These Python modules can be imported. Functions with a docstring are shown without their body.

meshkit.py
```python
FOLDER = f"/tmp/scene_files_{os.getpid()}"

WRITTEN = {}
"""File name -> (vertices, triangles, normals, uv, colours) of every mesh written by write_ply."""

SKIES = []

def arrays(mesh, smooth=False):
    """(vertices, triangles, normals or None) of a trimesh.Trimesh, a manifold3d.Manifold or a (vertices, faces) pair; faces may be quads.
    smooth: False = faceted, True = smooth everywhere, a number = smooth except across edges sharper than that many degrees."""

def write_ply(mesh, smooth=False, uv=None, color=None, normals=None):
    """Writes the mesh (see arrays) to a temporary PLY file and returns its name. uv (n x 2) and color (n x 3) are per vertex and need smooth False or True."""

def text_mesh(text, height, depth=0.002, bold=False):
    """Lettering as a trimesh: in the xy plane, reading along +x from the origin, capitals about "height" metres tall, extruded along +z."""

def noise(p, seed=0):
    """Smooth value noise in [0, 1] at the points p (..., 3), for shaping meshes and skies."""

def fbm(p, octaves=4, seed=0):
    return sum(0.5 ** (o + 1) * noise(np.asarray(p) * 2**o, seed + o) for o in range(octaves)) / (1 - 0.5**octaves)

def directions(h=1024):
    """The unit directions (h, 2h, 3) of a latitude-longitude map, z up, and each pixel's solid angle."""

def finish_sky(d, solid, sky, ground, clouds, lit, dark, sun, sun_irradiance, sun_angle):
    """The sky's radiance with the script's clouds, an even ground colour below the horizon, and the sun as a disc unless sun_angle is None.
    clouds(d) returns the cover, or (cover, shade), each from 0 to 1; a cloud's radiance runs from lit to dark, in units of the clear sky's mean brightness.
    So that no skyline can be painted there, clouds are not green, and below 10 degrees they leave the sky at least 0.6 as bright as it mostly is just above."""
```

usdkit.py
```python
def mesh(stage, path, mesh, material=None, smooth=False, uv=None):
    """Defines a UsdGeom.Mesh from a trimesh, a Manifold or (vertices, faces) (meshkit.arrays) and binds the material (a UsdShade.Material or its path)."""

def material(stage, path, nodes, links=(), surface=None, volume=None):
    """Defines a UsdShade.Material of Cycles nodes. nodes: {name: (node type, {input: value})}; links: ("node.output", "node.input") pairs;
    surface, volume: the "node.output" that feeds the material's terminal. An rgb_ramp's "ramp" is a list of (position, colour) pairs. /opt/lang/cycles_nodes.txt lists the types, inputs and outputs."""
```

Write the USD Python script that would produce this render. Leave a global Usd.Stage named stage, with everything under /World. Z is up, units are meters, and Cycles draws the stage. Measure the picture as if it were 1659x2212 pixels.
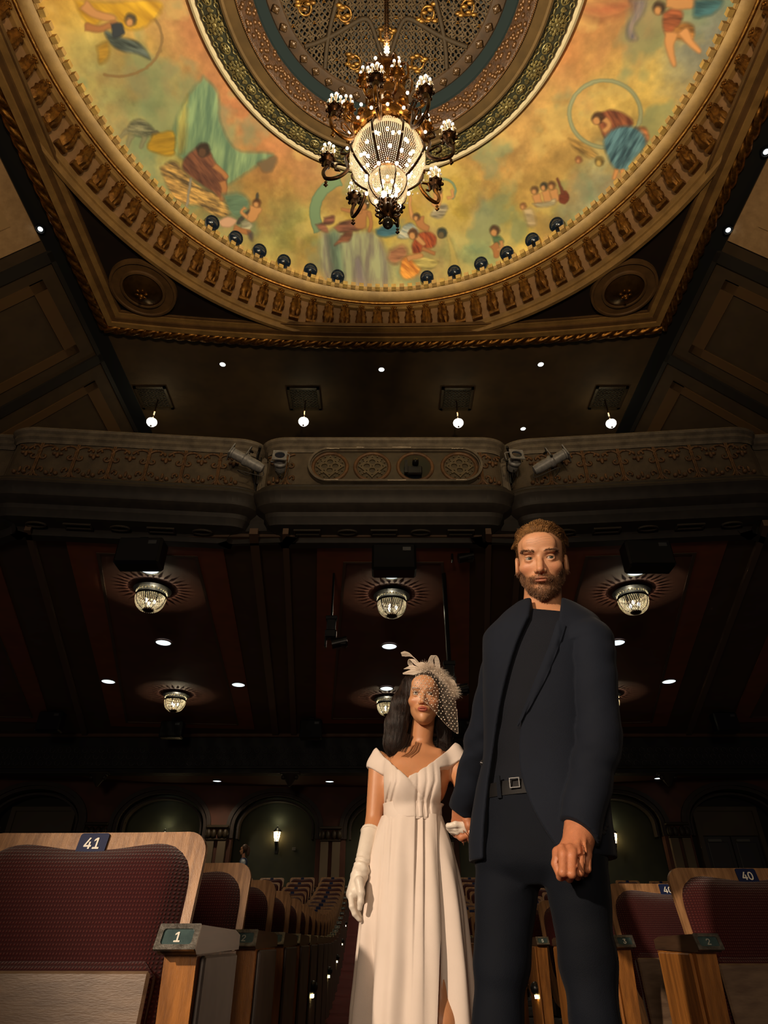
import math, random
import numpy as np, trimesh, manifold3d as m3
import usdkit, meshkit
from meshkit import text_mesh, fbm, noise
from shapely.geometry import Polygon, Point, LineString, box as sbox
from shapely.ops import unary_union
from pxr import Usd, UsdGeom, UsdLux, UsdShade, Gf, Sdf, Vt

random.seed(7); RNG = np.random.default_rng(7)
PI = math.pi
stage = Usd.Stage.CreateInMemory()
UsdGeom.SetStageUpAxis(stage, UsdGeom.Tokens.z); UsdGeom.SetStageMetersPerUnit(stage, 1.0)
world = UsdGeom.Xform.Define(stage, '/World'); stage.SetDefaultPrim(world.GetPrim())
UsdGeom.Scope.Define(stage, '/World/Looks')

# ------------------------------------------------------------------ camera
W, H = 1659, 2212
FPX, CZ = 1360.0, 0.68                       # focal length in pixels of the full frame, lens height
PITCH = math.atan((2030 - 1106) / FPX)
cam = UsdGeom.Camera.Define(stage, '/World/camera')
cam.CreateHorizontalApertureAttr(36.0); cam.CreateVerticalApertureAttr(48.0)
cam.CreateFocalLengthAttr(FPX / W * 36.0)
cam.CreateClippingRangeAttr(Gf.Vec2f(0.05, 200.0))
cam.CreateFStopAttr(0.0)
cam.CreateExposureAttr(0.0)
cx_ = UsdGeom.Xformable(cam); cx_.AddTranslateOp().Set(Gf.Vec3d(0, 0, CZ)); cx_.AddRotateXOp().Set(90 + math.degrees(PITCH))

SP, CP = math.sin(PITCH), math.cos(PITCH)
def ray(px, py):
    u, v = (px - W / 2) / FPX, (H / 2 - py) / FPX
    return np.array([u, CP - v * SP, SP + v * CP])
def at(px, py, y=None, z=None):
    """The point of the hall that a pixel of the photograph shows on the plane y = y or z = z (metres, floor at z = 0)."""
    d = ray(px, py)
    t = y / d[1] if y is not None else (z - CZ) / d[2]
    return np.array([d[0] * t, d[1] * t, CZ + d[2] * t])

# ------------------------------------------------------------------ light
_ln = {}
def light(kind, name, loc, intensity, color=(1, 1, 1), **k):
    p = '/World/' + name; _ln[name] = _ln.get(name, -1) + 1
    L = getattr(UsdLux, kind).Define(stage, p if _ln[name] == 0 else f'{p}_{_ln[name]:03d}')
    L.CreateIntensityAttr(float(intensity)); L.CreateColorAttr(Gf.Vec3f(*color))
    if kind == 'SphereLight': L.CreateRadiusAttr(float(k.get('radius', .05)))
    if kind == 'DiskLight': L.CreateRadiusAttr(float(k.get('radius', .05)))
    if 'cone' in k:
        s = UsdLux.ShapingAPI.Apply(L.GetPrim()); s.CreateShapingConeAngleAttr(float(k['cone'])); s.CreateShapingConeSoftnessAttr(float(k.get('soft', .3)))
    if loc is not None:
        X = UsdGeom.Xformable(L)
        m = Gf.Matrix4d(1.0)
        if 'aim' in k:
            m.SetLookAt(Gf.Vec3d(*map(float, loc)), Gf.Vec3d(*map(float, k['aim'])), Gf.Vec3d(0, 0, 1) if abs(k['aim'][0] - loc[0]) + abs(k['aim'][1] - loc[1]) > 1e-3 else Gf.Vec3d(0, 1, 0)); m = m.GetInverse()
        else:
            m.SetTranslate(Gf.Vec3d(*map(float, loc)))
        X.AddTransformOp().Set(m)
    return L
dome = UsdLux.DomeLight.Define(stage, '/World/ambient'); dome.CreateIntensityAttr(1.0); dome.CreateColorAttr(Gf.Vec3f(0.0075, 0.0068, 0.0062))
# warm follow spot from the stage, to the camera's left
light('SphereLight', 'follow_spot', (-5.5, -4.5, 3.9), 5600, (1.0, .77, .56), radius=.12, cone=8.2, soft=.35, aim=(.42, 2.2, 1.25))
light('SphereLight', 'front_fill', (-1.5, -6.5, 2.4), 22, (1.0, .76, .54), radius=.9)  # unseen fill added to brighten seats and soffit from the front
# unseen lamp added over the stage edge to brighten the brackets and ropes
light('SphereLight', 'cornice_fill', (1.0, -3.0, 4.5), 420, (1.0, .72, .40), radius=.3, cone=44, soft=.5, aim=(0, 5.5, 13.6))

# ------------------------------------------------------------------ helpers
def numbered(path):
    if not stage.GetPrimAtPath(path): return path
    k = 1
    while stage.GetPrimAtPath(f'{path}_{k:03d}'): k += 1
    return f'{path}_{k:03d}'
_seq = {}
def newpath(parent, name):
    base = (str(parent.GetPath()) if parent is not None else '/World') + '/' + name
    k = _seq.get(base, 0); _seq[base] = k + 1
    return base if k == 0 else f'{base}_{k:03d}'
def tag(p, label=None, cat=None, group=None, kind=None):
    for k, v in (('label', label), ('category', cat), ('group', group), ('kind', kind)):
        if v: p.SetCustomDataByKey(k, v)
    return p
def obj(name, mesh, mat, parent=None, smooth=30, uv=None, **tags):
    m = usdkit.mesh(stage, newpath(parent, name), mesh, mat, smooth=smooth, uv=uv)
    return tag(m.GetPrim(), **tags)
def thing(name, label=None, cat=None, loc=(0, 0, 0), rz=0, group=None, kind=None):
    x = UsdGeom.Xform.Define(stage, newpath(None, name))
    if tuple(loc) != (0, 0, 0): x.AddTranslateOp().Set(Gf.Vec3d(*map(float, loc)))
    if rz: x.AddRotateZOp().Set(float(math.degrees(rz)))
    return tag(x.GetPrim(), label, cat, group, kind)
def part(name, parent, **tags):
    x = UsdGeom.Xform.Define(stage, newpath(parent, name)); return tag(x.GetPrim(), **tags)
def ref(src, name, label, cat, loc, rz=0, group=None, inst=True):
    x = UsdGeom.Xform.Define(stage, newpath(None, name)); p = x.GetPrim()
    p.GetReferences().AddInternalReference(src.GetPath())
    x.ClearXformOpOrder(); x = UsdGeom.Xform(p)
    m = Gf.Matrix4d(1.0); m.SetRotate(Gf.Rotation(Gf.Vec3d(0, 0, 1), math.degrees(rz))); m.SetTranslateOnly(Gf.Vec3d(*map(float, loc)))
    x.MakeMatrixXform().Set(m)
    if inst: p.SetInstanceable(True)
    return tag(p, label, cat, group)
def srgb(r, g, b):
    f = lambda c: (c / 255 / 12.92) if c / 255 <= .04045 else ((c / 255 + .055) / 1.055) ** 2.4
    return (f(r), f(g), f(b))
def cat(ms): return trimesh.util.concatenate([m for m in ms if m is not None])
def T(m, *v): m = m.copy(); m.apply_translation(v); return m
def R(m, ang, axis=(0, 0, 1), pt=(0, 0, 0)): m = m.copy(); m.apply_transform(trimesh.transformations.rotation_matrix(ang, axis, pt)); return m
def box(x0, x1, y0, y1, z0, z1, c=0):
    if c <= 0: return T(trimesh.creation.box([x1 - x0, y1 - y0, z1 - z0]), (x0 + x1) / 2, (y0 + y1) / 2, (z0 + z1) / 2)
    P = []
    for sx in (0, 1):
        for sy in (0, 1):
            for sz in (0, 1):
                b = [(x0, x1)[sx], (y0, y1)[sy], (z0, z1)[sz]]; d = [c, -c][sx], [c, -c][sy], [c, -c][sz]
                for k in range(3):
                    q = [b[i] + d[i] for i in range(3)]; q[k] = b[k]; P.append(q)
    return trimesh.convex.convex_hull(np.array(P))
def grid(P, closeu=False, closev=False):
    """P (n, m, 3) -> mesh"""
    n, m = P.shape[:2]
    i, j = np.meshgrid(np.arange(n if closeu else n - 1), np.arange(m if closev else m - 1), indexing='ij')
    a = i * m + j; b = ((i + 1) % n) * m + j; c = ((i + 1) % n) * m + (j + 1) % m; d = i * m + (j + 1) % m
    F = np.concatenate([np.stack([a, b, c], -1).reshape(-1, 3), np.stack([a, c, d], -1).reshape(-1, 3)])
    return trimesh.Trimesh(P.reshape(-1, 3), F, process=False)
def lathe(prof, n=24, a0=0, a1=2 * PI, c=(0, 0, 0)):
    prof = np.asarray(prof, float); full = abs(a1 - a0 - 2 * PI) < 1e-6
    a = np.linspace(a0, a1, n, endpoint=not full)
    P = np.stack([c[0] + np.cos(a)[:, None] * prof[:, 0], c[1] + np.sin(a)[:, None] * prof[:, 0], c[2] + np.broadcast_to(prof[:, 1], (len(a), len(prof)))], -1)
    return grid(P, closeu=full)
def tube(P, r, n=8, caps=True):
    P = np.asarray(P, float); k = len(P); r = np.broadcast_to(np.asarray(r, float), (k,))
    t = np.gradient(P, axis=0); t /= np.maximum(np.linalg.norm(t, axis=1, keepdims=True), 1e-9)
    up = np.array([0, 0, 1.0]) if abs(t[0][2]) < .9 else np.array([1.0, 0, 0])
    rings = []; u = np.cross(t[0], up); u /= np.linalg.norm(u)
    for i in range(k):
        u = u - t[i] * (u @ t[i]); u /= max(np.linalg.norm(u), 1e-9); w = np.cross(t[i], u)
        a = np.linspace(0, 2 * PI, n, endpoint=False)
        rings.append(P[i] + r[i] * (np.cos(a)[:, None] * u + np.sin(a)[:, None] * w))
    g = grid(np.array(rings), closev=True)
    if not caps: return g
    V = np.vstack([g.vertices, P[0], P[-1]]); N = k * n
    F = [g.faces] + [np.array([[N, (j + 1) % n, j], [N + 1, (k - 1) * n + j, (k - 1) * n + (j + 1) % n]]) for j in range(n)]
    return trimesh.Trimesh(V, np.vstack(F), process=False)
def spline(P, n=16):
    P = np.asarray(P, float); k = len(P)
    Q = np.vstack([2 * P[0] - P[1], P, 2 * P[-1] - P[-2]]); out = []
    for i in range(k - 1):
        p0, p1, p2, p3 = Q[i:i + 4]; t = np.linspace(0, 1, n, endpoint=(i == k - 2))[:, None]
        out.append(.5 * (2 * p1 + (p2 - p0) * t + (2 * p0 - 5 * p1 + 4 * p2 - p3) * t ** 2 + (3 * p1 - p0 - 3 * p2 + p3) * t ** 3))
    return np.vstack(out)
def ball(c, r, sub=1): return T(trimesh.creation.icosphere(sub, r), *c)
def ell(c, r, sub=2):
    m = trimesh.creation.icosphere(sub, 1.0); m.apply_scale(r); return T(m, *c)
def extr(poly, d): return cat([trimesh.creation.extrude_polygon(g, d, engine='earcut') for g in getattr(poly, 'geoms', [poly]) if g.area > 1e-9])
def cone(c0, c1, r0, r1, n=12): return tube([c0, c1], [r0, r1], n)
def place(m, o, ux, uy, uz):
    """local xyz -> o + x ux + y uy + z uz"""
    M = np.eye(4); M[:3, 0], M[:3, 1], M[:3, 2], M[:3, 3] = ux, uy, uz, o
    m = m.copy(); m.apply_transform(M); return m

# ------------------------------------------------------------------ materials
_m = {}
def mat(name, col, rough=.6, metal=0., col2=None, scale=6., bump=0., bscale=60., spec=.5, emit=None, estr=0., detail=4, stretch=None, sheen=0., contrast=(.35, .65), sss=0., coat=0.):
    if name in _m: return _m[name]
    n = {'p': ('principled_bsdf', {'base_color': col, 'roughness': rough, 'metallic': metal, 'specular_ior_level': spec})}; L = []
    P = n['p'][1]
    if emit is not None: P['emission_color'] = emit; P['emission_strength'] = estr
    if sheen: P['sheen_weight'] = sheen; P['sheen_roughness'] = .4
    if sss: P['subsurface_weight'] = sss; P['subsurface_scale'] = .008; P['subsurface_radius'] = (1, .35, .2)
    if coat: P['coat_weight'] = coat; P['coat_roughness'] = .2
    if col2 is not None or bump:
        n['tc'] = ('texture_coordinate', {}); src = 'tc.object'
        if stretch: n['mp'] = ('mapping', {'scale': stretch}); L.append(('tc.object', 'mp.vector')); src = 'mp.vector'
    if col2 is not None:
        n['n'] = ('noise_texture', {'scale': scale, 'detail': float(detail), 'roughness': .6}); L.append((src, 'n.vector'))
        n['r'] = ('rgb_ramp', {'ramp': [(contrast[0], col), (contrast[1], col2)]}); L += [('n.fac', 'r.fac'), ('r.color', 'p.base_color')]
    if bump:
        n['bn'] = ('noise_texture', {'scale': bscale, 'detail': 3.}); L.append((src, 'bn.vector'))
        n['bu'] = ('bump', {'strength': bump, 'distance': .01}); L += [('bn.fac', 'bu.height'), ('bu.normal', 'p.normal')]
    _m[name] = usdkit.material(stage, '/World/Looks/' + name, n, L, surface='p.BSDF'); return _m[name]
def emitter(name, col, s):
    if name not in _m: _m[name] = usdkit.material(stage, '/World/Looks/' + name, {'e': ('emission', {'color': col, 'strength': float(s)})}, [], surface='e.emission')
    return _m[name]
def vcol(name, attr='paint', rough=.7, bump=0., bscale=200., sss=0., spec=.4):
    """base colour read from the mesh's own primvar"""
    if name in _m: return _m[name]
    n = {'a': ('attribute', {'attribute': attr}), 'p': ('principled_bsdf', {'roughness': rough, 'specular_ior_level': spec})}; L = [('a.color', 'p.base_color')]
    if sss: n['p'][1].update(subsurface_weight=sss, subsurface_scale=.006, subsurface_radius=(1, .35, .2))
    if bump:
        n['tc'] = ('texture_coordinate', {}); n['bn'] = ('noise_texture', {'scale': bscale, 'detail': 3.}); n['bu'] = ('bump', {'strength': bump, 'distance': .004})
        L += [('tc.object', 'bn.vector'), ('bn.fac', 'bu.height'), ('bu.normal', 'p.normal')]
    _m[name] = usdkit.material(stage, '/World/Looks/' + name, n, L, surface='p.BSDF'); return _m[name]
def set_paint(prim, C, attr='paint'):
    UsdGeom.PrimvarsAPI(UsdGeom.Mesh(prim)).CreatePrimvar(attr, Sdf.ValueTypeNames.Color3fArray, 'vertex').Set(Vt.Vec3fArray.FromNumpy(np.asarray(C, np.float32)))

GOLD = mat('gilded_plaster', srgb(150, 105, 45), .33, .75, srgb(95, 62, 26), 9., .5, 90.)
GOLD2 = mat('old_gold', srgb(168, 118, 52), .30, .85, srgb(110, 72, 30), 14., .3, 120.)
PLASTER = mat('ochre_plaster', srgb(178, 140, 82), .62, 0., srgb(150, 116, 66), 3., .15, 40.)
PLASTER2 = mat('brown_plaster', srgb(120, 88, 52), .65, 0., srgb(98, 72, 42), 3., .15, 40.)
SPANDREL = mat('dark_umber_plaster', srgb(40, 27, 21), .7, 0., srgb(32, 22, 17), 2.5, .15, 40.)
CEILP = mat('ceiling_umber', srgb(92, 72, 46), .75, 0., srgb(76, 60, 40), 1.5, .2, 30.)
SIDEP = mat('side_umber', srgb(78, 62, 42), .75, 0., srgb(66, 52, 36), 1.5, .2, 30.)
SIDE_LIT = mat('side_panel_lit_tone', srgb(194, 158, 114), .75, 0., srgb(176, 142, 100), 6., .1, 40.)  # chandelier light painted in as a paler tone than the slope
BLUEDK = mat('dark_blue_plaster', srgb(24, 27, 29), .7)
# ================================================================== the hall: ceiling, dome, cornice
DC = np.array([0.04, 3.74])                 # axis of the dome in plan
def Zr(z): return z + CZ                    # heights were measured from the lens
A0, A1 = math.radians(-14), math.radians(194)
def pol(r, a, z): return np.array([DC[0] + r * math.cos(a), DC[1] + r * math.sin(a), Zr(z)])

# flat ceiling with the round opening and its rear continuation
def rear_y(x): return 10.52 - .011 * x * x          # rear edge of the square frame bows in plan
sq = Polygon([(-6.62, -3.6)] + [(x, rear_y(x) - .28) for x in np.linspace(-6.62, 6.62, 25)] + [(6.62, -3.6)])
hole = Point(DC[0], DC[1]).buffer(6.74, quad_segs=48)
ceil = thing('ceiling', 'dark umber flat ceiling around the painted dome', 'ceiling', kind='structure')
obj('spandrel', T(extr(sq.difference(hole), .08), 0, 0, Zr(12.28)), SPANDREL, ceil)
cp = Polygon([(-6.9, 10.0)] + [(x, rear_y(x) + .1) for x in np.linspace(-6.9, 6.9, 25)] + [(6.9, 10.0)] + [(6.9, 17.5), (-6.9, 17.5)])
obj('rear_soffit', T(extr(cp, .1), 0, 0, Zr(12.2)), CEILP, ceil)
obj('front_soffit', box(-6.9, 6.9, -4.0, -3.5, Zr(12.2), Zr(12.3)), CEILP, ceil)

# painted dome ---------------------------------------------------------------
MR0, MR1 = 6.5, 3.60
def mural_z(r):
    t = np.clip((MR0 - np.asarray(r, float)) / (MR0 - MR1), 0, 1)
    return 13.30 + .78 * (.35 * t + .65 * np.sin(t * PI / 2))
def mural_xy(px, py):
    d = ray(px, py); z = 13.6
    for _ in range(12):
        p = d[:2] / d[2] * z; z = float(mural_z(np.hypot(*(p - DC))))
    return p - DC
na, nr = 1400, 215
aa = np.linspace(A0, A1, na); rr = np.linspace(MR0, MR1, nr)
RA, AA = np.meshgrid(rr, aa, indexing='ij')
MX, MY = RA * np.cos(AA), RA * np.sin(AA)
P3 = np.stack([MX, MY, np.zeros_like(MX)], -1)
warp = np.stack([fbm(P3 * .9 + 5, 5, 3) - .5, fbm(P3 * .9 + 9, 5, 4) - .5], -1)
fine = np.stack([fbm(P3 * 5, 4, 13) - .5, fbm(P3 * 5 + 9, 4, 14) - .5], -1)
WX, WY = MX + 1.5 * warp[..., 0] + .25 * fine[..., 0], MY + 1.5 * warp[..., 1] + .25 * fine[..., 1]
C = np.zeros(MX.shape + (3,)); Wt = np.zeros(MX.shape)
BLOB = [(150, 60, 60, 190, 150, 70), (300, 60, 60, 176, 140, 90), (400, 60, 50, 160, 104, 72), (460, 190, 60, 160, 108, 74), (560, 300, 70, 166, 104, 74), (230, 230, 60, 112, 134, 108), (120, 130, 50, 172, 168, 116), (200, 170, 40, 176, 148, 84), (310, 200, 60, 158, 142, 82),
        (300, 320, 60, 128, 140, 112), (330, 300, 45, 190, 150, 60), (400, 250, 60, 168, 150, 84), (380, 410, 60, 150, 134, 84), (460, 470, 50, 108, 128, 98), (600, 400, 60, 150, 122, 66), (560, 430, 55, 182, 128, 64), (610, 475, 45, 100, 134, 98), (660, 350, 60, 150, 116, 78), (640, 520, 50, 182, 146, 66),
        (560, 540, 40, 160, 150, 96), (700, 560, 40, 130, 142, 112), (760, 470, 50, 170, 142, 64), (850, 590, 50, 150, 150, 112), (900, 440, 50, 162, 136, 60), (950, 540, 40, 150, 144, 96), (1000, 300, 70, 182, 138, 84), (1000, 430, 50, 168, 146, 68), (1100, 250, 70, 180, 144, 90), (1130, 170, 60, 160, 112, 74), (1060, 350, 50, 150, 116, 70),
        (1200, 60, 60, 172, 106, 66), (1280, 120, 50, 172, 132, 80), (1240, 260, 60, 186, 152, 90), (1330, 220, 50, 190, 160, 92), (1400, 200, 45, 198, 166, 90), (1350, 60, 50, 166, 124, 84), (1500, 180, 45, 132, 134, 122), (1560, 40, 50, 118, 136, 138), (1470, 120, 45, 176, 158, 100), (1540, 110, 35, 128, 130, 130),
        (1250, 430, 45, 126, 142, 116), (1290, 390, 40, 134, 146, 130), (1150, 470, 50, 184, 160, 84), (1050, 470, 30, 128, 116, 98), (1090, 530, 40, 190, 176, 108), (1010, 570, 40, 142, 152, 108), (1180, 400, 50, 178, 146, 78), (1180, 330, 50, 172, 132, 76), (500, 380, 50, 150, 120, 76), (850, 530, 40, 176, 152, 80)]
for px, py, rd, r_, g_, b_ in BLOB:
    c = mural_xy(px, py); s = rd * .0115
    w = np.exp(-((WX - c[0]) ** 2 + (WY - c[1]) ** 2) / (s * s) * .9) + 1e-9
    C += w[..., None] * np.array([r_, g_, b_]) / 255; Wt += w
C /= Wt[..., None]
far = np.clip(.10 / (Wt + .05), 0, .5)[..., None]; C = C * (1 - far) + far * np.array([168, 138, 80]) / 255
f1 = fbm(P3 * 2.2, 5, 21)[..., None]; f2 = fbm(P3 * 9, 4, 22)[..., None]; f3 = fbm(P3 * 1.3 + 3, 4, 23)[..., None]
C *= .78 + .44 * f1; C *= .90 + .20 * f2; C = np.clip(C, 0, 1); Lm = C.mean(-1, keepdims=True); C = Lm + (C - Lm) * 1.12; cl_ = np.clip((fbm(P3 * 1.7 + 50, 5, 31)[..., None] - .54) * 7, 0, 1) * .45; C = C * (1 - cl_) + cl_ * np.array([206, 176, 104]) / 255
tealm = np.clip((f3 - .53) * 8, 0, 1) * .50; C = C * (1 - tealm) + tealm * np.array([110, 134, 104]) / 255
rosem = np.clip((fbm(P3 * 1.1 + 30, 4, 25)[..., None] - .56) * 8, 0, 1) * .20; C = C * (1 - rosem) + rosem * np.array([170, 110, 78]) / 255
from shapely import contains_xy, distance, points
def paint(pts, col, soft=5, folds=0., fdir=0., fscale=14., alpha=1., col2=None, smooth=True):
    """a painted passage: a soft-edged shape with brushed folds along fdir"""
    pts = np.array(pts, float)
    if smooth: pts = spline(np.vstack([pts, pts[:1]]), 6)
    g = Polygon([mural_xy(*q) for q in pts]).buffer(0)
    if g.is_empty: return
    s = soft * .0105; x0, y0, x1, y1 = g.buffer(2 * s).bounds
    m = (MX > x0) & (MX < x1) & (MY > y0) & (MY < y1)
    if not m.any(): return
    x, y = MX[m], MY[m]; j = fbm(np.stack([x * 12, y * 12, 0 * x], -1), 3, 5) - .5
    Pt = points(x + .03 * j, y + .03 * j[::-1] * 0 + .02 * j); dd = distance(g, Pt); ins = contains_xy(g, x, y)
    di = distance(g.boundary, Pt); sd = np.where(dd > 0, dd, -di)
    w = np.clip(.5 - sd / (2 * s), 0, 1) * alpha
    col = np.array(col) / 255
    cc = np.broadcast_to(col, x.shape + (3,)).copy()
    if folds:
        v = x * math.cos(fdir) + y * math.sin(fdir); u = -x * math.sin(fdir) + y * math.cos(fdir)
        k = fbm(np.stack([u * fscale, v * fscale * .22, 0 * u], -1), 3, 9)[:, None]
        c2 = np.array(col2) / 255 if col2 is not None else col * .55
        t = np.clip((k - .5) * 1.9 * folds + .5, 0, 1); cc = cc * (1 - t) * 1.12 + c2 * t
    edge = np.clip(-sd / (.035), 0, 1)[:, None]; cc *= .82 + .18 * edge
    C[m] = C[m] * (1 - w[:, None]) + cc * w[:, None]
def limb(p, w, col, **k):
    p = np.array(p, float); t = np.gradient(p, axis=0); t /= np.linalg.norm(t, axis=1, keepdims=True); n = np.stack([-t[:, 1], t[:, 0]], 1)
    w = np.linspace(w[0], w[1], len(p))[:, None] if isinstance(w, tuple) else w
    paint(np.vstack([p + n * w, (p - n * w)[::-1]]), col, soft=k.pop('soft', 2), **k)
SK, SK2, HAIR = (196, 138, 84), (170, 112, 66), (88, 62, 40)
def head(x, y, r, hair=HAIR, skin=SK):
    paint([(x + r * math.cos(t), y - r * .2 + r * math.sin(t)) for t in np.linspace(0, 6.28, 9)[:-1]], hair, 3, .5)
    paint([(x - r * .2 + .62 * r * math.cos(t), y + r * .25 + .7 * r * math.sin(t)) for t in np.linspace(0, 6.28, 9)[:-1]], skin, 2)
def hoop(x, y, rx, ry, t0, t1, col, w):
    limb([(x + rx * math.cos(t), y + ry * math.sin(t)) for t in np.linspace(t0, t1, 24)], w, col, soft=1.5)
# upper left group: yellow cloth, a dark wing
hoop(255, 85, 95, 80, -.6, 1.9, (150, 116, 70), 2.5)
paint([(160, 0), (230, 5), (330, 0), (350, 20), (310, 60), (270, 62), (240, 30), (200, 60), (180, 40)], (206, 160, 42), 4, .8, .8, 8, 1, (150, 104, 26))
paint([(222, 62), (262, 80), (300, 92), (326, 128), (300, 118), (262, 110), (238, 94)], (92, 100, 92), 3, 1., .5, 20, 1, (52, 58, 54))
paint([(210, 100), (232, 90), (236, 120), (215, 138)], (198, 150, 52), 4, .5); limb([(180, 10), (205, 30), (245, 40)], (12, 7), SK); limb([(185, 58), (215, 62), (250, 50)], (9, 6), SK2); head(282, 45, 13, (92, 78, 60)); paint([(240, 52), (262, 50), (268, 72), (246, 82)], (52, 56, 62), 2)
# left: big sweep of green cloth, brown robed seated figure on rocks
paint([(440, 165), (408, 205), (378, 262), (374, 320), (400, 348), (470, 385), (490, 400), (552, 360), (590, 338), (575, 330), (510, 322), (476, 262), (470, 200)], (124, 146, 104), 5, 1., 1.9, 9, .95, (84, 112, 88))
paint([(405, 205), (384, 262), (384, 330), (400, 320), (404, 262)], (186, 166, 84), 5, .5, 1.9, 9, .8)
paint([(556, 352), (596, 338), (590, 366), (570, 372)], (110, 88, 62), 4)
AN = (132, 126, 96)
paint([(272, 284), (285, 262), (306, 258), (326, 272), (334, 286), (318, 296), (296, 294)], AN, 3, .9, .2, 30, .9, (70, 70, 56)); limb([(276, 282), (266, 290), (256, 302)], (7, 2.5), AN, alpha=.85); limb([(284, 292), (278, 306), (276, 318)], (7, 3), AN, alpha=.85); limb([(312, 294), (308, 308), (304, 320)], (6, 3), AN, alpha=.85); paint([(328, 284), (340, 282), (348, 294), (340, 304), (328, 300)], (120, 112, 84), 2, .6)
paint([(330, 290), (375, 285), (374, 334), (335, 330), (318, 318)], (198, 152, 40), 3, .4)
paint([(345, 362), (375, 348), (400, 372), (430, 400), (470, 420), (498, 440), (500, 462), (470, 470), (430, 445), (395, 440), (370, 420)], (196, 152, 84), 4, 1., .5, 22, 1, (88, 70, 46))
paint([(425, 318), (450, 322), (470, 360), (490, 385), (480, 428), (460, 415), (430, 395), (395, 365), (400, 340)], (124, 76, 52), 3, .9, 1., 14, 1, (78, 46, 36))
limb([(462, 358), (480, 372), (490, 384)], (6, 5), SK2); limb([(480, 392), (484, 410), (480, 432)], (8, 5), SK2); head(440, 326, 15, (62, 46, 34), (90, 62, 44)); limb([(412, 386), (408, 412), (404, 445)], 2.5, (150, 142, 128))
paint([(480, 420), (520, 418), (540, 440), (520, 470), (498, 462)], (112, 140, 110), 6, .3)
limb([(556, 418), (552, 442), (532, 462), (514, 482)], (2.5, 4), (70, 66, 56)); paint([(470, 478), (490, 468), (512, 476), (500, 490), (480, 490)], (206, 160, 128), 2); paint([(520, 480), (535, 476), (546, 486), (536, 500), (522, 496)], (196, 186, 150), 3, .8)
limb([(552, 446), (548, 462), (538, 476)], (13, 9), SK); limb([(530, 448), (522, 458), (534, 470)], (4, 4), SK); limb([(505, 492), (520, 498), (540, 502)], (7, 5), SK2); head(555, 440, 9, (120, 74, 40)); paint([(535, 500), (546, 504), (545, 520), (537, 512)], (84, 70, 66), 4)
# middle group under the chandelier
hoop(760, 460, 80, 75, 2.6, 4.4, (112, 134, 98), 12); paint([(690, 500), (760, 498), (820, 510), (840, 620), (760, 620), (700, 600)], (148, 150, 116), 9, 1.2, 1.57, 9, .85, (122, 112, 106)); paint([(705, 505), (730, 500), (742, 600), (722, 600)], (108, 138, 112), 8, .5, 1.57, 9, .7); paint([(765, 560), (778, 560), (792, 618), (770, 618)], (128, 112, 122), 8, 0, 0, 9, .7)
paint([(722, 492), (740, 478), (770, 476), (784, 492), (760, 500), (735, 502)], (136, 84, 62), 3, .9); paint([(745, 500), (760, 500), (756, 520), (738, 524), (722, 530)], (150, 92, 64), 3, .7); paint([(700, 470), (722, 466), (720, 482), (700, 486)], (136, 84, 64), 3, .6); paint([(682, 485), (700, 482), (708, 502), (690, 496)], (150, 96, 72), 3, .5)
limb([(785, 452), (780, 470), (778, 492)], (11, 12), SK2); limb([(738, 452), (758, 456), (780, 456)], (3, 6), SK2); limb([(796, 458), (802, 480), (798, 500)], (5, 3), SK2); head(788, 443, 11, (84, 68, 44), SK2)
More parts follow.
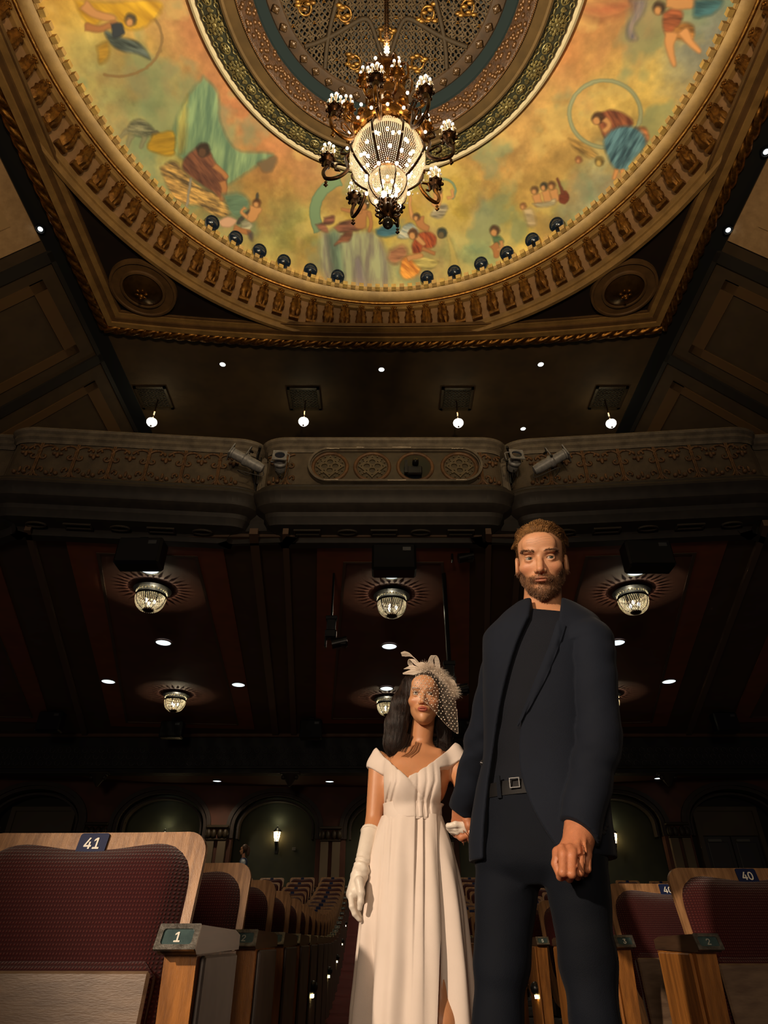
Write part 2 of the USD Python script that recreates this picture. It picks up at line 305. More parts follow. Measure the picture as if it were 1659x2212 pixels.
paint([(812, 496), (835, 484), (862, 486), (860, 504), (835, 512), (815, 508)], (66, 104, 116), 4, .8, 0., 14, 1, (44, 76, 84))
hoop(954, 412, 30, 26, 2.4, 7., (122, 140, 108), 2.5); paint([(938, 452), (958, 440), (968, 450), (952, 472), (930, 466)], (206, 186, 150), 3, .8); limb([(944, 416), (946, 430), (940, 446)], (10, 8), SK); limb([(920, 420), (930, 432), (942, 430)], (3, 4), SK); limb([(966, 428), (978, 424), (976, 410)], (4, 3), SK); head(946, 412, 9)
paint([(900, 506), (925, 500), (942, 512), (938, 532), (915, 540), (896, 552), (890, 530)], (172, 84, 44), 3, .9, 1., 18, 1, (110, 46, 28)); paint([(872, 486), (890, 482), (905, 500), (890, 512), (868, 516), (858, 510)], (190, 178, 150), 3, .8, .4, 14, 1, (96, 112, 116))
paint([(868, 556), (895, 548), (915, 556), (905, 590), (880, 604), (864, 590)], (222, 152, 66), 4, .9, .7, 16, 1, (182, 104, 44)); paint([(842, 540), (870, 530), (880, 548), (855, 570), (838, 560)], (196, 130, 92), 6, .5); paint([(880, 548), (925, 556), (948, 566), (930, 582), (905, 578)], (214, 190, 110), 4, .6)
limb([(886, 498), (900, 512), (916, 528)], (8, 4), SK); limb([(880, 560), (892, 556), (912, 552)], (6, 5), SK); limb([(940, 548), (925, 542), (912, 536)], (4, 4), SK2); head(893, 507, 11, (92, 60, 38)); head(955, 505, 11, (64, 68, 58), (104, 86, 58)); limb([(886, 424), (886, 450), (892, 472)], (3, 4), SK); limb([(905, 470), (910, 486), (925, 495)], (11, 6), SK2); head(900, 470, 8)
limb([(968, 512), (978, 548), (984, 590)], (3, 10), (188, 160, 86), soft=4, alpha=.7)
# right of the middle: children, small group with a string instrument
paint([(1062, 508), (1080, 510), (1088, 524), (1070, 530)], (112, 140, 96), 3, .5); limb([(1066, 528), (1072, 540), (1072, 556)], (10, 5), SK2); limb([(1082, 520), (1084, 534), (1074, 540)], (4, 3), SK); head(1069, 500, 11)
for hx, hy, hc in ((1155, 412, (104, 74, 44)), (1175, 404, (62, 58, 46)), (1192, 402, (118, 78, 46))): limb([(hx + 2, hy + 8), (hx + 6, hy + 20), (hx + 10, hy + 32)], (9, 8), SK); head(hx, hy, 8.5, hc)
paint([(1150, 440), (1180, 436), (1200, 430), (1196, 444), (1165, 448)], (198, 180, 140), 3, .6); paint([(1208, 420), (1222, 412), (1230, 428), (1220, 440), (1208, 436)], (136, 64, 40), 2, .4); limb([(1204, 386), (1210, 402), (1216, 418)], (2, 4), (112, 60, 38)); paint([(1130, 452), (1150, 452), (1158, 484), (1140, 488)], (206, 178, 142), 5, .5, alpha=.8); head(1130, 446, 7, SK2)
# right: hoop, rust and blue draped figure
hoop(1307, 246, 77, 72, 0, 6.3, (150, 150, 112), 4.5); paint([(1285, 250), (1315, 238), (1345, 244), (1368, 262), (1358, 280), (1325, 284), (1308, 300), (1296, 276)], (150, 86, 54), 3, .9, .8, 16, 1, (96, 50, 34)); paint([(1372, 276), (1395, 276), (1402, 300), (1388, 312)], (196, 122, 74), 3, .6)
paint([(1320, 280), (1355, 272), (1385, 284), (1396, 312), (1372, 342), (1350, 370), (1330, 366), (1314, 342), (1304, 306)], (88, 124, 134), 4, 1.2, 1.9, 14, 1, (44, 70, 82)); limb([(1332, 366), (1326, 386)], (5, 4), SK); limb([(1344, 366), (1346, 384)], (5, 4), SK); head(1291, 258, 13, (84, 56, 36)); limb([(1306, 258), (1316, 270), (1305, 284)], (7, 5), SK)
paint([(1228, 300), (1262, 312), (1290, 332), (1280, 342), (1245, 326)], (170, 128, 66), 4, .9, .4, 20, .8); head(1295, 350, 10, (130, 106, 56), (190, 156, 84)); head(1250, 346, 7, (182, 112, 70), (196, 134, 84))
# upper right: seated figure in rust cloth, violet ribbon
paint([(1432, 30), (1458, 15), (1476, 30), (1466, 60), (1444, 80), (1432, 60)], (176, 96, 58), 3, .8); paint([(1458, 60), (1480, 48), (1500, 60), (1494, 92), (1470, 86), (1450, 80)], (206, 138, 70), 3, .8); limb([(1450, 70), (1446, 100), (1456, 140)], (14, 5), (210, 146, 88)); limb([(1474, 66), (1490, 90), (1512, 112)], (12, 5), (216, 152, 94)); limb([(1440, 2), (1470, 8), (1500, 0)], 14, SK); head(1424, 20, 14, (74, 54, 38)); paint([(1500, 0), (1560, 0), (1540, 30), (1500, 36)], (66, 108, 116), 4, .8)
paint([(1360, 0), (1394, 0), (1390, 30), (1370, 60), (1376, 84), (1358, 84), (1354, 56), (1366, 30)], (128, 110, 104), 5, 1., 1.5, 16, .9, (84, 80, 96)); paint([(1250, 10), (1350, 0), (1362, 20), (1300, 40), (1260, 30)], (164, 90, 58), 12, .7, .3, 8, .8)
Clin = np.where(C <= .04045, C / 12.92, ((np.clip(C, 0, 1) + .055) / 1.055) ** 2.4)
vm = grid(np.stack([DC[0] + MX, DC[1] + MY, Zr(mural_z(RA))], -1))
domeT = thing('dome_mural', 'painted dome of golden and teal clouds with draped figures', 'mural', kind='structure')
MUR = vcol('mural_paint', 'paint', .75, .12, 30.)
pm = obj('painted_vault', vm, MUR, domeT, smooth=True); set_paint(pm, Clin.reshape(-1, 3))
back = np.stack([np.stack([DC[0] + r * np.cos(np.linspace(A1, A0 + 2 * PI, 40)), DC[1] + r * np.sin(np.linspace(A1, A0 + 2 * PI, 40)), np.full(40, Zr(float(mural_z(r))))], -1) for r in np.linspace(MR0, MR1, 8)])
obj('painted_vault', grid(back), mat('mural_plain', srgb(168, 138, 80), .75, 0, srgb(120, 130, 100), 1.2), domeT, smooth=True)

obj('cove_tube', lathe([(6.22, Zr(13.40)), (6.25, Zr(13.425)), (6.28, Zr(13.40)), (6.25, Zr(13.375)), (6.22, Zr(13.40))], 160, c=(DC[0], DC[1], 0)), emitter('cove_glow', (1.0, .90, .60), 30.), domeT, smooth=True)
# cornice ring ---------------------------------------------------------------
corn = thing('trim_1', 'gilded circular cornice with scroll brackets around the dome', 'cornice', kind='structure')
def ringmesh(prof, n=220): return lathe([(r, Zr(z)) for r, z in prof], n, c=(DC[0], DC[1], 0))
obj('outer_moulding', ringmesh([(6.90, 12.30), (6.90, 12.24), (6.84, 12.16), (6.76, 12.15), (6.72, 12.19), (6.70, 12.25), (6.66, 12.26), (6.64, 12.32), (6.60, 12.36)]), PLASTER, corn)
obj('bracket_band', ringmesh([(6.62, 12.34), (6.60, 12.42), (6.56, 12.5), (6.50, 12.66), (6.44, 12.80), (6.40, 12.92)]), mat('band_plaster', srgb(186, 146, 106), .65, 0, srgb(166, 130, 92), 3.), corn)
obj('bed_moulding', ringmesh([(6.41, 12.90), (6.33, 12.91), (6.32, 12.98), (6.28, 12.99), (6.27, 13.03)]), PLASTER, corn)
obj('gold_fillet', ringmesh([(6.29, 13.0), (6.24, 13.0), (6.22, 13.02), (6.22, 13.07), (6.25, 13.09)]), GOLD2, corn)
obj('cove_band', ringmesh([(6.24, 13.08), (6.20, 13.075), (6.14, 13.085), (6.07, 13.12), (6.03, 13.17), (6.02, 13.18)]), PLASTER, corn)
obj('dentil_band', ringmesh([(6.03, 13.18), (6.00, 13.18), (6.00, 13.20), (5.98, 13.20), (5.98, 13.30), (6.02, 13.32), (6.20, 13.33), (6.5, 13.33)]), PLASTER, corn)
for k in range(188):
    a = 2 * PI * k / 188
    if not (A0 + .05 < (a + .3) % (2 * PI) - .3 < A1): continue
    d = box(5.885, 5.99, -.055, .055, Zr(13.17), Zr(13.30))
    obj('dentil', T(R(d, a), DC[0], DC[1], 0), PLASTER if k % 2 else mat('ochre_plaster_b', srgb(186, 148, 78), .6, 0, srgb(150, 116, 60), 5.), corn, smooth=False)
def bracket_mesh(seed):
    r_ = np.random.default_rng(seed)
    # local: x = outward (r), y = along the ring, z up; S-scroll acanthus console from (6.64,12.36) up to (6.34,12.92)
    s = np.linspace(0, 1, 12)
    cx = 6.585 - .22 * s - .075 * np.sin(s * PI * 1.0) - .03 * np.sin(s * 2 * PI); cz = 12.34 + .50 * s
    w = .10 + .035 * np.sin(s * PI) + .012 * np.cos(s * 6 * PI)
    P = []
    for i in range(12):
        t = np.linspace(-1, 1, 9); prof = .06 * (1 - t ** 2) + .022 * np.cos(t * 3 * PI) + .008 * r_.standard_normal(9)
        P.append(np.stack([cx[i] - prof - .02, t * w[i], np.full(9, cz[i]) + .02 * np.cos(t * 2 * PI + i)], -1))
    m = grid(np.array(P))
    curl = R(trimesh.creation.cylinder(.07, .23, sections=10), PI / 2, (1, 0, 0)); lo = T(curl, 6.53, 0, 12.38)
    tipc = T(R(trimesh.creation.cylinder(.055, .2, sections=10), PI / 2, (1, 0, 0)), 6.36, 0, 12.84)
    return cat([m, lo, tipc])
def flower_mesh(seed):
    ms = [ball((6.305, 0, 12.93), .035)]
    for q in range(5):
        a = q * 2 * PI / 5 + .3; ms.append(ell((6.31, .05 * math.cos(a), 12.93 + .045 * math.sin(a)), (.022, .03, .026), 1))
    return cat(ms)
BR = [bracket_mesh(s) for s in range(3)]; FL = flower_mesh(0)
for k in range(100):
    a = 2 * PI * (k + .5) / 100
    if not (A0 + .05 < (a + .3) % (2 * PI) - .3 < A1): continue
    b = obj('bracket', T(R(T(BR[k % 3], 0, 0, CZ), a), DC[0], DC[1], 0), GOLD, corn, smooth=50)
    obj('flower', T(R(T(FL, 0, 0, CZ), a), DC[0], DC[1], 0), GOLD2, b, smooth=True)

# upper ring, oculus ---------------------------------------------------------
ring = thing('trim_2', 'ornate ring with rosettes around the pierced grille of the dome', 'ceiling ring', kind='structure')
obj('white_fillet', ringmesh([(3.62, 14.09), (3.60, 14.0), (3.55, 13.97), (3.49, 13.98), (3.46, 14.0)]), mat('pale_plaster', srgb(186, 166, 130), .6), ring)
obj('rosette_band', ringmesh([(3.48, 14.0), (3.44, 13.94), (3.22, 13.83), (3.0, 13.73), (2.97, 13.70)]), mat('rosette_ground', srgb(66, 64, 44), .6, .1, srgb(46, 48, 38), 14., .6, 50.), ring)
obj('tan_band', ringmesh([(2.98, 13.71), (2.97, 13.66), (2.93, 13.64), (2.89, 13.66), (2.74, 13.62), (2.68, 13.60), (2.65, 13.61)]), mat('tan_band', srgb(88, 66, 38), .8, 0, srgb(76, 57, 33), 4., spec=.15), ring)
obj('carved_band', ringmesh([(2.66, 13.60), (2.62, 13.62), (2.5, 13.80), (2.42, 13.92)]), mat('carved_brown', srgb(76, 48, 26), .5, .3, srgb(48, 30, 18), 16., 1., 30., detail=6), ring)
obj('blue_band', ringmesh([(2.44, 13.9), (2.40, 13.98), (2.28, 14.04), (2.22, 14.05)]), mat('slate_blue_band', srgb(24, 31, 31), .8, spec=.1), ring)
obj('brown_band', ringmesh([(2.23, 14.05), (2.2, 14.02), (2.06, 14.0), (1.98, 14.0), (1.96, 14.06)]), mat('brown_band', srgb(66, 45, 26), .6, .1, srgb(52, 36, 22), 6.), ring)
RG = mat('rosette_bronze', srgb(140, 122, 72), .42, .35, srgb(84, 74, 44), 14., .5, 60.)
def rosette(big):
    ms = [lathe([(0, .05), (.03, .045), (.045, .02), (.05, 0)], 10)]
    if big:
        for q in range(8): a = q * PI / 4; ms.append(R(ell((.085, 0, .012), (.055, .034, .02), 1), a))
        for q in range(12): a = q * PI / 6; ms.append(R(ell((.15, 0, .006), (.035, .035, .016), 1), a))
    else:
        ms += [trimesh.creation.torus(.088, .017, major_sections=16, minor_sections=6)]
        for q in range(6): a = q * PI / 3; ms.append(R(ell((.045, 0, .01), (.03, .02, .018), 1), a))
        for q in (-1, 1): ms += [ell((.02 * q, .17 * q, .005), (.07, .03, .015), 1), ell((.0, -.16 * q, .005), (.05, .045, .015), 1)]
    return cat(ms)
ROS = [rosette(True), rosette(False)]
n_r = np.array([.42, -.91])      # inward and down, the band's normal in (r, z)
for k in range(52):
    a = 2 * PI * k / 52
    if not (A0 < (a + .3) % (2 * PI) - .3 < A1): continue
    er = np.array([math.cos(a), math.sin(a), 0]); ta = np.array([-math.sin(a), math.cos(a), 0]); nz = n_r[0] * er + np.array([0, 0, n_r[1]]) ; up = np.cross(nz, ta)
    obj('rosette', place(ROS[k % 2], pol(3.22, a, 13.825), up, ta, nz), RG, ring, smooth=40)
lf = []                                                # leaf scrolls between the rosettes, bead row, gilded carving
for k in range(104):
    a = 2 * PI * (k + .5) / 104
    if not (A0 < (a + .3) % (2 * PI) - .3 < A1): continue
    er = np.array([math.cos(a), math.sin(a), 0]); ta = np.array([-math.sin(a), math.cos(a), 0]); nz = n_r[0] * er + np.array([0, 0, n_r[1]]); up = np.cross(nz, ta)
    for r_, z_, s in ((3.39, 13.91, 1), (3.06, 13.755, -1)):
        lf.append(place(trimesh.creation.torus(.045, .013, major_sections=8, minor_sections=4), pol(r_, a, z_), up, ta, nz)); lf.append(place(ell((0, .1 * s, 0), (.022, .05, .014), 1), pol(r_, a, z_), up, ta, nz))
obj('leaf_scrolls', cat(lf), RG, ring, smooth=40, kind='stuff')
bd = []; rg = np.random.default_rng(3)
for k in range(330):
    a = A0 + (A1 - A0) * k / 330
    bd.append(ell(pol(2.655, a, 13.59), (.02, .02, .02), 1))
    q = rg.uniform(0, 1); bd.append(ell(pol(2.62 - .18 * q, a, 13.61 + .30 * q), (.045, .045, .04), 1))
obj('gilded_carving', cat(bd), mat('carving_gilt', srgb(98, 64, 32), .4, .5, srgb(70, 44, 22), 20.), ring, smooth=40, kind='stuff')
for k in range(44):
    a = 2 * PI * k / 44
    if not (A0 < (a + .3) % (2 * PI) - .3 < A1): continue
    obj('boss', cat([ell(pol(2.09, a, 13.99), (.07, .07, .05), 1)] + [ell(pol(2.09 + .05 * math.cos(t), a + .024 * math.sin(t), 13.98), (.03, .03, .03), 1) for t in (0, 1.57, 3.14, 4.71)]), mat('boss_bronze', srgb(78, 54, 28), .4, .4, srgb(62, 42, 24), 20.), ring, smooth=40)
gz = lambda r: 14.03 + .55 * (1 - (r / 2.0) ** 2)
gr = thing('grille', 'pierced bronze scrollwork grille at the top of the dome', 'grille', kind='structure')
tile = []
def arc2(cx, cy, r, a0, a1, n=9): t = np.linspace(a0, a1, n); return np.stack([cx + r * np.cos(t), cy + r * np.sin(t)], 1)
PT = .192; strokes = []
for q in range(4):
    c, s = round(math.cos(q * PI / 2)), round(math.sin(q * PI / 2)); rot = np.array([[c, -s], [s, c]])
    for st in (arc2(.055, .0, .040, -2.6, 2.0), arc2(.075, .075, .028, -2.4, 2.2, 7), np.array([(.0, .0), (.02, .02), (.05, .05)]), np.array([(.095, .0), (.078, .03), (.06, .06)]), np.array([(.0, .096), (.03, .078), (.06, .06)])):
        strokes.append(st @ rot.T)
lat = []
for i in range(-11, 12):
    for j in range(-11, 12):
        ox, oy = i * PT, j * PT
        if math.hypot(ox, oy) > 2.02: continue
        for st in strokes:
            x, y = st[:, 0] + ox, st[:, 1] + oy; r = np.hypot(x, y)
            if r.max() > 2.03: continue
            lat.append(tube(np.stack([DC[0] + x, DC[1] + y, Zr(gz(r))], 1), .0125, 4, caps=False))
obj('scrollwork', cat(lat), mat('grille_bronze', srgb(76, 59, 40), .7, .0, srgb(62, 48, 33), 4., spec=.15), gr, smooth=60, kind='stuff')
obj('backing', lathe([(r, Zr(gz(r) + .22)) for r in (0.01, .5, 1., 1.5, 2.05)], 48, c=(DC[0], DC[1], 0)), mat('void_black', srgb(26, 22, 18), .8), gr, smooth=True)
bs = []
for i in range(-6, 7):
    for j in range(-6, 7):
        ox, oy = i * 2 * PT + (PT if j % 2 else 0), j * 1.5 * PT; r = math.hypot(ox, oy)
        if r < 1.95: bs += [ell((DC[0] + ox + .02 * math.cos(t), DC[1] + oy + .02 * math.sin(t), Zr(gz(r)) - .02), (.016, .016, .018), 1) for t in (.5, 2.6, 4.7)]
obj('gilt_bosses', cat(bs), GOLD2, gr, smooth=True, kind='stuff')
for q in range(8):                                       # strapwork ribs and trophies laid over the scrollwork
    a = q * PI / 4 + PI / 8
    s = np.linspace(0, 1, 20); r = 1.95 - 1.0 * np.sin(s * PI); t = a + (s - .5) * 1.05
    obj('strap', tube(np.stack([DC[0] + r * np.cos(t), DC[1] + r * np.sin(t), Zr(gz(r)) - .03], 1), .045, 6), mat('strap_bronze', srgb(50, 38, 25), .7, spec=.15), gr, smooth=True)
    for rr_, da in ((1.62, 0), (1.1, .39)):
        c = pol(rr_, a + da, gz(rr_) - .05); rg = np.random.default_rng(q)
        obj('trophy', cat([T(trimesh.creation.torus(.12, .025, major_sections=14, minor_sections=5), *c)] + [ell(c + rg.uniform(-.16, .16, 3) * [1, 1, .2], (.07, .04, .04), 1) for _ in range(7)]), GOLD, gr, smooth=True)

# square frame: mouldings, rope, roundels -------------------------------------
frame = thing('trim_3', 'square gilt rope frame and mouldings around the dome cornice', 'moulding', kind='structure')
edge = [(-6.70, y) for y in np.linspace(-3.5, rear_y(6.7), 40)] ; rear = [(x, rear_y(x)) for x in np.linspace(-6.70, 6.70, 60)]; edger = [(6.70, y) for y in np.linspace(rear_y(6.7), -3.5, 40)]
def inset(d): return Polygon([(-6.70, -3.5)] + rear + [(6.70, -3.5)]).buffer(-d, join_style=2)
def band(d0, d1, z0, z1, name, m):
    g = inset(d0).difference(inset(d1)); obj(name, T(extr(g, z1 - z0), 0, 0, Zr(z0)), m, frame, smooth=False)
band(.12, .24, 12.10, 12.32, 'flat_band', PLASTER); band(.24, .34, 12.15, 12.32, 'flat_band', PLASTER2); band(.34, .46, 12.20, 12.32, 'flat_band', PLASTER); band(.46, .50, 12.22, 12.32, 'flat_band', PLASTER2)
def rope(path, r, lobes=3, pitch=.9, n=24):
    path = np.asarray(path, float); seg = np.r_[0, np.cumsum(np.linalg.norm(np.diff(path, axis=0), axis=1))]
    s = np.arange(0, seg[-1], .045); P = np.stack([np.interp(s, seg, path[:, k]) for k in range(3)], 1)
    t = np.gradient(P, axis=0); t /= np.linalg.norm(t, axis=1, keepdims=True); up = np.array([0, 0, 1.]); u = np.cross(t, up); u /= np.linalg.norm(u, axis=1, keepdims=True); w = np.cross(u, t)
    a = np.linspace(0, 2 * PI, n, endpoint=False)[None]; ph = a - (s * 2 * PI / pitch)[:, None]
    rad = r * (.66 + .36 * np.abs(np.cos(ph * lobes / 2)) + .03 * np.cos(ph * lobes * 4))
    return grid(P[:, None] + rad[..., None] * (np.cos(a)[..., None] * u[:, None] + np.sin(a)[..., None] * w[:, None]), closev=True)
for nm, pth in (('rope', edge), ('rope', rear), ('rope', edger)):
    obj(nm, rope([(x, y, Zr(12.16)) for x, y in pth], .13), GOLD2, frame, smooth=60)
for side in (-1, 1):
    c = at(310 if side < 0 else 1347, 623, z=Zr(12.24)); rd = thing('roundel', f'gilt saucer roundel in the dark spandrel at the {"left" if side < 0 else "right"} corner of the dome', 'roundel', (c[0], c[1], Zr(12.22)))
    obj('ring', lathe([(.74, .055), (.73, -.05), (.68, -.06), (.66, -.03), (.50, -.03), (.48, -.07), (.44, -.08), (.43, -.04)], 48), PLASTER2, rd)
    obj('saucer', lathe([(.44, -.03), (.38, -.07), (.25, -.14), (.1, -.18), (.005, -.19)], 40), mat('dull_gilt', srgb(110, 80, 42), .3, .7, srgb(84, 60, 32), 5.), rd, smooth=True)
    obj('ornament', cat([ball((0, .02, -.24), .06), ball((.0, .02, -.31), .03)] + [R(ell((.10, 0, -.20), (.05, .035, .035), 1), q * PI / 3) for q in range(6)]), GOLD2, rd, smooth=True)

# side haunches of the ceiling --------------------------------------------------
for side, nm in ((-1, 'left'), (1, 'right')):
    w = thing(f'wall_{nm}', f'sloping {nm} side of the hall ceiling with sunk panels', 'ceiling side', kind='structure')
    sl = lambda d, y, off=0.: np.array([side * (7.2 + d), y, Zr(12.15 - 1.0 * d) - off])
    obj('edge_strip', box(*sorted((side * 6.74, side * 7.26)), -3.5, 17.5, Zr(12.16), Zr(12.30)), BLUEDK, w, smooth=False)
    obj('slope', grid(np.array([[sl(0, -3.5), sl(0, 17.5)], [sl(6, -3.5), sl(6, 17.5)]])), SIDEP, w, smooth=False)
    def slab(d0, d1, y0, y1, h, m, name):
        n = np.array([-side * 1., 0, -1.]) / math.sqrt(2) * h
        c = [sl(d0, y0), sl(d1, y0), sl(d1, y1), sl(d0, y1)]
        V = np.array(c + [q + n for q in c]); obj(name, trimesh.convex.convex_hull(V), m, w, smooth=False)
    slab(.02, 6, 1.0, 7.7, .05, SIDE_LIT, 'beige_panel'); slab(.32, 5.7, 1.4, 7.2, .07, mat('side_inner_lit_tone', srgb(184, 150, 106), .75), 'beige_inner_panel')  # both panel colours carry the chandelier light
    RB = mat('side_band', srgb(96, 70, 40), .7); GR = mat('side_groove', srgb(38, 34, 30), .7)
    for y0, y1 in ((8.5, 10.5), (11.5, 16.5)):
        for (a_, b_, c_, d_) in ((.25, 6, y0, y0 + .22), (.25, 6, y1 - .22, y1), (.25, .47, y0, y1)): slab(a_, b_, c_, d_, .04, RB, 'panel_border')
    for y in (8.1, 10.95): slab(-.1, 6, y - .12, y + .12, .06, GR, 'groove_rib')
    slab(-.1, .02, 8., 17, .06, GR, 'groove_rib')
# ================================================================== chandelier and the lamps of the ceiling
BULB = emitter('bulb_glow', (1.0, .86, .62), 16.)
CANDLE = mat('candle_sleeve', srgb(235, 220, 190), .5)
BRASS = mat('chandelier_brass', srgb(176, 118, 50), .28, .9, srgb(92, 58, 24), 18., .3, 80.)
DKBRASS = mat('dark_brass', srgb(84, 54, 28), .34, .85, srgb(40, 26, 16), 16., .3, 60.)
CRYST = usdkit.material(stage, '/World/Looks/crystal_beads', {'p': ('principled_bsdf', {'base_color': (.95, .9, .8), 'roughness': .12, 'specular_ior_level': .8}), 't': ('translucent_bsdf', {'color': (.95, .88, .74)}), 'm': ('mix_closure', {'fac': .55})}, [('p.BSDF', 'm.closure1'), ('t.BSDF', 'm.closure2')], surface='m.closure')
OCT = (np.array([[1, 0, 0], [-1, 0, 0], [0, 1, 0], [0, -1, 0], [0, 0, 1.3], [0, 0, -1.3]], float), np.array([[0, 2, 4], [2, 1, 4], [1, 3, 4], [3, 0, 4], [2, 0, 5], [1, 2, 5], [3, 1, 5], [0, 3, 5]]))
def beads(P, r):
    P = np.asarray(P, float); r = np.broadcast_to(r, (len(P),))
    V = (P[:, None] + r[:, None, None] * OCT[0][None]).reshape(-1, 3); F = (OCT[1][None] + 6 * np.arange(len(P))[:, None, None]).reshape(-1, 3)
    return trimesh.Trimesh(V, F, process=False)
CHX, CHY = DC[0] + .0, DC[1]
ch = thing('chandelier', 'great brass chandelier with glowing crystal bead basket and tiers of candle lights', 'chandelier', (CHX, CHY, CZ))
def P_(r, a, z): return np.array([r * math.cos(a), r * math.sin(a), z])
# suspension and crown
obj('chain', cat([R(T(trimesh.creation.torus(.035, .010, major_sections=10, minor_sections=5), 0, 0, 0), PI / 2, (1, 0, 0) if k % 2 else (0, 1, 0)).apply_translation((0, 0, 10.2 + k * .055)) for k in range(78)]), DKBRASS, ch, smooth=True)
obj('crown', cat([lathe([(.005, 10.25), (.05, 10.2), (.06, 10.05), (.14, 9.98), (.19, 9.9), (.20, 9.82), (.24, 9.72), (.26, 9.6), (.25, 9.5), (.17, 9.42), (.15, 9.2), (.18, 9.05), (.26, 8.96), (.28, 8.9), (.24, 8.86)], 24)] + [tube(spline([P_(.15, a, 9.2), P_(.30, a + .15, 9.3), P_(.33, a, 9.55), P_(.24, a, 9.7)], 6), .016, 5) for a in np.linspace(0, 2 * PI, 10, endpoint=False)]), BRASS, ch, smooth=40)
obj('filigree_collar', cat([lathe([(.26, 8.92), (.25, 8.7), (.28, 8.5), (.34, 8.3), (.40, 8.1), (.43, 7.92), (.43, 7.84)], 24)] + [T(R(R(trimesh.creation.torus(.06, .016, major_sections=12, minor_sections=5), PI / 2, (0, 1, 0)), a), .43 * math.cos(a), .43 * math.sin(a), 7.92) for a in np.linspace(0, 2 * PI, 16, endpoint=False)] + [ell(P_(.36, a, 8.24), (.05, .05, .06), 1) for a in np.linspace(0, 2 * PI, 12, endpoint=False)]), BRASS, ch, smooth=40)
# bell: brass rims, ribs, curtain of beads
bell = lambda t: (.30 + .125 * math.sin(min(1, t * 1.35 + .12) * PI / 2) if t < .35 else .425 - .255 * ((t - .35) / .65) ** 1.7)
bz = lambda t: 7.80 - .86 * t
obj('upper_rim', lathe([(.36, 7.84), (.43, 7.85), (.45, 7.81), (.44, 7.77), (.41, 7.73), (.37, 7.75)], 40), BRASS, ch, smooth=40)
NR = 8
for k in range(NR):
    a = 2 * PI * (k + .5) / NR
    rb = obj('rib', tube([P_(bell(t) + .035, a, bz(t)) for t in np.linspace(0, 1, 16)], .014, 6), DKBRASS, ch, smooth=True)
    pts = []; rad = []
    for t in np.linspace(.03, .98, 44):
        n = max(5, int(bell(t) * 2 * PI / NR / .021))
        for q in range(n):
            al = a + 2 * PI / NR * (q + .5) / n
            sag = .012 * math.sin(PI * (q + .5) / n); pts.append(P_(bell(t) + sag, al, bz(t))); rad.append(.0085)
    obj('bead_curtain', beads(pts, rad), CRYST, ch, smooth=False, kind='stuff')
    am = a + PI / NR
    obj('swag', cat([tube([P_(bell(.02) + .03, a + 2 * PI / NR * s, bz(.02) - .13 * math.sin(PI * s)) for s in np.linspace(0, 1, 10)], .009, 5), tube([P_(bell(.03) + .03, am + .16 * math.cos(t), bz(.02) - .07 + .05 * math.sin(t)) for t in np.linspace(0, 5.5, 14)], .007, 5)]), BRASS, ch, smooth=True)
obj('lower_rim', lathe([(.17, 6.98), (.215, 6.99), (.22, 6.95), (.19, 6.91)], 32), BRASS, ch, smooth=40)
low = lambda t: .205 * math.sqrt(max(0, 1 - (t * .93) ** 2.2)) + .012
lz = lambda t: 6.93 - .36 * t
pts = [P_(low(t), al, lz(t)) for t in np.linspace(0, .98, 26) for al in np.linspace(0, 2 * PI, max(8, int(low(t) * 2 * PI / .017)), endpoint=False)]
obj('bead_basket', beads(pts, .0075), CRYST, ch, smooth=False, kind='stuff')
for k in range(NR): obj('basket_rib', tube([P_(low(t) + .014, 2 * PI * (k + .5) / NR, lz(t)) for t in np.linspace(0, 1, 9)], .007, 5), DKBRASS, ch, smooth=True)
fin = obj('finial', cat([lathe([(.05, 6.60), (.085, 6.54), (.07, 6.48), (.09, 6.40), (.06, 6.32), (.03, 6.27)], 16)] + [T(R(R(trimesh.creation.torus(.042, .012, major_sections=10, minor_sections=5), PI / 2, (1, 0, 0)), a), .085 * math.cos(a), .085 * math.sin(a), z) for z in (6.34, 6.43, 6.5) for a in np.linspace(0, 2 * PI, 8, endpoint=False)]), DKBRASS, ch, smooth=40)
obj('finial_ball', cat([ell((0, 0, 6.19), (.058, .058, .075), 2), ball((0, 0, 6.11), .022)]), mat('black_crystal', srgb(26, 24, 22), .15), fin, smooth=True)
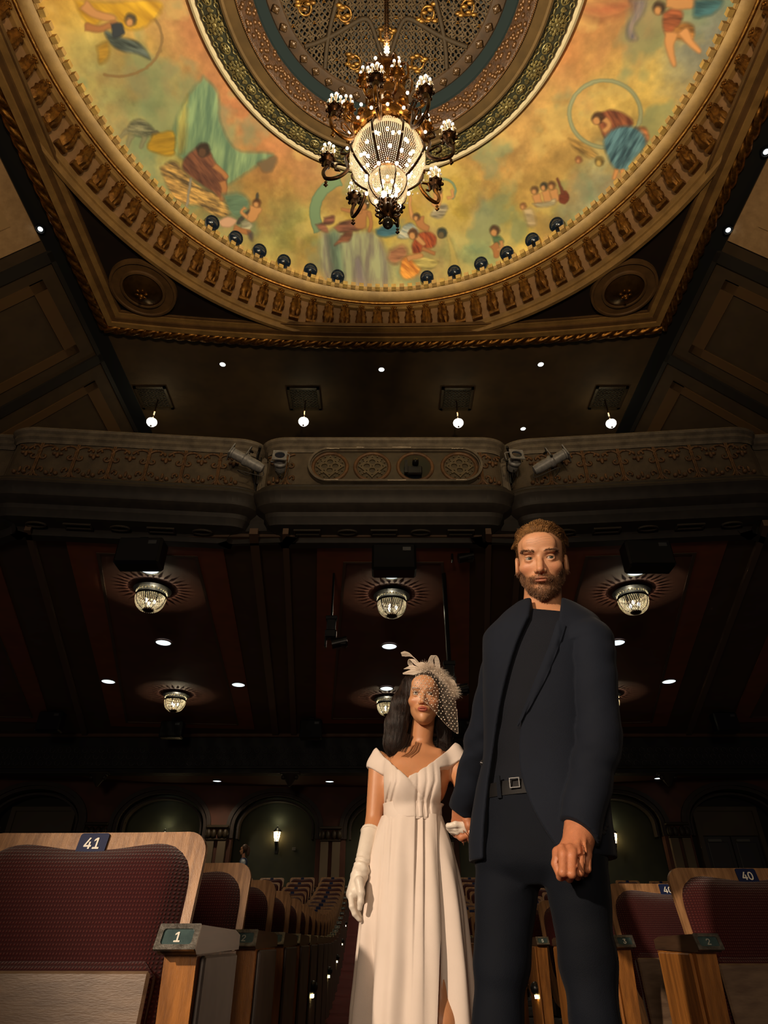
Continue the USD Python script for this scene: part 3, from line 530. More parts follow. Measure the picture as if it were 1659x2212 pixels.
# bulbs inside the basket
ib = [(.27, 7.62, 12, 0), (.31, 7.46, 12, .2), (.27, 7.24, 12, .1), (.18, 7.05, 8, 0), (.10, 6.84, 6, 0), (.06, 6.7, 4, .5)]
for r_, z_, n_, o_ in ib:
    for q in range(n_):
        al = o_ + 2 * PI * q / n_; obj('bulb', ball(P_(r_, al, z_), .021, 2), BULB, ch, smooth=True)
for q in range(NR): al = 2 * PI * (q + .5) / NR; obj('bulb', ball(P_(.255, al, 6.93), .020, 2), BULB, ch, smooth=True)
for q in range(6): al = 2 * PI * q / 6 + .2; obj('bulb', ball(P_(.13, al, 6.55), .020, 2), BULB, ch, smooth=True)
for q in range(16): al = 2 * PI * q / 16; obj('bulb', ball(P_(.475, al, 7.74), .018, 2), BULB, ch, smooth=True)
def cluster(parent, c, n, rad, hc, spire=True, dark=DKBRASS):
    cu = obj('candle_cup', cat([lathe([(.005, -.20), (.03, -.19), (.045, -.13), (.035, -.09), (.075, -.05), (.085, -.02), (.06, -.0), (.02, .01)], 14)] + [T(trimesh.creation.icosphere(1, .022), .085 * math.cos(t), .085 * math.sin(t), -.04) for t in np.linspace(0, 2 * PI, 8, endpoint=False)]).apply_translation(c), dark, parent, smooth=40)
    for q in range(n):
        al = 2 * PI * q / n + .4; b = c + np.array([rad * math.cos(al), rad * math.sin(al), .0])
        obj('candle', T(trimesh.creation.cylinder(.011, hc, sections=8), *(b + [0, 0, hc / 2])), CANDLE, parent, smooth=True)
        obj('bulb', ell(b + [0, 0, hc + .022], (.018, .018, .024), 2), BULB, parent, smooth=True)
    if spire:
        obj('crystal_spire', cat([tube([c, c + [0, 0, .34]], [.006, .003], 5), beads([c + [0, 0, .36], c + [0, 0, .33]], [.028, .018]), beads([c + [.10 * math.cos(t), .10 * math.sin(t), .05] for t in np.linspace(0, 2 * PI, 9)], .014)] + [tube(spline([c + [0, 0, .16], c + [.07 * math.cos(t), .07 * math.sin(t), .22], c + [.10 * math.cos(t), .10 * math.sin(t), .17]], 5), .003, 4) for t in np.linspace(0, 2 * PI, 7)[:-1]]), CRYST, parent, smooth=False)
for k in range(8):
    a = math.radians(-10 + 45 * k); ar = part('arm', ch)
    obj('scroll', cat([tube(spline([P_(.43, a, 7.80), P_(.50, a, 7.68), P_(.47, a, 7.42), P_(.58, a, 7.28), P_(.72, a, 7.30), P_(.765, a, 7.46), P_(.715, a, 7.58)], 7), .022, 7), tube(spline([P_(.44, a, 7.86), P_(.53, a, 7.94), P_(.57, a, 7.82), P_(.50, a, 7.78)], 5), .014, 5), tube(spline([P_(.49, a, 7.50), P_(.60, a, 7.58), P_(.62, a, 7.46), P_(.56, a, 7.42)], 5), .013, 5), beads([P_(.72, a, 7.22), P_(.72, a, 7.16)], [.022, .03])]), BRASS if k in (1, 5, 6) else DKBRASS, ar, smooth=True)
    cluster(ar, P_(.725, a, 7.76), 7, .066, .20)
    a2 = a + PI / 8; up = part('upper_arm', ch)
    obj('scroll', tube(spline([P_(.30, a2, 8.45), P_(.42, a2, 8.2), P_(.53, a2, 8.22), P_(.50, a2, 8.34)], 6), .018, 6), BRASS, up, smooth=True)
    cluster(up, P_(.50, a2, 8.5), 5, .052, .20, spire=False, dark=BRASS)
for q in range(8):
    al = 2 * PI * q / 8; b = P_(.22, al, 9.66); obj('candle', T(trimesh.creation.cylinder(.011, .16, sections=8), *(b + [0, 0, .08])), CANDLE, ch, smooth=True); obj('bulb', ell(b + [0, 0, .18], (.021, .021, .026), 2), BULB, ch, smooth=True)
for q in range(6): al = 2 * PI * q / 6 + .3; obj('bulb', ball(P_(.34, al, 8.62), .020, 2), BULB, ch, smooth=True)
obj('pendants', beads([P_(.66, a, 7.35) for a in np.linspace(0, 6.28, 24)] * 0 + [P_(bell(.6) + .05, a, bz(.6) - .1 * (i % 2)) for i, a in enumerate(np.linspace(0, 2 * PI, 32, endpoint=False))], .016), CRYST, ch, smooth=False, kind='stuff')
light('SphereLight', 'chandelier_light', (CHX, CHY, Zr(7.4)), 9, (1.0, .86, .62), radius=.12)
light('SphereLight', 'mural_fill', (CHX, CHY, Zr(10.45)), 1050, (1.0, .91, .65), radius=.2, cone=68, soft=.06, aim=(CHX, CHY, Zr(14)))  # added up-spot, cone shaped to light the mural and spare the spandrels

# rim lamps peeping over the dentils
LENS = mat('blue_lens', srgb(14, 23, 34), .08, 0., coat=1.)
BLACKM = mat('lamp_black', srgb(22, 23, 25), .35, .2)
ORD = 'first second third fourth fifth sixth seventh eighth ninth tenth eleventh twelfth'.split()
for i, (px, py) in enumerate([(443, 502), (497, 535), (552, 560), (608, 579), (668, 594), (728, 605), (923, 605), (983, 594), (1042, 578), (1099, 556), (1156, 529), (1211, 497)]):
    q = at(px, py, z=Zr(13.46)); d = q[:2] - DC; a = math.atan2(d[1], d[0]); c = np.array([DC[0] + 5.87 * math.cos(a), DC[1] + 5.87 * math.sin(a), Zr(13.42)])
    lm = thing('rim_lamp', f'dark blue lensed lamp on the dome cornice, {ORD[i]} from the left', 'lamp', c, a, group=None)
    n = np.array([-.75, 0, -.66]); u = np.cross(n, [0, 1, 0.])
    obj('housing', place(lathe([(.005, -.22), (.12, -.2), (.155, -.08), (.165, 0), (.15, .005), (.145, -.02)], 20), (0, 0, 0), u, (0, 1, 0), n), BLACKM, lm, smooth=40)
    obj('lens', place(lathe([(.147, -.015), (.10, .015), (.05, .03), (.003, .035)], 20), (0, 0, 0), u, (0, 1, 0), n), LENS, lm, smooth=True)
    obj('bracket', box(-.05, .28, -.02, .02, -.13, -.09), BLACKM, lm)
# side spots of the ceiling edge, recessed down-lights
DOWN = emitter('downlight_glow', (.92, 1.0, 1.0), 2.0); DIM = emitter('downlight_dim', (.86, .95, 1.0), 1.1)
TRIM = mat('trim_white', srgb(120, 118, 110), .5)
def downlight(p, r, glow, lab, group=None, rot=None):
    t = thing('downlight', lab, 'ceiling light', p, group=group)
    obj('trim', lathe([(r, .012), (r * 1.12, .004), (r * 1.2, -.006), (r * 1.02, -.012), (r, -.006)], 24), TRIM, t, smooth=True)
    obj('diffuser', lathe([(.002, -.006), (r * .5, -.007), (r, -.004)], 24), glow, t, smooth=True); return t
for px, py, l in ((481, 787, 'left one of three small round downlights behind the dome cornice'), (824, 798, 'middle one of three small round downlights behind the dome cornice'), (1168, 787, 'right one of three small round downlights behind the dome cornice'), (1130, 926, 'small round downlight just above the right part of the balcony rail')):
    downlight(at(px, py, z=Zr(12.19)), .075, DOWN, l)
for px, py, l in ((87, 495, 'spotlight bulb beside the left rope moulding of the ceiling'), (1573, 497, 'spotlight bulb beside the right rope moulding of the ceiling'), (1655, 328, 'spotlight bulb at the right edge of the picture above the lit toned side panel')):
    p = at(px, py, z=Zr(12.10)); t = thing('ceiling_spotlight', l, 'spotlight', p)
    obj('housing', lathe([(.10, .06), (.10, -.01), (.085, -.015), (.08, .01)], 20), BLACKM, t, smooth=40); obj('bulb', ell((0, 0, .0), (.05, .05, .035), 2), DOWN, t, smooth=True)
# globes under the square grilles at the rear
GLOBE = emitter('globe_glow', (1.0, .98, .90), 1.25)
GRB = mat('grille_brown', srgb(70, 56, 36), .6, .2, srgb(44, 36, 24), 30.)
for i, (gx, gy, lx, ly) in enumerate(((333, 858, 333, 912), (658, 860, 657, 911), (986, 860, 990, 914), (1313, 858, 1316, 915))):
    nth = ('leftmost', 'second from left', 'third from left', 'rightmost')[i]
    c = at(gx, gy, z=Zr(12.2)); t = thing('ceiling_grille', f'square brown ceiling vent grille above the {nth} hanging globe', 'vent', c)
    w = .43; obj('frame', cat([box(-w, w, -w, -w + .07, -.05, .02), box(-w, w, w - .07, w, -.05, .02), box(-w, -w + .07, -w, w, -.05, .02), box(w - .07, w, -w, w, -.05, .02)]), GRB, t, smooth=False)
    obj('panel', box(-w, w, -w, w, -.012, .02), mat('vent_dark', srgb(26, 22, 16), .8), t, smooth=False)
    obj('lattice', cat([T(trimesh.creation.torus(.045, .012, major_sections=10, minor_sections=4), x, y, -.02) for x in np.linspace(-.30, .30, 7) for y in np.linspace(-.30, .30, 7)]), GRB, t, smooth=True, kind='stuff')
    p = at(lx, ly, y=c[1] + .06); p = np.array([c[0] + (p[0] - c[0]) * .6, c[1] + .06, p[2]]); g = thing('globe_light', f'{nth} round milky globe lamp hanging over the balcony', 'pendant lamp', p)
    obj('globe', lathe([(.004, -.115), (.05, -.112), (.10, -.085), (.135, -.03), (.14, .02), (.125, .06), (.08, .09), (.04, .10)], 24), GLOBE, g, smooth=True)
    obj('cap', lathe([(.09, .085), (.06, .12), (.02, .15), (.015, .2)], 16), DKBRASS, g, smooth=True); obj('knob', ball((0, 0, -.125), .022), DKBRASS, g, smooth=True)
    obj('chain', tube([(0, 0, .18), (0, 0, Zr(12.2) - p[2])], .016, 6), DKBRASS, g)
    light('SphereLight', 'globe_glow', p + np.array([0, 0, .32]), 26.0, (1.0, .86, .5), radius=.06)
# ================================================================== balcony, its soffit, rear wall
BZ = 5.03                                             # balcony soffit above the lens
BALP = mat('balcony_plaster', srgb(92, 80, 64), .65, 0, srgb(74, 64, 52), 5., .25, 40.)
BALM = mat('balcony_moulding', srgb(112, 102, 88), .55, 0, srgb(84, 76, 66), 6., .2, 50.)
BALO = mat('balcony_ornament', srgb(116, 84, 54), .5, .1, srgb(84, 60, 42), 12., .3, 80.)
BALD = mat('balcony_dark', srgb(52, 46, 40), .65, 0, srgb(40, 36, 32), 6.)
CHIP = mat('chipped_paint', srgb(176, 164, 148), .7)
def plan(x):
    """front line of the balcony: three shallow bays with rounded shoulders between pilasters"""
    ax = abs(x)
    if ax < 1.93:
        y = 7.70; e = (ax - 1.55) / .38
    else:
        y = 7.74 - .088 * (ax - 2.2); e = max((2.33 - ax) / .38, (ax - 5.42) / .42)
        if ax > 6.2: y, e = 7.35 - .1 * (ax - 6.6), (6.6 - ax) / .38
    e = min(max(e, 0), 1)
    return y + .22 * (1 - math.sqrt(max(0, 1 - e * e)))
xs = np.unique(np.r_[np.linspace(-9.5, 9.5, 230), np.linspace(1.5, 2.4, 24), -np.linspace(1.5, 2.4, 24), np.linspace(5.3, 6.7, 24), -np.linspace(5.3, 6.7, 24)])
PL = np.array([(x, plan(x)) for x in xs])
tn = np.gradient(PL, axis=0); tn /= np.linalg.norm(tn, axis=1, keepdims=True); nm_ = np.stack([tn[:, 1], -tn[:, 0]], 1)      # towards the stage
def front(prof):
    """sweep a (projection, height) profile along the balcony front"""
    return grid(np.stack([np.stack([PL[:, 0] + nm_[:, 0] * p, PL[:, 1] + nm_[:, 1] * p, np.full(len(PL), Zr(z))], 1) for p, z in prof], 1))
bal = thing('balcony_front', 'curved balcony front with scroll tracery and a medallion panel', 'balcony', kind='structure')
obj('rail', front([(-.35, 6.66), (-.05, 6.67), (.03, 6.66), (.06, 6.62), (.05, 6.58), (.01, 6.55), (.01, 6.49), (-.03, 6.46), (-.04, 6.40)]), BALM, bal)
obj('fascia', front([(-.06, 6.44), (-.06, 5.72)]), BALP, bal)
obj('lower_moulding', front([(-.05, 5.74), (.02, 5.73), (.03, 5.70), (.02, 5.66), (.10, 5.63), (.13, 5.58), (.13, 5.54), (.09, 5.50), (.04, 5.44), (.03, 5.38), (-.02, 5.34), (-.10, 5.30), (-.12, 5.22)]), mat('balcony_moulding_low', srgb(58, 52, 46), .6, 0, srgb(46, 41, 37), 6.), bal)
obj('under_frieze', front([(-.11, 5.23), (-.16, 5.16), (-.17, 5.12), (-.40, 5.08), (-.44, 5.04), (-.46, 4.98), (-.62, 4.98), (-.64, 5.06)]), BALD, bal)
def onfront(x, z, off=0.):
    i = np.searchsorted(PL[:, 0], x); i = min(max(i, 1), len(PL) - 1); f = (x - PL[i - 1, 0]) / (PL[i, 0] - PL[i - 1, 0]); p = PL[i - 1] * (1 - f) + PL[i] * f; n = nm_[i - 1] * (1 - f) + nm_[i] * f
    return np.array([p[0] + n[0] * off, p[1] + n[1] * off, Zr(z)]), np.array([tn[i][0], tn[i][1], 0]), np.array([n[0], n[1], 0])
def orn(strokes, x, r, z0=0., off=-.045):
    return cat([tube(np.array([onfront(x + u, w + z0, off)[0] for u, w in st]), r, 5) for st in strokes])
def c2(cx, cy, r, a0, a1, n=8): t = np.radians(np.linspace(a0, a1, n)); return [(cx + r * math.cos(q), cy + r * math.sin(q)) for q in t]
MOD = .545
def spiral(cx, cy, r0, r1, a0, a1, n=12): t = np.radians(np.linspace(a0, a1, n)); rr = np.linspace(r0, r1, n); return [(cx + rr[i] * math.cos(t[i]), cy + rr[i] * math.sin(t[i])) for i in range(n)]
def module(x, half=0):
    pst = obj('tracery_post', orn([[(-.012, 5.74), (-.012, 6.40)], [(.012, 5.74), (.012, 6.40)]], x, .016), BALO, bal, smooth=True)
    sc = [spiral(s * .115, 6.235, .13, .13, 90 if s > 0 else 90, 180 if s > 0 else 0, 7) for s in (1, -1)] + [spiral(s * .075, 6.15, .06, .015, 180 if s > 0 else 0, 480 if s > 0 else -300, 10) for s in (1, -1)]
    obj('tracery_scroll', orn(sc, x, .019), BALO, bal, smooth=True)
    obj('foot_scroll', orn([spiral(s * .085, 5.90, .05, .02, -60 if s > 0 else 240, 230 if s > 0 else -50, 9) for s in (1, -1)] + [[(s * .01, 5.86), (s * .05, 5.79), (s * .13, 5.745)] for s in (1, -1)], x, .019), BALO, bal, smooth=True)
def between(x):
    obj('arch_drop', orn([spiral(s * .155, 6.24, .125, .125, 90, 20 if s < 0 else 160, 6) for s in (-1, 1)] + [spiral(s * .055, 6.29, .05, .02, 200 if s < 0 else -20, -60 if s < 0 else 240, 8) for s in (-1, 1)], x, .018), BALO, bal, smooth=True)
    q, u, n = onfront(x, 6.20, -.04)
    obj('fleur', cat([ell(q + [0, 0, -.02], (.03, .03, .055), 1), ell(q - u * .05, (.035, .03, .025), 1), ell(q + u * .05, (.035, .03, .025), 1)]), BALO, bal, smooth=True)
    q, u, n = onfront(x, 5.83, -.04)
    obj('base_fleur', cat([ell(q - u * .07, (.035, .035, .035), 1), ell(q + u * .07, (.035, .035, .035), 1), ell(q + [0, 0, .05], (.022, .025, .055), 1), ell(q + [0, 0, -.05], (.04, .03, .02), 1)]), BALO, bal, smooth=True)
for s in (-1, 1):
    for k in range(6): module(s * (2.58 + MOD * k))
    for k in range(5): between(s * (2.58 + MOD * (k + .5)))
    for k in range(3): module(s * (6.75 + MOD * k)); between(s * (6.75 + MOD * (k + .5)))
    module(s * 1.52); between(s * 2.36); between(s * 1.72); between(s * 5.50)
# pilasters between the bays
for s in (-1, 1):
    for x in (1.93, 6.2):
        q, u, n = onfront(s * x, 6.0, .0)
        obj('pilaster', cat([place(box(-.085, .085, -.32, .32, -.05, .05, .01), q, u, (0, 0, 1), n), place(box(-.055, -.02, -.30, .30, .05, .065), q, u, (0, 0, 1), n), place(box(.02, .055, -.30, .30, .05, .065), q, u, (0, 0, 1), n), place(box(-.11, .11, -.40, -.32, -.05, .08, .012), q, u, (0, 0, 1), n)]), BALM, bal, smooth=False)
# medallion panel of the middle bay
def stad(w, h, cx=0): return sbox(-w, -h, w, h).buffer(0) if False else unary_union([Point(-w, 0).buffer(h, quad_segs=24), Point(w, 0).buffer(h, quad_segs=24), sbox(-w, -h, w, h)])
MC = at(854, 1006, y=7.70); MZ = MC[2]
def onpanel(poly, y0, d): return place(extr(poly, d), (MC[0], y0, MZ), (1, 0, 0), (0, 0, 1), (0, -1, 0))
obj('medallion_frame', cat([onpanel(stad(1.02, .335).difference(stad(1.02, .30)), 7.745, .10), onpanel(stad(1.02, .30).difference(stad(1.02, .285)), 7.745, .06)]), BALM, bal, smooth=False)
MX4 = [-1.02, -.36, .31, 1.00]
win = unary_union([Point(MX4[2], 0).buffer(.255, quad_segs=24)])
obj('medallion_ground', onpanel(stad(1.02, .29), 7.755, .02), mat('medallion_ground', srgb(84, 74, 56), .65, 0, srgb(70, 62, 48), 8.), bal, smooth=False)
for i, mx in enumerate(MX4):
    c = (MC[0] + mx, 7.735, MZ)
    obj('medallion_ring', place(trimesh.creation.torus(.268, .030, major_sections=40, minor_sections=8), c, (1, 0, 0), (0, 0, 1), (0, -1, 0)), BALO, bal, smooth=True)
    if i == 2: continue
    qf = unary_union([Point(.085 * math.cos(t), .085 * math.sin(t)).buffer(.062, quad_segs=8) for t in (0, PI / 2, PI, 1.5 * PI)])
    dm = Polygon([(.2 * math.cos(t), .2 * math.sin(t)) for t in np.linspace(0, 2 * PI, 4, endpoint=False)])
    rel = [qf.buffer(.014).difference(qf.buffer(-.014)), dm.buffer(.01).difference(dm.buffer(-.014)).difference(qf)] + [Point(.165 * math.cos(t), .165 * math.sin(t)).buffer(.022) for t in np.linspace(PI / 4, 2 * PI + PI / 4, 4, endpoint=False)] + [Point(.21 * math.cos(t), .21 * math.sin(t)).buffer(.012) for t in np.linspace(PI / 8, 2 * PI + PI / 8, 16, endpoint=False)]
    obj('quatrefoil', place(extr(unary_union(rel), .028), c, (1, 0, 0), (0, 0, 1), (0, -1, 0)), mat('medallion_relief', srgb(96, 84, 62), .6), bal, smooth=False)
cw = (MC[0] + MX4[2], 7.73, MZ)
w_ = obj('port_window', place(lathe([(.002, 0), (.25, 0)], 40), (cw[0], 7.728, cw[2]), (1, 0, 0), (0, 0, 1), (0, -1, 0)), mat('dark_glass', srgb(20, 24, 30), .06), bal, smooth=True)
pj = thing('projector', 'dark projector behind the round window of the balcony front', 'projector', (cw[0], 7.66, cw[2] - .2))
obj('body', box(-.13, .10, -.03, .04, 0, .15, .015), BLACKM, pj); obj('lens', place(lathe([(.0, .10), (.045, .10), (.05, .06), (.05, 0)], 16), (.0, -.0, .2), (1, 0, 0), (0, 0, 1), (0, -1, 0)), mat('lens_dark', srgb(14, 14, 16), .1), pj, smooth=True); obj('bracket', box(-.17, -.12, -.03, .0, .02, .26), BLACKM, pj)
chips = [(-.98, .30, .20), (-.98, -.315, .22), (.98, .30, .18), (1.0, -.315, .16), (.1, .325, .3), (-.55, .325, .12), (.02, -.325, .28)]
rg = np.random.default_rng(5)
obj('chipped_paint', cat([onpanel(Polygon([(cx + l * t, cz + .012 * rg.uniform(.2, 1)) for t in np.linspace(-.5, .5, 9)] + [(cx + l * t, cz - .012 * rg.uniform(.2, 1)) for t in np.linspace(.5, -.5, 9)]), 7.643, .003) for cx, cz, l in chips]), CHIP, bal, smooth=False)
# underside frieze: sunk panels and ovals
for s in (-1, 1):
    for k, x in enumerate((.0, .55, 1.15, 2.7, 3.3, 3.9, 4.5, 5.1)):
        if s < 0 and x == 0: continue
        q, u, n = onfront(s * x, 5.09, -.29); up = np.array([0, 0, 1.]); dn = (n * .17 - up * .98); tt = n
        if k % 2 == 0: g = sbox(-.20, -.07, .20, .07); g = g.difference(g.buffer(-.022, join_style=2))
        else: g = trimesh.path.polygons.Polygon([(.15 * math.cos(t), .075 * math.sin(t)) for t in np.linspace(0, 2 * PI, 24, endpoint=False)]); g = g.difference(g.buffer(-.022))
        obj('frieze_panel', place(extr(g, .03), q - up * .02, u, tt, dn), mat('frieze_frame', srgb(64, 56, 48), .6), bal, smooth=False)

# soffit under the balcony with fan-shaped panels -------------------------------
ce = thing('ceiling_balcony', 'low dark red ceiling under the balcony with bordered fan panels', 'ceiling', kind='structure')
UND = mat('soffit_brown', srgb(96, 74, 58), .75, 0, srgb(86, 66, 52), 2.); PANB = mat('soffit_red_border', srgb(152, 82, 54), .72, 0, srgb(134, 76, 52), 3.); PANI = mat('soffit_inner', srgb(112, 68, 54), .75, 0, srgb(100, 62, 50), 2.)
obj('slab', box(-13, 13, 8.1, 19.3, Zr(BZ + .02), Zr(BZ + .12)), UND, ce, smooth=False)
def soffit_poly(pxs, z=BZ): return [at(px, py, z=Zr(z))[:2] for px, py in pxs]
PANELS = [[(140, 1160), (480, 1172), (550, 1575), (240, 1568)], [(685, 1183), (1015, 1183), (1012, 1562), (682, 1562)], [(1212, 1172), (1575, 1160), (1440, 1568), (1135, 1575)], [(-300, 1130), (-20, 1160), (110, 1560), (-130, 1555)], [(1750, 1160), (2000, 1130), (1800, 1555), (1580, 1560)]]
for q in PANELS:
    g = Polygon(soffit_poly(q)).buffer(0)
    obj('panel_border', T(extr(g.difference(g.buffer(-.42, join_style=2)), .05), 0, 0, Zr(BZ) - .01), PANB, ce, smooth=False)
    gi = g.buffer(-.42, join_style=2)
    obj('panel', T(extr(gi, .03), 0, 0, Zr(BZ) + .0), PANI, ce, smooth=False)
    obj('panel_bead', T(extr(gi.difference(gi.buffer(-.05, join_style=2)), .05), 0, 0, Zr(BZ) - .02), UND, ce, smooth=False)
RIB = mat('soffit_rib', srgb(110, 86, 68), .6)
for q in ([(540, 1148), (556, 1148), (602, 1592), (590, 1592)], [(612, 1148), (622, 1148), (640, 1592), (630, 1592)], [(1118, 1148), (1128, 1148), (1096, 1592), (1086, 1592)], [(1050, 1148), (1060, 1148), (1052, 1592), (1044, 1592)], [(55, 1140), (66, 1140), (190, 1590), (180, 1590)], [(1650, 1130), (1660, 1130), (1490, 1590), (1480, 1590)]):
    obj('rib', T(extr(Polygon(soffit_poly(q)).buffer(.01), .10), 0, 0, Zr(BZ) - .05), RIB, ce, smooth=False)
# bulkhead with carved frieze and the low rear ceiling
bk = thing('wall_bulkhead', 'dark bulkhead with carved frieze at the rear of the balcony soffit', 'bulkhead', kind='structure')
obj('beam', box(-13, 13, 19.2, 19.5, Zr(3.95), Zr(5.1)), mat('bulkhead_dark', srgb(30, 28, 30), .7), bk, smooth=False)
obj('cornice', box(-13, 13, 19.05, 19.2, Zr(4.95), Zr(5.05), .02), mat('bulkhead_bead', srgb(92, 62, 42), .6), bk)
obj('moulding', cat([box(-13, 13, 19.1, 19.2, Zr(4.08), Zr(4.14), .02), box(-13, 13, 19.12, 19.2, Zr(3.95), Zr(4.0), .015)]), mat('bulkhead_mould', srgb(44, 40, 40), .6), bk)
lfz = []
for i, x in enumerate(np.arange(-12.6, 12.6, .24)):
    for z in (4.24, 4.42, 4.60): lfz.append(place(trimesh.creation.torus(.075, .018, major_sections=10, minor_sections=4), (x + (.12 if z == 4.42 else 0), 19.19, Zr(z)), (1, 0, 0), (0, 0, 1), (0, -1, 0)))
obj('frieze_lattice', cat(lfz), mat('frieze_scroll', srgb(54, 50, 54), .55), bk, smooth=True, kind='stuff')
for px in (215, 627, 1140, 1440):
    p = at(px, 1672, y=19.1); obj('corbel', cat([box(p[0] - .28, p[0] + .28, 19.0, 19.2, Zr(3.9), Zr(3.98), .02), cone((p[0], 19.1, Zr(3.9)), (p[0], 19.1, Zr(3.58)), .24, .03, 10)] + [ball((p[0] + dx, 19.05, Zr(3.82)), .07) for dx in (-.18, 0, .18)]), mat('corbel_dark', srgb(44, 34, 28), .6), bk, smooth=40)
obj('rear_ceiling', box(-14, 14, 19.4, 24, Zr(4.12), Zr(4.2)), mat('rear_ceiling_brown', srgb(92, 56, 40), .75), bk, smooth=False)
# rear wall: arcade -----------------------------------------------------------
def wy(x): return 22.3 - x * x / 90.0
RW = mat('rear_wall_red', srgb(98, 58, 44), .75, 0, srgb(84, 52, 40), 2.); NICHE = mat('niche_green', srgb(72, 76, 60), .75, 0, srgb(62, 66, 54), 2.); ARCHM = mat('arch_moulding', srgb(58, 44, 36), .6, 0, srgb(46, 36, 30), 8.); COLM = mat('column_cream', srgb(120, 104, 82), .6)
bw = thing('wall_back', 'rear wall with a row of moulded arches on pilasters', 'wall', kind='structure')
AX = [at(px, 1800, y=22.1)[0] for px in (107, 357, 595, 836, 1078, 1322, 1552)]
AW, SPR, TOPZ = 1.30, 2.93, 4.05
def archpoly(w, top, z0=-1.0): return Polygon([(-w, z0), (-w, SPR)] + [(-w * math.cos(t), SPR + (top - SPR) * math.sin(t)) for t in np.linspace(0, PI, 30)[1:-1]] + [(w, SPR), (w, z0)])
allx = [AX[0] - 3.6] + AX + [AX[-1] + 3.6]
outer = sbox(-14, -1.0, 14, 4.25)
wallp = outer.difference(unary_union([__import__('shapely').affinity.translate(archpoly(AW, 3.86), x, 0) for x in allx]))
def bend(m):                                             # flat (x, z) extrusion -> curved wall
    V = np.array(m.vertices); x, z, d = V[:, 0].copy(), V[:, 1].copy(), V[:, 2].copy(); V[:, 0], V[:, 1], V[:, 2] = x, wy(x) - d, z + CZ
    f = m.faces; return trimesh.Trimesh(V, f, process=False)
wp = [wallp.intersection(sbox(a, -1, b, 5)) for a, b in zip(np.linspace(-14, 14, 29)[:-1], np.linspace(-14, 14, 29)[1:])]
obj('arcade', cat([bend(extr(g, .25)) for g in wp]), RW, bw, smooth=False)
DOORS = (0, 6)
for i, x in enumerate(AX):
    dep = .45
    obj('arch_moulding', cat([bend(T(extr(archpoly(AW + .20, 4.06, 2.6).difference(archpoly(AW + .08, 3.94, 2.5)), .33), x, 0, 0)), bend(T(extr(archpoly(AW + .07, 3.93, 2.6).difference(archpoly(AW - .03, 3.83, 2.5)), .29), x, 0, 0)), bend(T(extr(archpoly(AW - .10, 3.75, 2.6).difference(archpoly(AW - .16, 3.69, 2.5)), .27), x, 0, -.12))]), ARCHM, bw, smooth=False)
    obj('niche', grid(np.array([[(x - 1.6, wy(x) + dep, Zr(-1)), (x - 1.6, wy(x) + dep, Zr(4.2))], [(x + 1.6, wy(x) + dep, Zr(-1)), (x + 1.6, wy(x) + dep, Zr(4.2))]])), NICHE if i not in DOORS else mat('door_niche', srgb(44, 40, 40), .75), bw, smooth=False)
    if i in DOORS:
        dr = thing(f'door_{1 + DOORS.index(i)}', f'grey double door in the {"left" if i == 0 else "right"} end arch of the rear wall', 'door', kind='structure'); y = wy(x) + dep
        DG = mat('door_grey', srgb(76, 74, 74), .55); DF = mat('door_frame', srgb(92, 82, 68), .6)
        obj('frame', cat([box(x - 1.0, x - .86, y - .2, y, Zr(-1), Zr(3.3)), box(x + .86, x + 1.0, y - .2, y, Zr(-1), Zr(3.3)), box(x - 1.0, x + 1.0, y - .2, y, Zr(3.3), Zr(3.42)), box(x - .9, x + .9, y - .12, y, Zr(2.62), Zr(3.3))]), DF, dr, smooth=False)
        for sd in (-1, 1):
            x0, x1 = sorted((x + sd * .02, x + sd * .84)); lf_ = obj('door_leaf', cat([box(x0, x1, y - .1, y - .04, Zr(-1), Zr(2.6)), box(x0 + .1, x1 - .1, y - .13, y - .1, Zr(1.4), Zr(2.45), .02), box(x0 + .1, x1 - .1, y - .13, y - .1, Zr(-.5), Zr(1.2), .02)]), DG, dr, smooth=False)
            obj('closer', box(x0 + .1, x0 + .5, y - .2, y - .1, Zr(2.45), Zr(2.52)), TRIM, lf_, smooth=False); obj('handle', box(x + sd * .08 - .02, x + sd * .08 + .02, y - .18, y - .1, Zr(1.2), Zr(1.42)), BLACKM, lf_, smooth=False)
for i in range(len(AX) + 1):
    x = (allx[i] + allx[i + 1]) / 2; y = wy(x) - .25
    obj('column', cat([box(x - .30, x - .06, y - .12, y, Zr(-1), Zr(2.55)), box(x + .06, x + .30, y - .12, y, Zr(-1), Zr(2.55))]), COLM, bw, smooth=False)
    obj('capital', cat([box(x - .34, x + .34, y - .17, y, Zr(2.86), Zr(2.95), .02)] + [ell((x + dx, y - .12, Zr(2.7)), (.09, .08, .14), 1) for dx in (-.26, -.1, .1, .26)] + [box(x - .32, x + .32, y - .15, y, Zr(2.52), Zr(2.58), .02)]), mat('capital_bronze', srgb(62, 50, 34), .5, .2), bw, smooth=40)
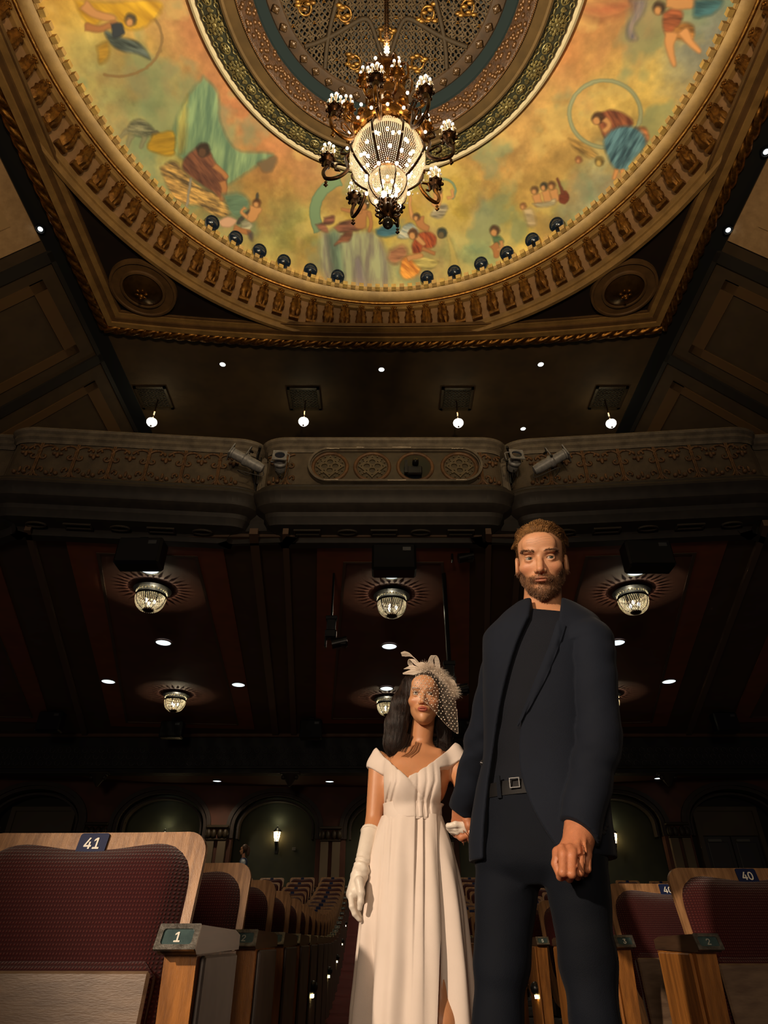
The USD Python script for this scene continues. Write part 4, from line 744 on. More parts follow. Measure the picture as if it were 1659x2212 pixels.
# wall lanterns in the niches
def sconce(px, py, lab, k=1.):
    i = int(np.argmin([abs(at(px, py, y=22.5)[0] - x) for x in AX])); y = wy(AX[i]) + .45; p = at(px, py, y=y - .18); p[0] = AX[i] if abs(p[0] - AX[i]) < .4 else p[0]
    t = thing('wall_lantern', lab, 'wall lamp', p)
    obj('glass', lathe([(.06, -.13), (.095, .0), (.115, .13), (.10, .15)], 8), emitter('lantern_glow', (1.0, .62, .26), 9.), t, smooth=False)
    obj('cap', cat([lathe([(.15, .15), (.14, .17), (.06, .24), (.02, .27), (.03, .30), (.004, .33)], 8)] + [tube([(.06 * math.cos(a), .06 * math.sin(a), -.13), (.12 * math.cos(a), .12 * math.sin(a), .15)], .008, 4) for a in np.linspace(0, 2 * PI, 6, endpoint=False)]), BLACKM, t, smooth=False)
    obj('bracket', cat([lathe([(.06, -.13), (.05, -.2), (.025, -.28), (.03, -.34), (.004, -.4)], 10), tube([(0, 0, -.25), (0, .16, -.3)], .02, 6), box(-.05, .05, .15, .18, -.45, -.1)]), BLACKM, t, smooth=40)
    light('SphereLight', 'lantern_light', p + np.array([0, -.05, .45]), 15 * k, (1.0, .84, .48), radius=.06)
sconce(593, 1808, 'lit wall lantern in the green arch behind the seats, left of the woman')
sconce(357, 1815, 'lit wall lantern hidden behind the nearest left seat, its glow above the seat', .8); sconce(1322, 1812, 'lit wall lantern behind the man, glowing beside his jacket', 1.); sconce(836, 1812, 'lit wall lantern in the middle arch behind the woman', .6); sconce(1078, 1812, 'lit wall lantern in the arch behind the man and woman', .6)
sg = at(635, 1834, y=22.6); tag(obj('wall_switch', box(sg[0] - .06, sg[0] + .06, sg[1] - .02, sg[1] + .0, sg[2] - .05, sg[2] + .05, .01), mat('switch_grey', srgb(90, 92, 90), .5)), 'small grey switch plate right of the lit wall lantern', 'switch')

# lamps and gear under the balcony ------------------------------------------------
for i, (px, py, r, l) in enumerate([(353, 1388, .15, 'round downlight under the balcony, middle of the left panel'), (841, 1396, .15, 'round downlight under the balcony above the woman hat'), (1333, 1388, .15, 'round downlight under the balcony half hidden by the man shoulder'), (234, 1472, .15, 'round downlight at the left border of the left soffit panel'), (515, 1479, .15, 'round downlight at the right border of the left soffit panel'), (835, 1487, .15, 'round downlight just above the woman head'), (1445, 1472, .15, 'round downlight right of the man in the right soffit panel'), (322, 1229, .16, 'round downlight below the left ceiling speaker'), (846, 1240, .16, 'round downlight below the middle ceiling speaker'), (1376, 1233, .16, 'round downlight below the right ceiling speaker')]):
    downlight(at(px, py, z=Zr(BZ) - .02), r, DIM, l)
for px, py, l in [(469, 1687, 'rear downlight above the left seats, brighter of the left pair'), (712, 1688, 'rear downlight between the lit arch and the woman'), (594, 1703, 'dim rear downlight over the top of the lantern arch'), (358, 1698, 'dim rear downlight over the second arch'), (1423, 1681, 'rear downlight beside the corbel right of the man')]: downlight(at(px, py, z=Zr(4.11)), .13, DIM, l)
def flush(px, py, r, lab):
    c = at(px, py - 17, z=Zr(BZ) - .02); t = thing('bowl_chandelier', lab, 'ceiling light', c)
    obj('plate', lathe([(.002, -.01), (r * 1.25, -.008), (r * 1.28, -.025), (r * 1.0, -.04)], 32), BLACKM, t, smooth=40)
    bp, br = [], []
    prof = lambda s: (r * math.cos(s * 1.36) ** .8, -.14 - .36 * (r / .36) * math.sin(s * PI / 2) ** 1.0)
    for s in np.linspace(0, 1, 16):
        rr_, zz = prof(s); n = max(6, int(2 * PI * rr_ / .034))
        for q in range(n): bp.append((rr_ * math.cos(2 * PI * q / n + s), rr_ * math.sin(2 * PI * q / n + s), zz)); br.append(.0135)
    obj('bead_bowl', beads(bp, br), CRYST, t, smooth=False, kind='stuff')
    cp_ = [(r * 1.02 * math.cos(a), r * 1.02 * math.sin(a), -.075) for a in np.linspace(0, 2 * PI, 30, endpoint=False)]
    obj('crystal_fringe', beads(cp_, .020), CRYST, t, smooth=False, kind='stuff')
    obj('rim', cat([lathe([(r * 1.0, -.12), (r * 1.06, -.13), (r * 1.06, -.15), (r * 1.0, -.16)], 32)] + [tube([(prof(s)[0] * 1.03 * math.cos(a), prof(s)[0] * 1.03 * math.sin(a), prof(s)[1]) for s in np.linspace(0, 1, 8)], .006, 4) for a in np.linspace(0, 2 * PI, 8, endpoint=False)]), BLACKM, t, smooth=40)
    obj('knob', lathe([(.10 * r / .36, prof(1)[1] + .03), (.1, prof(1)[1] - .0), (.06, prof(1)[1] - .03), (.003, prof(1)[1] - .04)], 16), DKBRASS, t, smooth=True)
    for a in (0, 2.1, 4.2): obj('bulb', ell((.08 * math.cos(a), .08 * math.sin(a), -.24), (.022, .022, .04), 2), emitter('bowl_bulb', (1., .95, .85), 14.), t, smooth=True)
    light('SphereLight', 'bowl_light', c + np.array([0, 0, -.17]), 6000.0, (1.0, .88, .58), radius=.006)
flush(330, 1290, .25, 'crystal bead bowl light in the left soffit panel, nearer one'); flush(846, 1303, .25, 'crystal bead bowl light in the middle soffit panel'); flush(1363, 1295, .25, 'crystal bead bowl light right of the man head')
flush(381, 1518, .25, 'smaller looking crystal bowl light at the rear of the left panel'); flush(836, 1527, .25, 'crystal bowl light half hidden behind the woman hair'); flush(1312, 1518, .25, 'crystal bowl light hidden behind the man shoulder')
def speaker(px, py, w, h, lab, z=BZ, zz=.1, d=.3):
    c = at(px, py, z=Zr(z) - zz - h / 2); t = thing('speaker', lab, 'loudspeaker', (c[0], c[1], c[2]))
    b = obj('cabinet', box(-w / 2, w / 2, -d / 2, d / 2, -h / 2, h / 2, .03), BLACKM, t); obj('grille', box(-w / 2 + .03, w / 2 - .03, -d / 2 - .012, -d / 2, -h / 2 + .03, h / 2 - .03, .005), mat('speaker_cloth', srgb(14, 14, 15), .9), t); obj('badge', box(w / 2 - .2, w / 2 - .08, -d / 2 - .016, -d / 2 - .011, h / 2 - .13, h / 2 - .07), mat('badge_grey', srgb(70, 72, 76), .4), t); obj('bracket', box(-.06, .06, -.04, .04, h / 2, h / 2 + zz - (.04 if py < 1400 else 0)), BLACKM, t)
speaker(305, 1198, .66, .44, 'black loudspeaker hung under the balcony edge, left one'); speaker(851, 1212, .66, .44, 'black loudspeaker hung under the balcony edge, middle one'); speaker(1398, 1203, .68, .44, 'black loudspeaker hung under the balcony edge, right of the man')
speaker(110, 1560, .62, .5, 'black loudspeaker at the rear bulkhead, far left', zz=.05); speaker(372, 1577, .6, .44, 'black loudspeaker at the rear bulkhead under the small bowl light', zz=.1); speaker(672, 1577, .6, .5, 'black loudspeaker at the rear bulkhead left of the woman', zz=.05); speaker(1000, 1577, .6, .5, 'black loudspeaker at the rear bulkhead between woman and man', zz=.05); speaker(1566, 1562, .62, .5, 'black loudspeaker at the rear bulkhead, far right', zz=.05)
def moving_head(px, py, lab, y, drop, sx=1):
    p = at(px, py, y=y); t = thing('moving_head', lab, 'stage light', p)
    obj('clamp', box(-.09, .09, -.05, .05, .17, .24, .01), BLACKM, t); obj('motor_box', box(-.07, .07, -.05, .05, -.02, .18, .015), BLACKM, t); obj('yoke', cat([box(-.09, .09, -.07, .07, -.14, .0, .02), box(-.09, -.06, -.05, .05, -.28, -.1, .01)]), BLACKM, t)
    obj('head', cat([R(T(trimesh.creation.cylinder(.08, .24, sections=18), 0, 0, 0), PI / 2.3, (0, 1, 0)).apply_translation((sx * .14, 0, -.2)), box(sx * .2 - .06, sx * .2 + .06, -.07, .07, -.27, -.13, .02)]), BLACKM, t, smooth=40); obj('lens', R(lathe([(.0, .125), (.06, .122), (.065, .11)], 16), PI / 2.3, (0, 1, 0)).apply_translation((sx * .14, 0, -.2)), LENS, t, smooth=True); obj('pipe', tube([(0, 0, .24), (0, 0, Zr(BZ) - p[2] + .02)], .018 if drop else .035, 8), BLACKM, t)
moving_head(715, 1362, 'black moving stage light hanging on a thin rod left of the woman hat', 9.2, True); moving_head(972, 1462, 'black moving stage light hanging on a pole right of the woman hat', 9.2, False); moving_head(985, 1180, 'dark lantern fixed under the balcony edge left of the man head', 8.6, False)
# four theatre lanterns clamped to the balcony front
WHT = mat('lantern_white', srgb(150, 150, 152), .45, .1, srgb(120, 122, 126), 20.)
GELO = mat('orange_gel', srgb(150, 72, 22), .25); GELB = mat('blue_gel', srgb(24, 34, 52), .1)
def profile(px, py, lab, yaw, long, gel):
    p = at(px, py, y=7.40); t = thing('stage_spotlight', lab, 'stage light', p)
    d = np.array([math.sin(yaw), -math.cos(yaw) * .55, .12 + .2 * long]); d /= np.linalg.norm(d); u = np.cross(d, [0, 0, 1.]); u /= np.linalg.norm(u); v = np.cross(u, d)
    L = .44 if long else .24
    obj('body', place(lathe([(.005, -L * .75), (.07, -L * .7), (.085, -L * .5), (.085, -L * .15), (.10, -.1 * L), (.10, 0), (.08, .02), (.08, L * .42), (.09, L * .44), (.09, L * .5), (.075, L * .5)], 22), (0, 0, 0), u, v, d), WHT, t, smooth=40)
    obj('gel_frame', place(extr(sbox(-.105, -.105, .105, .105).difference(Point(0, 0).buffer(.075)), .018), d * (L * .5), u, v, d), WHT, t, smooth=False)
    obj('gel', place(lathe([(.002, .004), (.078, .0)], 24), d * (L * .5), u, v, d), gel, t, smooth=True)
    obj('yoke', tube(spline([u * .12 - v * .0, u * .125 + v * .12, u * .10 + v * .20, -u * .10 + v * .20, -u * .125 + v * .12, -u * .12], 5), .010, 5), WHT, t, smooth=True)
    obj('clamp', cat([tube([v * .20, v * .24 + np.array([0, .08, .0])], .02, 6), tube([u * .1, u * .14], .02, 6)]), BLACKM, t)
    obj('cable', tube(spline([-d * L * .7, -d * L * .8 - v * .12, u * .05 - v * .2, np.array([.05, .18, -.16]), np.array([.1, .2, .1])], 6), .007, 4), mat('cable_grey', srgb(70, 70, 72), .6), t, smooth=True)
profile(528, 992, 'long grey stage spotlight with orange gel on the left of the balcony', -.95, True, GELO); profile(605, 998, 'short grey stage spotlight facing forward beside the left long one', .05, False, GELB); profile(1112, 996, 'short grey stage spotlight with blue lens right of the medallion panel', .05, False, GELB); profile(1194, 995, 'long grey stage spotlight with orange gel on the right of the balcony', .95, True, GELO)
for s in (-1, 1):
    q, u, n = onfront(s * 1.93, 6.35, .08); o = thing('rigging_bar', f'black rigging bar and cables on the {"left" if s < 0 else "right"} balcony pilaster', 'rigging'); obj('upright', tube([q - [0, 0, .42], q + [0, 0, .30]], .025, 8), BLACKM, o); obj('crossbar', tube([q + u * -.42 + n * .06, q + u * .42 + n * .06], .022, 8), BLACKM, o); obj('cable', cat([tube(spline([q + u * a + n * .07, q + u * (a * .5) - np.array([0, 0, .28]) + n * .09, q - np.array([0, 0, .40 + .06 * i])], 8), .008, 4) for i, a in enumerate((-.3, -.1, .15, .32))]), BLACKM, o, smooth=True); obj('connector', cat([box(q[0] - .05, q[0] + .05, q[1] - .07, q[1] + .02, q[2] - .2, q[2] - .02, .015)]), BLACKM, o)

for x, y, k in ((-7.5, 11, 1), (0, 11, .6), (7.5, 11, 1), (-5, 16, 1), (0, 16.5, .8), (5.5, 16, 1), (-5, 20.6, .5), (0, 20.6, .5), (5, 20.6, .5)):
    light('SphereLight', 'house_downlight', (x, y, Zr(4.0 if y > 19 else 4.85)), 260 * k, (1.0, .80, .55), radius=.10, cone=70, soft=.5, aim=(x, y, 0))
# ================================================================== floor and seats
def fl(x, y): return (.0088 * max(0, y - 8.) ** 2) - .01 * min(max((x - .35) / .6, 0), 1)
ys = np.r_[np.linspace(-4, 8, 13), np.linspace(8.4, 23, 40)]
def fgrid(x0, x1, nx, dz=0.): return grid(np.array([[(x, y, fl(x, y) + dz) for y in ys] for x in np.linspace(x0, x1, nx)]))
floor = thing('floor', 'raked dark floor under the seat rows', 'floor', kind='structure')
obj('seating_floor', fgrid(-14, 14, 57, -.012), mat('floor_dark', srgb(44, 38, 36), .7, 0, srgb(36, 31, 30), 3.), floor, smooth=True)
CARP = mat('red_carpet', srgb(112, 32, 32), .95, 0, srgb(80, 22, 24), 40., .6, 300., spec=.1, sheen=.2)
cg = grid(np.array([[(x0 + (x1 - x0) * t, y, fl(x0 + (x1 - x0) * t, y)) for y, x0, x1 in [(y, -.40 - .0325 * max(0, y - 1.6), 1.0) for y in ys]] for t in np.linspace(0, 1, 9)]))
obj('aisle_carpet', cg, CARP, floor, smooth=True, label='worn red carpet runner up the raked aisle')

VEN = mat('seat_veneer', srgb(170, 128, 88), .38, 0, srgb(128, 92, 60), 5., .12, 40., stretch=(14, 3, 1.2), detail=6)
VENG = mat('seat_underside_veneer', srgb(118, 96, 76), .45, 0, srgb(92, 72, 56), 4., .12, 40., stretch=(2, 3, 9), detail=6)
OAK = mat('golden_oak', srgb(166, 108, 48), .40, 0, srgb(120, 76, 34), 4., .15, 40., stretch=(10, 10, 1.), detail=6)
IRON_SHADED_OAK = mat('grey_standard_shaded_oak', srgb(92, 84, 80), .5, .1, srgb(74, 66, 62), 10.)  # inner seat standards; also the left aisle panels, oak with shade painted in
STEEL = mat('worn_steel', srgb(150, 146, 138), .36, .8, srgb(104, 100, 94), 60., .08, 200.)
PLATEG = mat('green_plate', srgb(70, 92, 92), .35, .2, srgb(56, 76, 78), 40.)
BLUEP = mat('blue_number_plate', srgb(20, 32, 70), .6, spec=.25)
WHITEP = mat('numeral_white', srgb(225, 222, 210), .5); FADED = mat('numeral_faded', srgb(150, 152, 142), .5)
def fabric():
    n = {'tc': ('texture_coordinate', {}), 'mp': ('mapping', {'scale': (1, 1, 1)}), 'w': ('wave_texture', {'wave_type': 'bands', 'bands_direction': 'x', 'scale': 38., 'distortion': 1.2, 'detail': 2., 'detail_scale': 3.}), 'w2': ('wave_texture', {'wave_type': 'bands', 'bands_direction': 'z', 'scale': 34., 'distortion': .6}),
         'mul': ('math', {'math_type': 'multiply'}), 'r': ('rgb_ramp', {'ramp': [(.0, srgb(54, 12, 14)), (.55, srgb(66, 17, 17)), (.86, srgb(82, 24, 22)), (1., srgb(112, 62, 52))]}), 'nz': ('noise_texture', {'scale': 2.5}), 'mx': ('mix', {'mix_type': 'multiply', 'fac': .35}),
         'bu': ('bump', {'strength': .55, 'distance': .004}), 'p': ('principled_bsdf', {'roughness': .9, 'specular_ior_level': .15, 'sheen_weight': .25})}
    L = [('tc.object', 'mp.vector'), ('mp.vector', 'w.vector'), ('mp.vector', 'w2.vector'), ('tc.object', 'nz.vector'), ('w.fac', 'mul.value1'), ('w2.fac', 'mul.value2'), ('mul.value', 'r.fac'), ('r.color', 'mx.color1'), ('nz.color', 'mx.color2'), ('mx.color', 'p.base_color'), ('mul.value', 'bu.height'), ('bu.normal', 'p.normal')]
    return usdkit.material(stage, '/World/Looks/maroon_weave', n, L, surface='p.BSDF')
MAROON = fabric()
HW = .335                                                 # half width of a seat back
def back_y(x, z): return .12 + .30 * (z - .45) - .10 * (x * x)   # reclined, wings forward
def rrect(x0, x1, z0, z1, r): return sbox(x0 + r, z0 + r, x1 - r, z1 - r).buffer(r, quad_segs=8)
def shell(poly, y0, th, size=.07):
    m = extr(poly, th); m = m.subdivide_to_size(size) if hasattr(m, 'subdivide_to_size') else m
    V = np.array(m.vertices); x, z, d = V[:, 0].copy(), V[:, 1].copy(), V[:, 2].copy()
    return trimesh.Trimesh(np.stack([x, back_y(x, z) + y0 - d, z], 1), m.faces, process=False)
def cushion(x0, x1, zb, ztop, depth, yfun, n=22):
    u = np.linspace(-1, 1, n); U, V = np.meshgrid(u, u, indexing='ij')
    def mp(U, V):                                          # square to rounded rectangle
        k = .13; return U * (1 - k * np.abs(V) ** 7), V * (1 - k * np.abs(U) ** 7)
    a, b = mp(U, V)
    x = (x0 + x1) / 2 + (x1 - x0) / 2 * a; zt = ztop(x); z = zb + (zt - zb) * (b + 1) / 2
    dd = depth * ((1 - np.abs(U) ** 7) * (1 - np.abs(V) ** 7)) ** .6
    f = grid(np.stack([x, yfun(x, z) - dd - .002, z], -1)); g = grid(np.stack([x, yfun(x, z) + 0 * z, z], -1)); return cat([f, g])
M_BACK = shell(rrect(-HW, HW, .30, .937, .06), .0, .020)
M_CUSH = cushion(-HW + .026, HW - .026, .40, lambda x: .903 - .013 * np.cos(np.clip(x / .29, -1, 1) * PI) , .062, lambda x, z: back_y(x, z) - .018)
M_BOARD = cat([R(box(-.295, .295, -.008, .008, -.155, .155, .006), -.12, (1, 0, 0)).apply_translation((0, .035, .465))])
M_PAN = R(cushion(-.24, .24, -.16, lambda x: .175 + 0 * x, .0, lambda x, z: .01 + 0 * x), -.12, (1, 0, 0))
M_PANC = cat([R(box(-.29, .29, .008, .085, -.15, .178, .03), -.12, (1, 0, 0)).apply_translation((0, .035, .465))])
def post_mesh(sx): 
    V = []
    for z, hw, yf, yb in ((0, .026, -.13, .10), (.60, .034, -.175, .14), (.657, .034, -.18, .15)): V += [(sx - hw, yf, z), (sx + hw, yf, z), (sx + hw, yb, z), (sx - hw, yb, z)]
    return trimesh.convex.convex_hull(np.array(V))
def cap_mesh(sx): 
    V = [(sx + a * .040, y, z) for a in (-1, 1) for y, z in ((-.205, .655), (-.222, .668), (-.200, .700), (-.19, .706), (.10, .700), (.15, .69), (.15, .66))]
    return trimesh.convex.convex_hull(np.array(V))
TILT = math.atan2(.022, .034)
def onplaque(m, sx):                                       # local xy (reading) -> sloped front end of the arm
    u = np.array([1, 0, 0]); v = np.array([0, math.sin(TILT) * .9, math.cos(TILT)]); v /= np.linalg.norm(v); return place(m, (sx, -.214, .683), u, v, np.cross(u, v))
def centre(m): b = m.bounds; return T(m, -(b[0][0] + b[1][0]) / 2, -(b[0][1] + b[1][1]) / 2, 0)
fr_ = sbox(-.041, -.0235, .041, .0235).buffer(.002); pl_ = rrect(-.032, .032, -.0155, .0155, .006)
M_FRAME = extr(fr_.difference(pl_), .006); M_PLATE = extr(pl_, .0025)
def seat_parts(t, sx, numeral=None, top=None, light_=False, faded=False):
    obj('backrest', M_BACK, VEN, t, smooth=35); obj('back_cushion', M_CUSH, MAROON, t, smooth=True)
    sp = obj('seat_pan', M_BOARD, VENG, t, smooth=35); obj('seat_cushion', M_PANC, MAROON, t, smooth=40)
    obj('end_panel', post_mesh(sx), OAK if numeral is not None else IRON_SHADED_OAK, t, smooth=False); ar = obj('armrest', cap_mesh(sx), mat('arm_wood', srgb(84, 62, 46), .35, 0, srgb(60, 44, 34), 5., stretch=(10, 1, 10)), t, smooth=30)
    bp = part('number_plate', t)
    px = 0.0; q = np.array([px, 0, .0])
    pm = place(extr(rrect(-.042, .042, .862, .935, .008), .003), (0, back_y(0, .90) - .0235 - .30 * .90, 0), (1, 0, 0), (0, .30, 1.0), (0, -1, 0))
    obj('plate', pm, BLUEP, bp, smooth=False)
    if top: obj('numeral', place(centre(text_mesh(top, .028, .001, bold=True)), (0, back_y(0, .908) - .0272, .908), (1, 0, 0), (0, .30, 1.0), (0, -1, 0)), WHITEP, bp, smooth=False)
    if numeral is not None:
        rp = part('row_plate', t)
        obj('frame', onplaque(M_FRAME, sx), STEEL, rp, smooth=False); obj('plate', onplaque(M_PLATE, sx), PLATEG, rp, smooth=False)
        obj('numeral', onplaque(T(centre(text_mesh(numeral, .019, .0012, bold=True)), 0, 0, .0026), sx), FADED if faded else WHITEP, rp, smooth=False)
        obj('side_panel', box(*sorted((sx + math.copysign(.034, sx), sx + math.copysign(.046, sx))), -.155, .12, .04, .652, .004), IRON_SHADED_OAK if sx > 0 else OAK, t, smooth=False)  # left panels: shade on the oak painted in as grey
    if light_:
        x = sx + math.copysign(.052, sx); sl_ = part('step_light', t)
        obj('hood', T(trimesh.creation.icosphere(2, .038), x, -.09, .42), BLACKM, sl_, smooth=True); obj('lamp', box(x - .012, x + .012, -.105, -.075, .365, .385), emitter('step_glow', (1., .78, .30), 14.), sl_)
        tag(sl_, 'dark hooded step light')
YW = {}
def rowpos(side, n, k):
    """k-th seat from the aisle of row n (origin on the floor) and its turn"""
    if side < 0: a = -.41 - .0275 * (n - 1); y = 1.79 + .88 * (n - 1) - .03 * k - .010 * k * k; x = a - .435 - .82 * k; rz = -.05 - .03 * k; rz = max(rz, -.4)
    else: a = 1.06; y = 2.76 + .88 * (n - 2) - .05 * k - .008 * k * k; x = a + .445 + .82 * k; rz = .03 + .02 * k; rz = min(rz, .4)
    return np.array([x, y, fl(x, y) if side < 0 or k == 0 else fl(x, y)]), rz
def proj(p):
    d = np.array(p, float) - [0, 0, CZ]; dep = d[1] * CP + d[2] * SP; return W / 2 + FPX * d[0] / dep, H / 2 - FPX * (-d[1] * SP + d[2] * CP) / dep
WORDS = {1: 'one', 2: 'two', 3: 'three', 4: 'four', 5: 'five', 6: 'six', 7: 'seven', 8: 'eight', 9: 'nine', 10: 'ten', 11: 'eleven', 12: 'twelve', 13: 'thirteen', 14: 'fourteen', 15: 'fifteen', 16: 'sixteen', 17: 'seventeen', 18: 'eighteen', 19: 'nineteen', 20: 'twenty', 21: 'twenty-one'}
proto = {}; NTH = 'none first second third fourth fifth sixth seventh eighth ninth tenth eleventh twelfth'.split()
nseats = 0
for side, name in ((-1, 'left'), (1, 'right')):
    sx = -side * .435
    for n in range(1 if side < 0 else 2, 22):
        p, rz = rowpos(side, n, 0)
        t = thing('theatre_seat', f'folded maroon theatre seat at the {name} side of the aisle, its arm plate numbered {WORDS[n]}', 'theatre seat', p, rz, group=f'aisle seats on the {name}')
        seat_parts(t, sx, str(n), {-1: '41', 1: '40'}[side] if n < 9 else None, n in (5, 8, 11, 14, 17), faded=(n == 2)); nseats += 1
        for k in range(1, 13):
            p, rz = rowpos(side, n, k); u = [proj(p + [dx, .35, .94])[0] for dx in (-.3, .3)]
            if side < 0 and max(u) < (-40 if n == 1 else 300): break
            if side > 0 and min(u) > (1700 if n <= 2 else 1500): break
            lab = f'folded maroon theatre seat among the rows on the {name} of the aisle' if n > 1 else 'folded maroon seat cut by the left picture edge, next to seat 41'
            if n == 2 and side > 0 and k == 1: lab = 'folded maroon seat cut by the right picture edge, next to seat 40'
            if 'among' in lab: lab = f'folded maroon theatre seat next to the {name} aisle seat numbered {WORDS[n]}' if k == 1 else f'folded maroon theatre seat, {NTH[k]} in from the {name} aisle seat numbered {WORDS[n]}'
            grp = f'inner seats of the {name} block' if 'aisle seat' in lab else None
            if n <= 2 and k == 1: grp = None
            if side not in proto: proto[side] = thing('theatre_seat', lab, 'theatre seat', p, rz, group=grp); seat_parts(proto[side], sx); 
            else: ref(proto[side], newpath(None, 'theatre_seat')[7:], lab, 'theatre seat', p, rz, grp)
            nseats += 1
print('seats', nseats)
# ================================================================== people: distance fields, polygonised with surface nets
def nets(f, lo, hi, h):
    lo = np.asarray(lo, float); n = np.ceil((np.asarray(hi, float) - lo) / h).astype(int) + 1
    gx = [lo[k] + h * np.arange(n[k]) for k in range(3)]
    G = np.stack(np.meshgrid(*gx, indexing='ij'), -1).reshape(-1, 3)
    v = np.concatenate([f(G[i:i + 400000]) for i in range(0, len(G), 400000)]).reshape(n)
    s = v < 0
    c = np.zeros(tuple(n - 1), int)
    for a, b, d in np.ndindex(2, 2, 2): c += s[a:n[0] - 1 + a, b:n[1] - 1 + b, d:n[2] - 1 + d]
    act = (c > 0) & (c < 8); idx = -np.ones(tuple(n - 1), int); idx[act] = np.arange(act.sum()); I = np.argwhere(act)
    acc = np.zeros((len(I), 3)); cnt = np.zeros(len(I))
    cor = list(np.ndindex(2, 2, 2))
    for i, p in enumerate(cor):
        for q in cor[i + 1:]:
            if sum(abs(np.subtract(p, q))) != 1: continue
            va = v[I[:, 0] + p[0], I[:, 1] + p[1], I[:, 2] + p[2]]; vb = v[I[:, 0] + q[0], I[:, 1] + q[1], I[:, 2] + q[2]]
            m = (va < 0) != (vb < 0); t = np.where(m, va / np.where(m, va - vb, 1), 0)
            acc += np.where(m[:, None], np.array(p) + t[:, None] * (np.array(q) - np.array(p)), 0); cnt += m
    V = lo + h * (I + acc / cnt[:, None]); F = []
    for ax in range(3):
        u, w = (ax + 1) % 3, (ax + 2) % 3
        sa = [slice(None)] * 3; sb = [slice(None)] * 3; sa[ax] = slice(0, n[ax] - 1); sb[ax] = slice(1, n[ax])
        A, B = s[tuple(sa)], s[tuple(sb)]; E = np.argwhere(A != B); fl_ = A[tuple(E.T)]
        ok = (E[:, u] > 0) & (E[:, w] > 0) & (E[:, u] < n[u] - 1) & (E[:, w] < n[w] - 1); E, fl_ = E[ok], fl_[ok]
        def ci(du, dw): q = E.copy(); q[:, u] -= du; q[:, w] -= dw; return idx[tuple(q.T)]
        a, b, c_, d = ci(1, 1), ci(0, 1), ci(0, 0), ci(1, 0)
        a, b, c_, d = np.where(fl_, a, a), np.where(fl_, b, d), c_, np.where(fl_, d, b)
        F += [np.stack([a, b, c_], 1), np.stack([a, c_, d], 1)]
    F = np.concatenate(F); F = F[(F >= 0).all(1)]
    return trimesh.Trimesh(V, F, process=False)
def relax(m, f, it=2, h=1e-3):
    """smooth, then pull the vertices back on to the surface"""
    trimesh.smoothing.filter_taubin(m, iterations=it); V = np.array(m.vertices)
    d = f(V); g = np.stack([f(V + h * e) - f(V - h * e) for e in np.eye(3)], 1) / (2 * h); n2 = np.maximum((g * g).sum(1), .2)
    V -= np.clip(d / n2, -.004, .004)[:, None] * g; return trimesh.Trimesh(V, m.faces, process=False)
def smin(a, b, k): h = np.clip(.5 + .5 * (b - a) / k, 0, 1); return b * (1 - h) + a * h - k * h * (1 - h)
def smax(a, b, k): return -smin(-a, -b, k)
def union(ds, k):
    d = ds[0]
    for e in ds[1:]: d = smin(d, e, k)
    return d
def cap(P, a, b, ra, rb=None):
    rb = ra if rb is None else rb; a, b = np.asarray(a, float), np.asarray(b, float); ab = b - a
    t = np.clip(((P - a) @ ab) / max(ab @ ab, 1e-9), 0, 1); return np.linalg.norm(P - a - t[:, None] * ab, axis=1) - (ra + (rb - ra) * t)
def chain(P, pts, rs, k=.006): return union([cap(P, pts[i], pts[i + 1], rs[i], rs[i + 1]) for i in range(len(pts) - 1)], k)
def sph(P, c, r): return np.linalg.norm(P - np.asarray(c, float), axis=1) - r
def elp(P, c, r, M=None):
    q = P - np.asarray(c, float)
    if M is not None: q = q @ M
    r = np.asarray(r, float); k0 = np.linalg.norm(q / r, axis=1); k1 = np.linalg.norm(q / (r * r), axis=1); return k0 * (k0 - 1) / np.maximum(k1, 1e-6)
def loft(P, zs, cs, ws, ds, ax, off=0., e=2.3):
    """stack of rounded ellipses: centres cs (x, y), half widths ws, half depths ds at heights zs; ax = (right, front)"""
    z = np.clip(P[:, 2], zs[0], zs[-1]); r_, f_ = ax
    from scipy.interpolate import PchipInterpolator as PI_
    c = PI_(zs, cs)(z); w = PI_(zs, ws)(z) + off; d = PI_(zs, ds)(z) + off
    q = P[:, :2] - c; a = np.abs(q @ r_) / w; b = np.abs(q @ f_) / d; k = (a ** e + b ** e) ** (1 / e)
    dz = np.maximum(np.maximum(zs[0] - P[:, 2], P[:, 2] - zs[-1]), 0); g = (k - 1) * np.minimum(w, d) * .9
    return np.where(dz > 0, np.hypot(np.maximum(g, 0), dz) + np.minimum(g, 0) * 0 + np.where(g < 0, 0, 0), g)
def curves(name, pts, widths, m, parent, **tags):
    """pts: list of (k, 3) arrays"""
    c = UsdGeom.BasisCurves.Define(stage, newpath(parent, name)); P = np.concatenate(pts).astype(np.float32)
    c.CreateTypeAttr('linear'); c.CreateCurveVertexCountsAttr(Vt.IntArray.FromNumpy(np.array([len(p) for p in pts], np.int32))); c.CreatePointsAttr(Vt.Vec3fArray.FromNumpy(P))
    w = np.concatenate([np.broadcast_to(np.asarray(widths, float), (len(p),)) if np.ndim(widths) < 2 else widths for p in pts]).astype(np.float32)
    c.CreateWidthsAttr(Vt.FloatArray.FromNumpy(w)); c.SetWidthsInterpolation('vertex')
    UsdShade.MaterialBindingAPI.Apply(c.GetPrim()).Bind(m); return tag(c.GetPrim(), **tags)
def hairmat(name, a, b, rough=.38):
    n = {'h': ('hair_info', {}), 'r': ('rgb_ramp', {'ramp': [(0., a), (1., b)]}), 'p': ('principled_bsdf', {'roughness': rough, 'specular_ior_level': .4})}
    return usdkit.material(stage, '/World/Looks/' + name, n, [('h.index', 'r.fac'), ('r.color', 'p.base_color')] if False else [], surface='p.BSDF') if False else mat(name, a, rough, 0., b, 40., spec=.4)
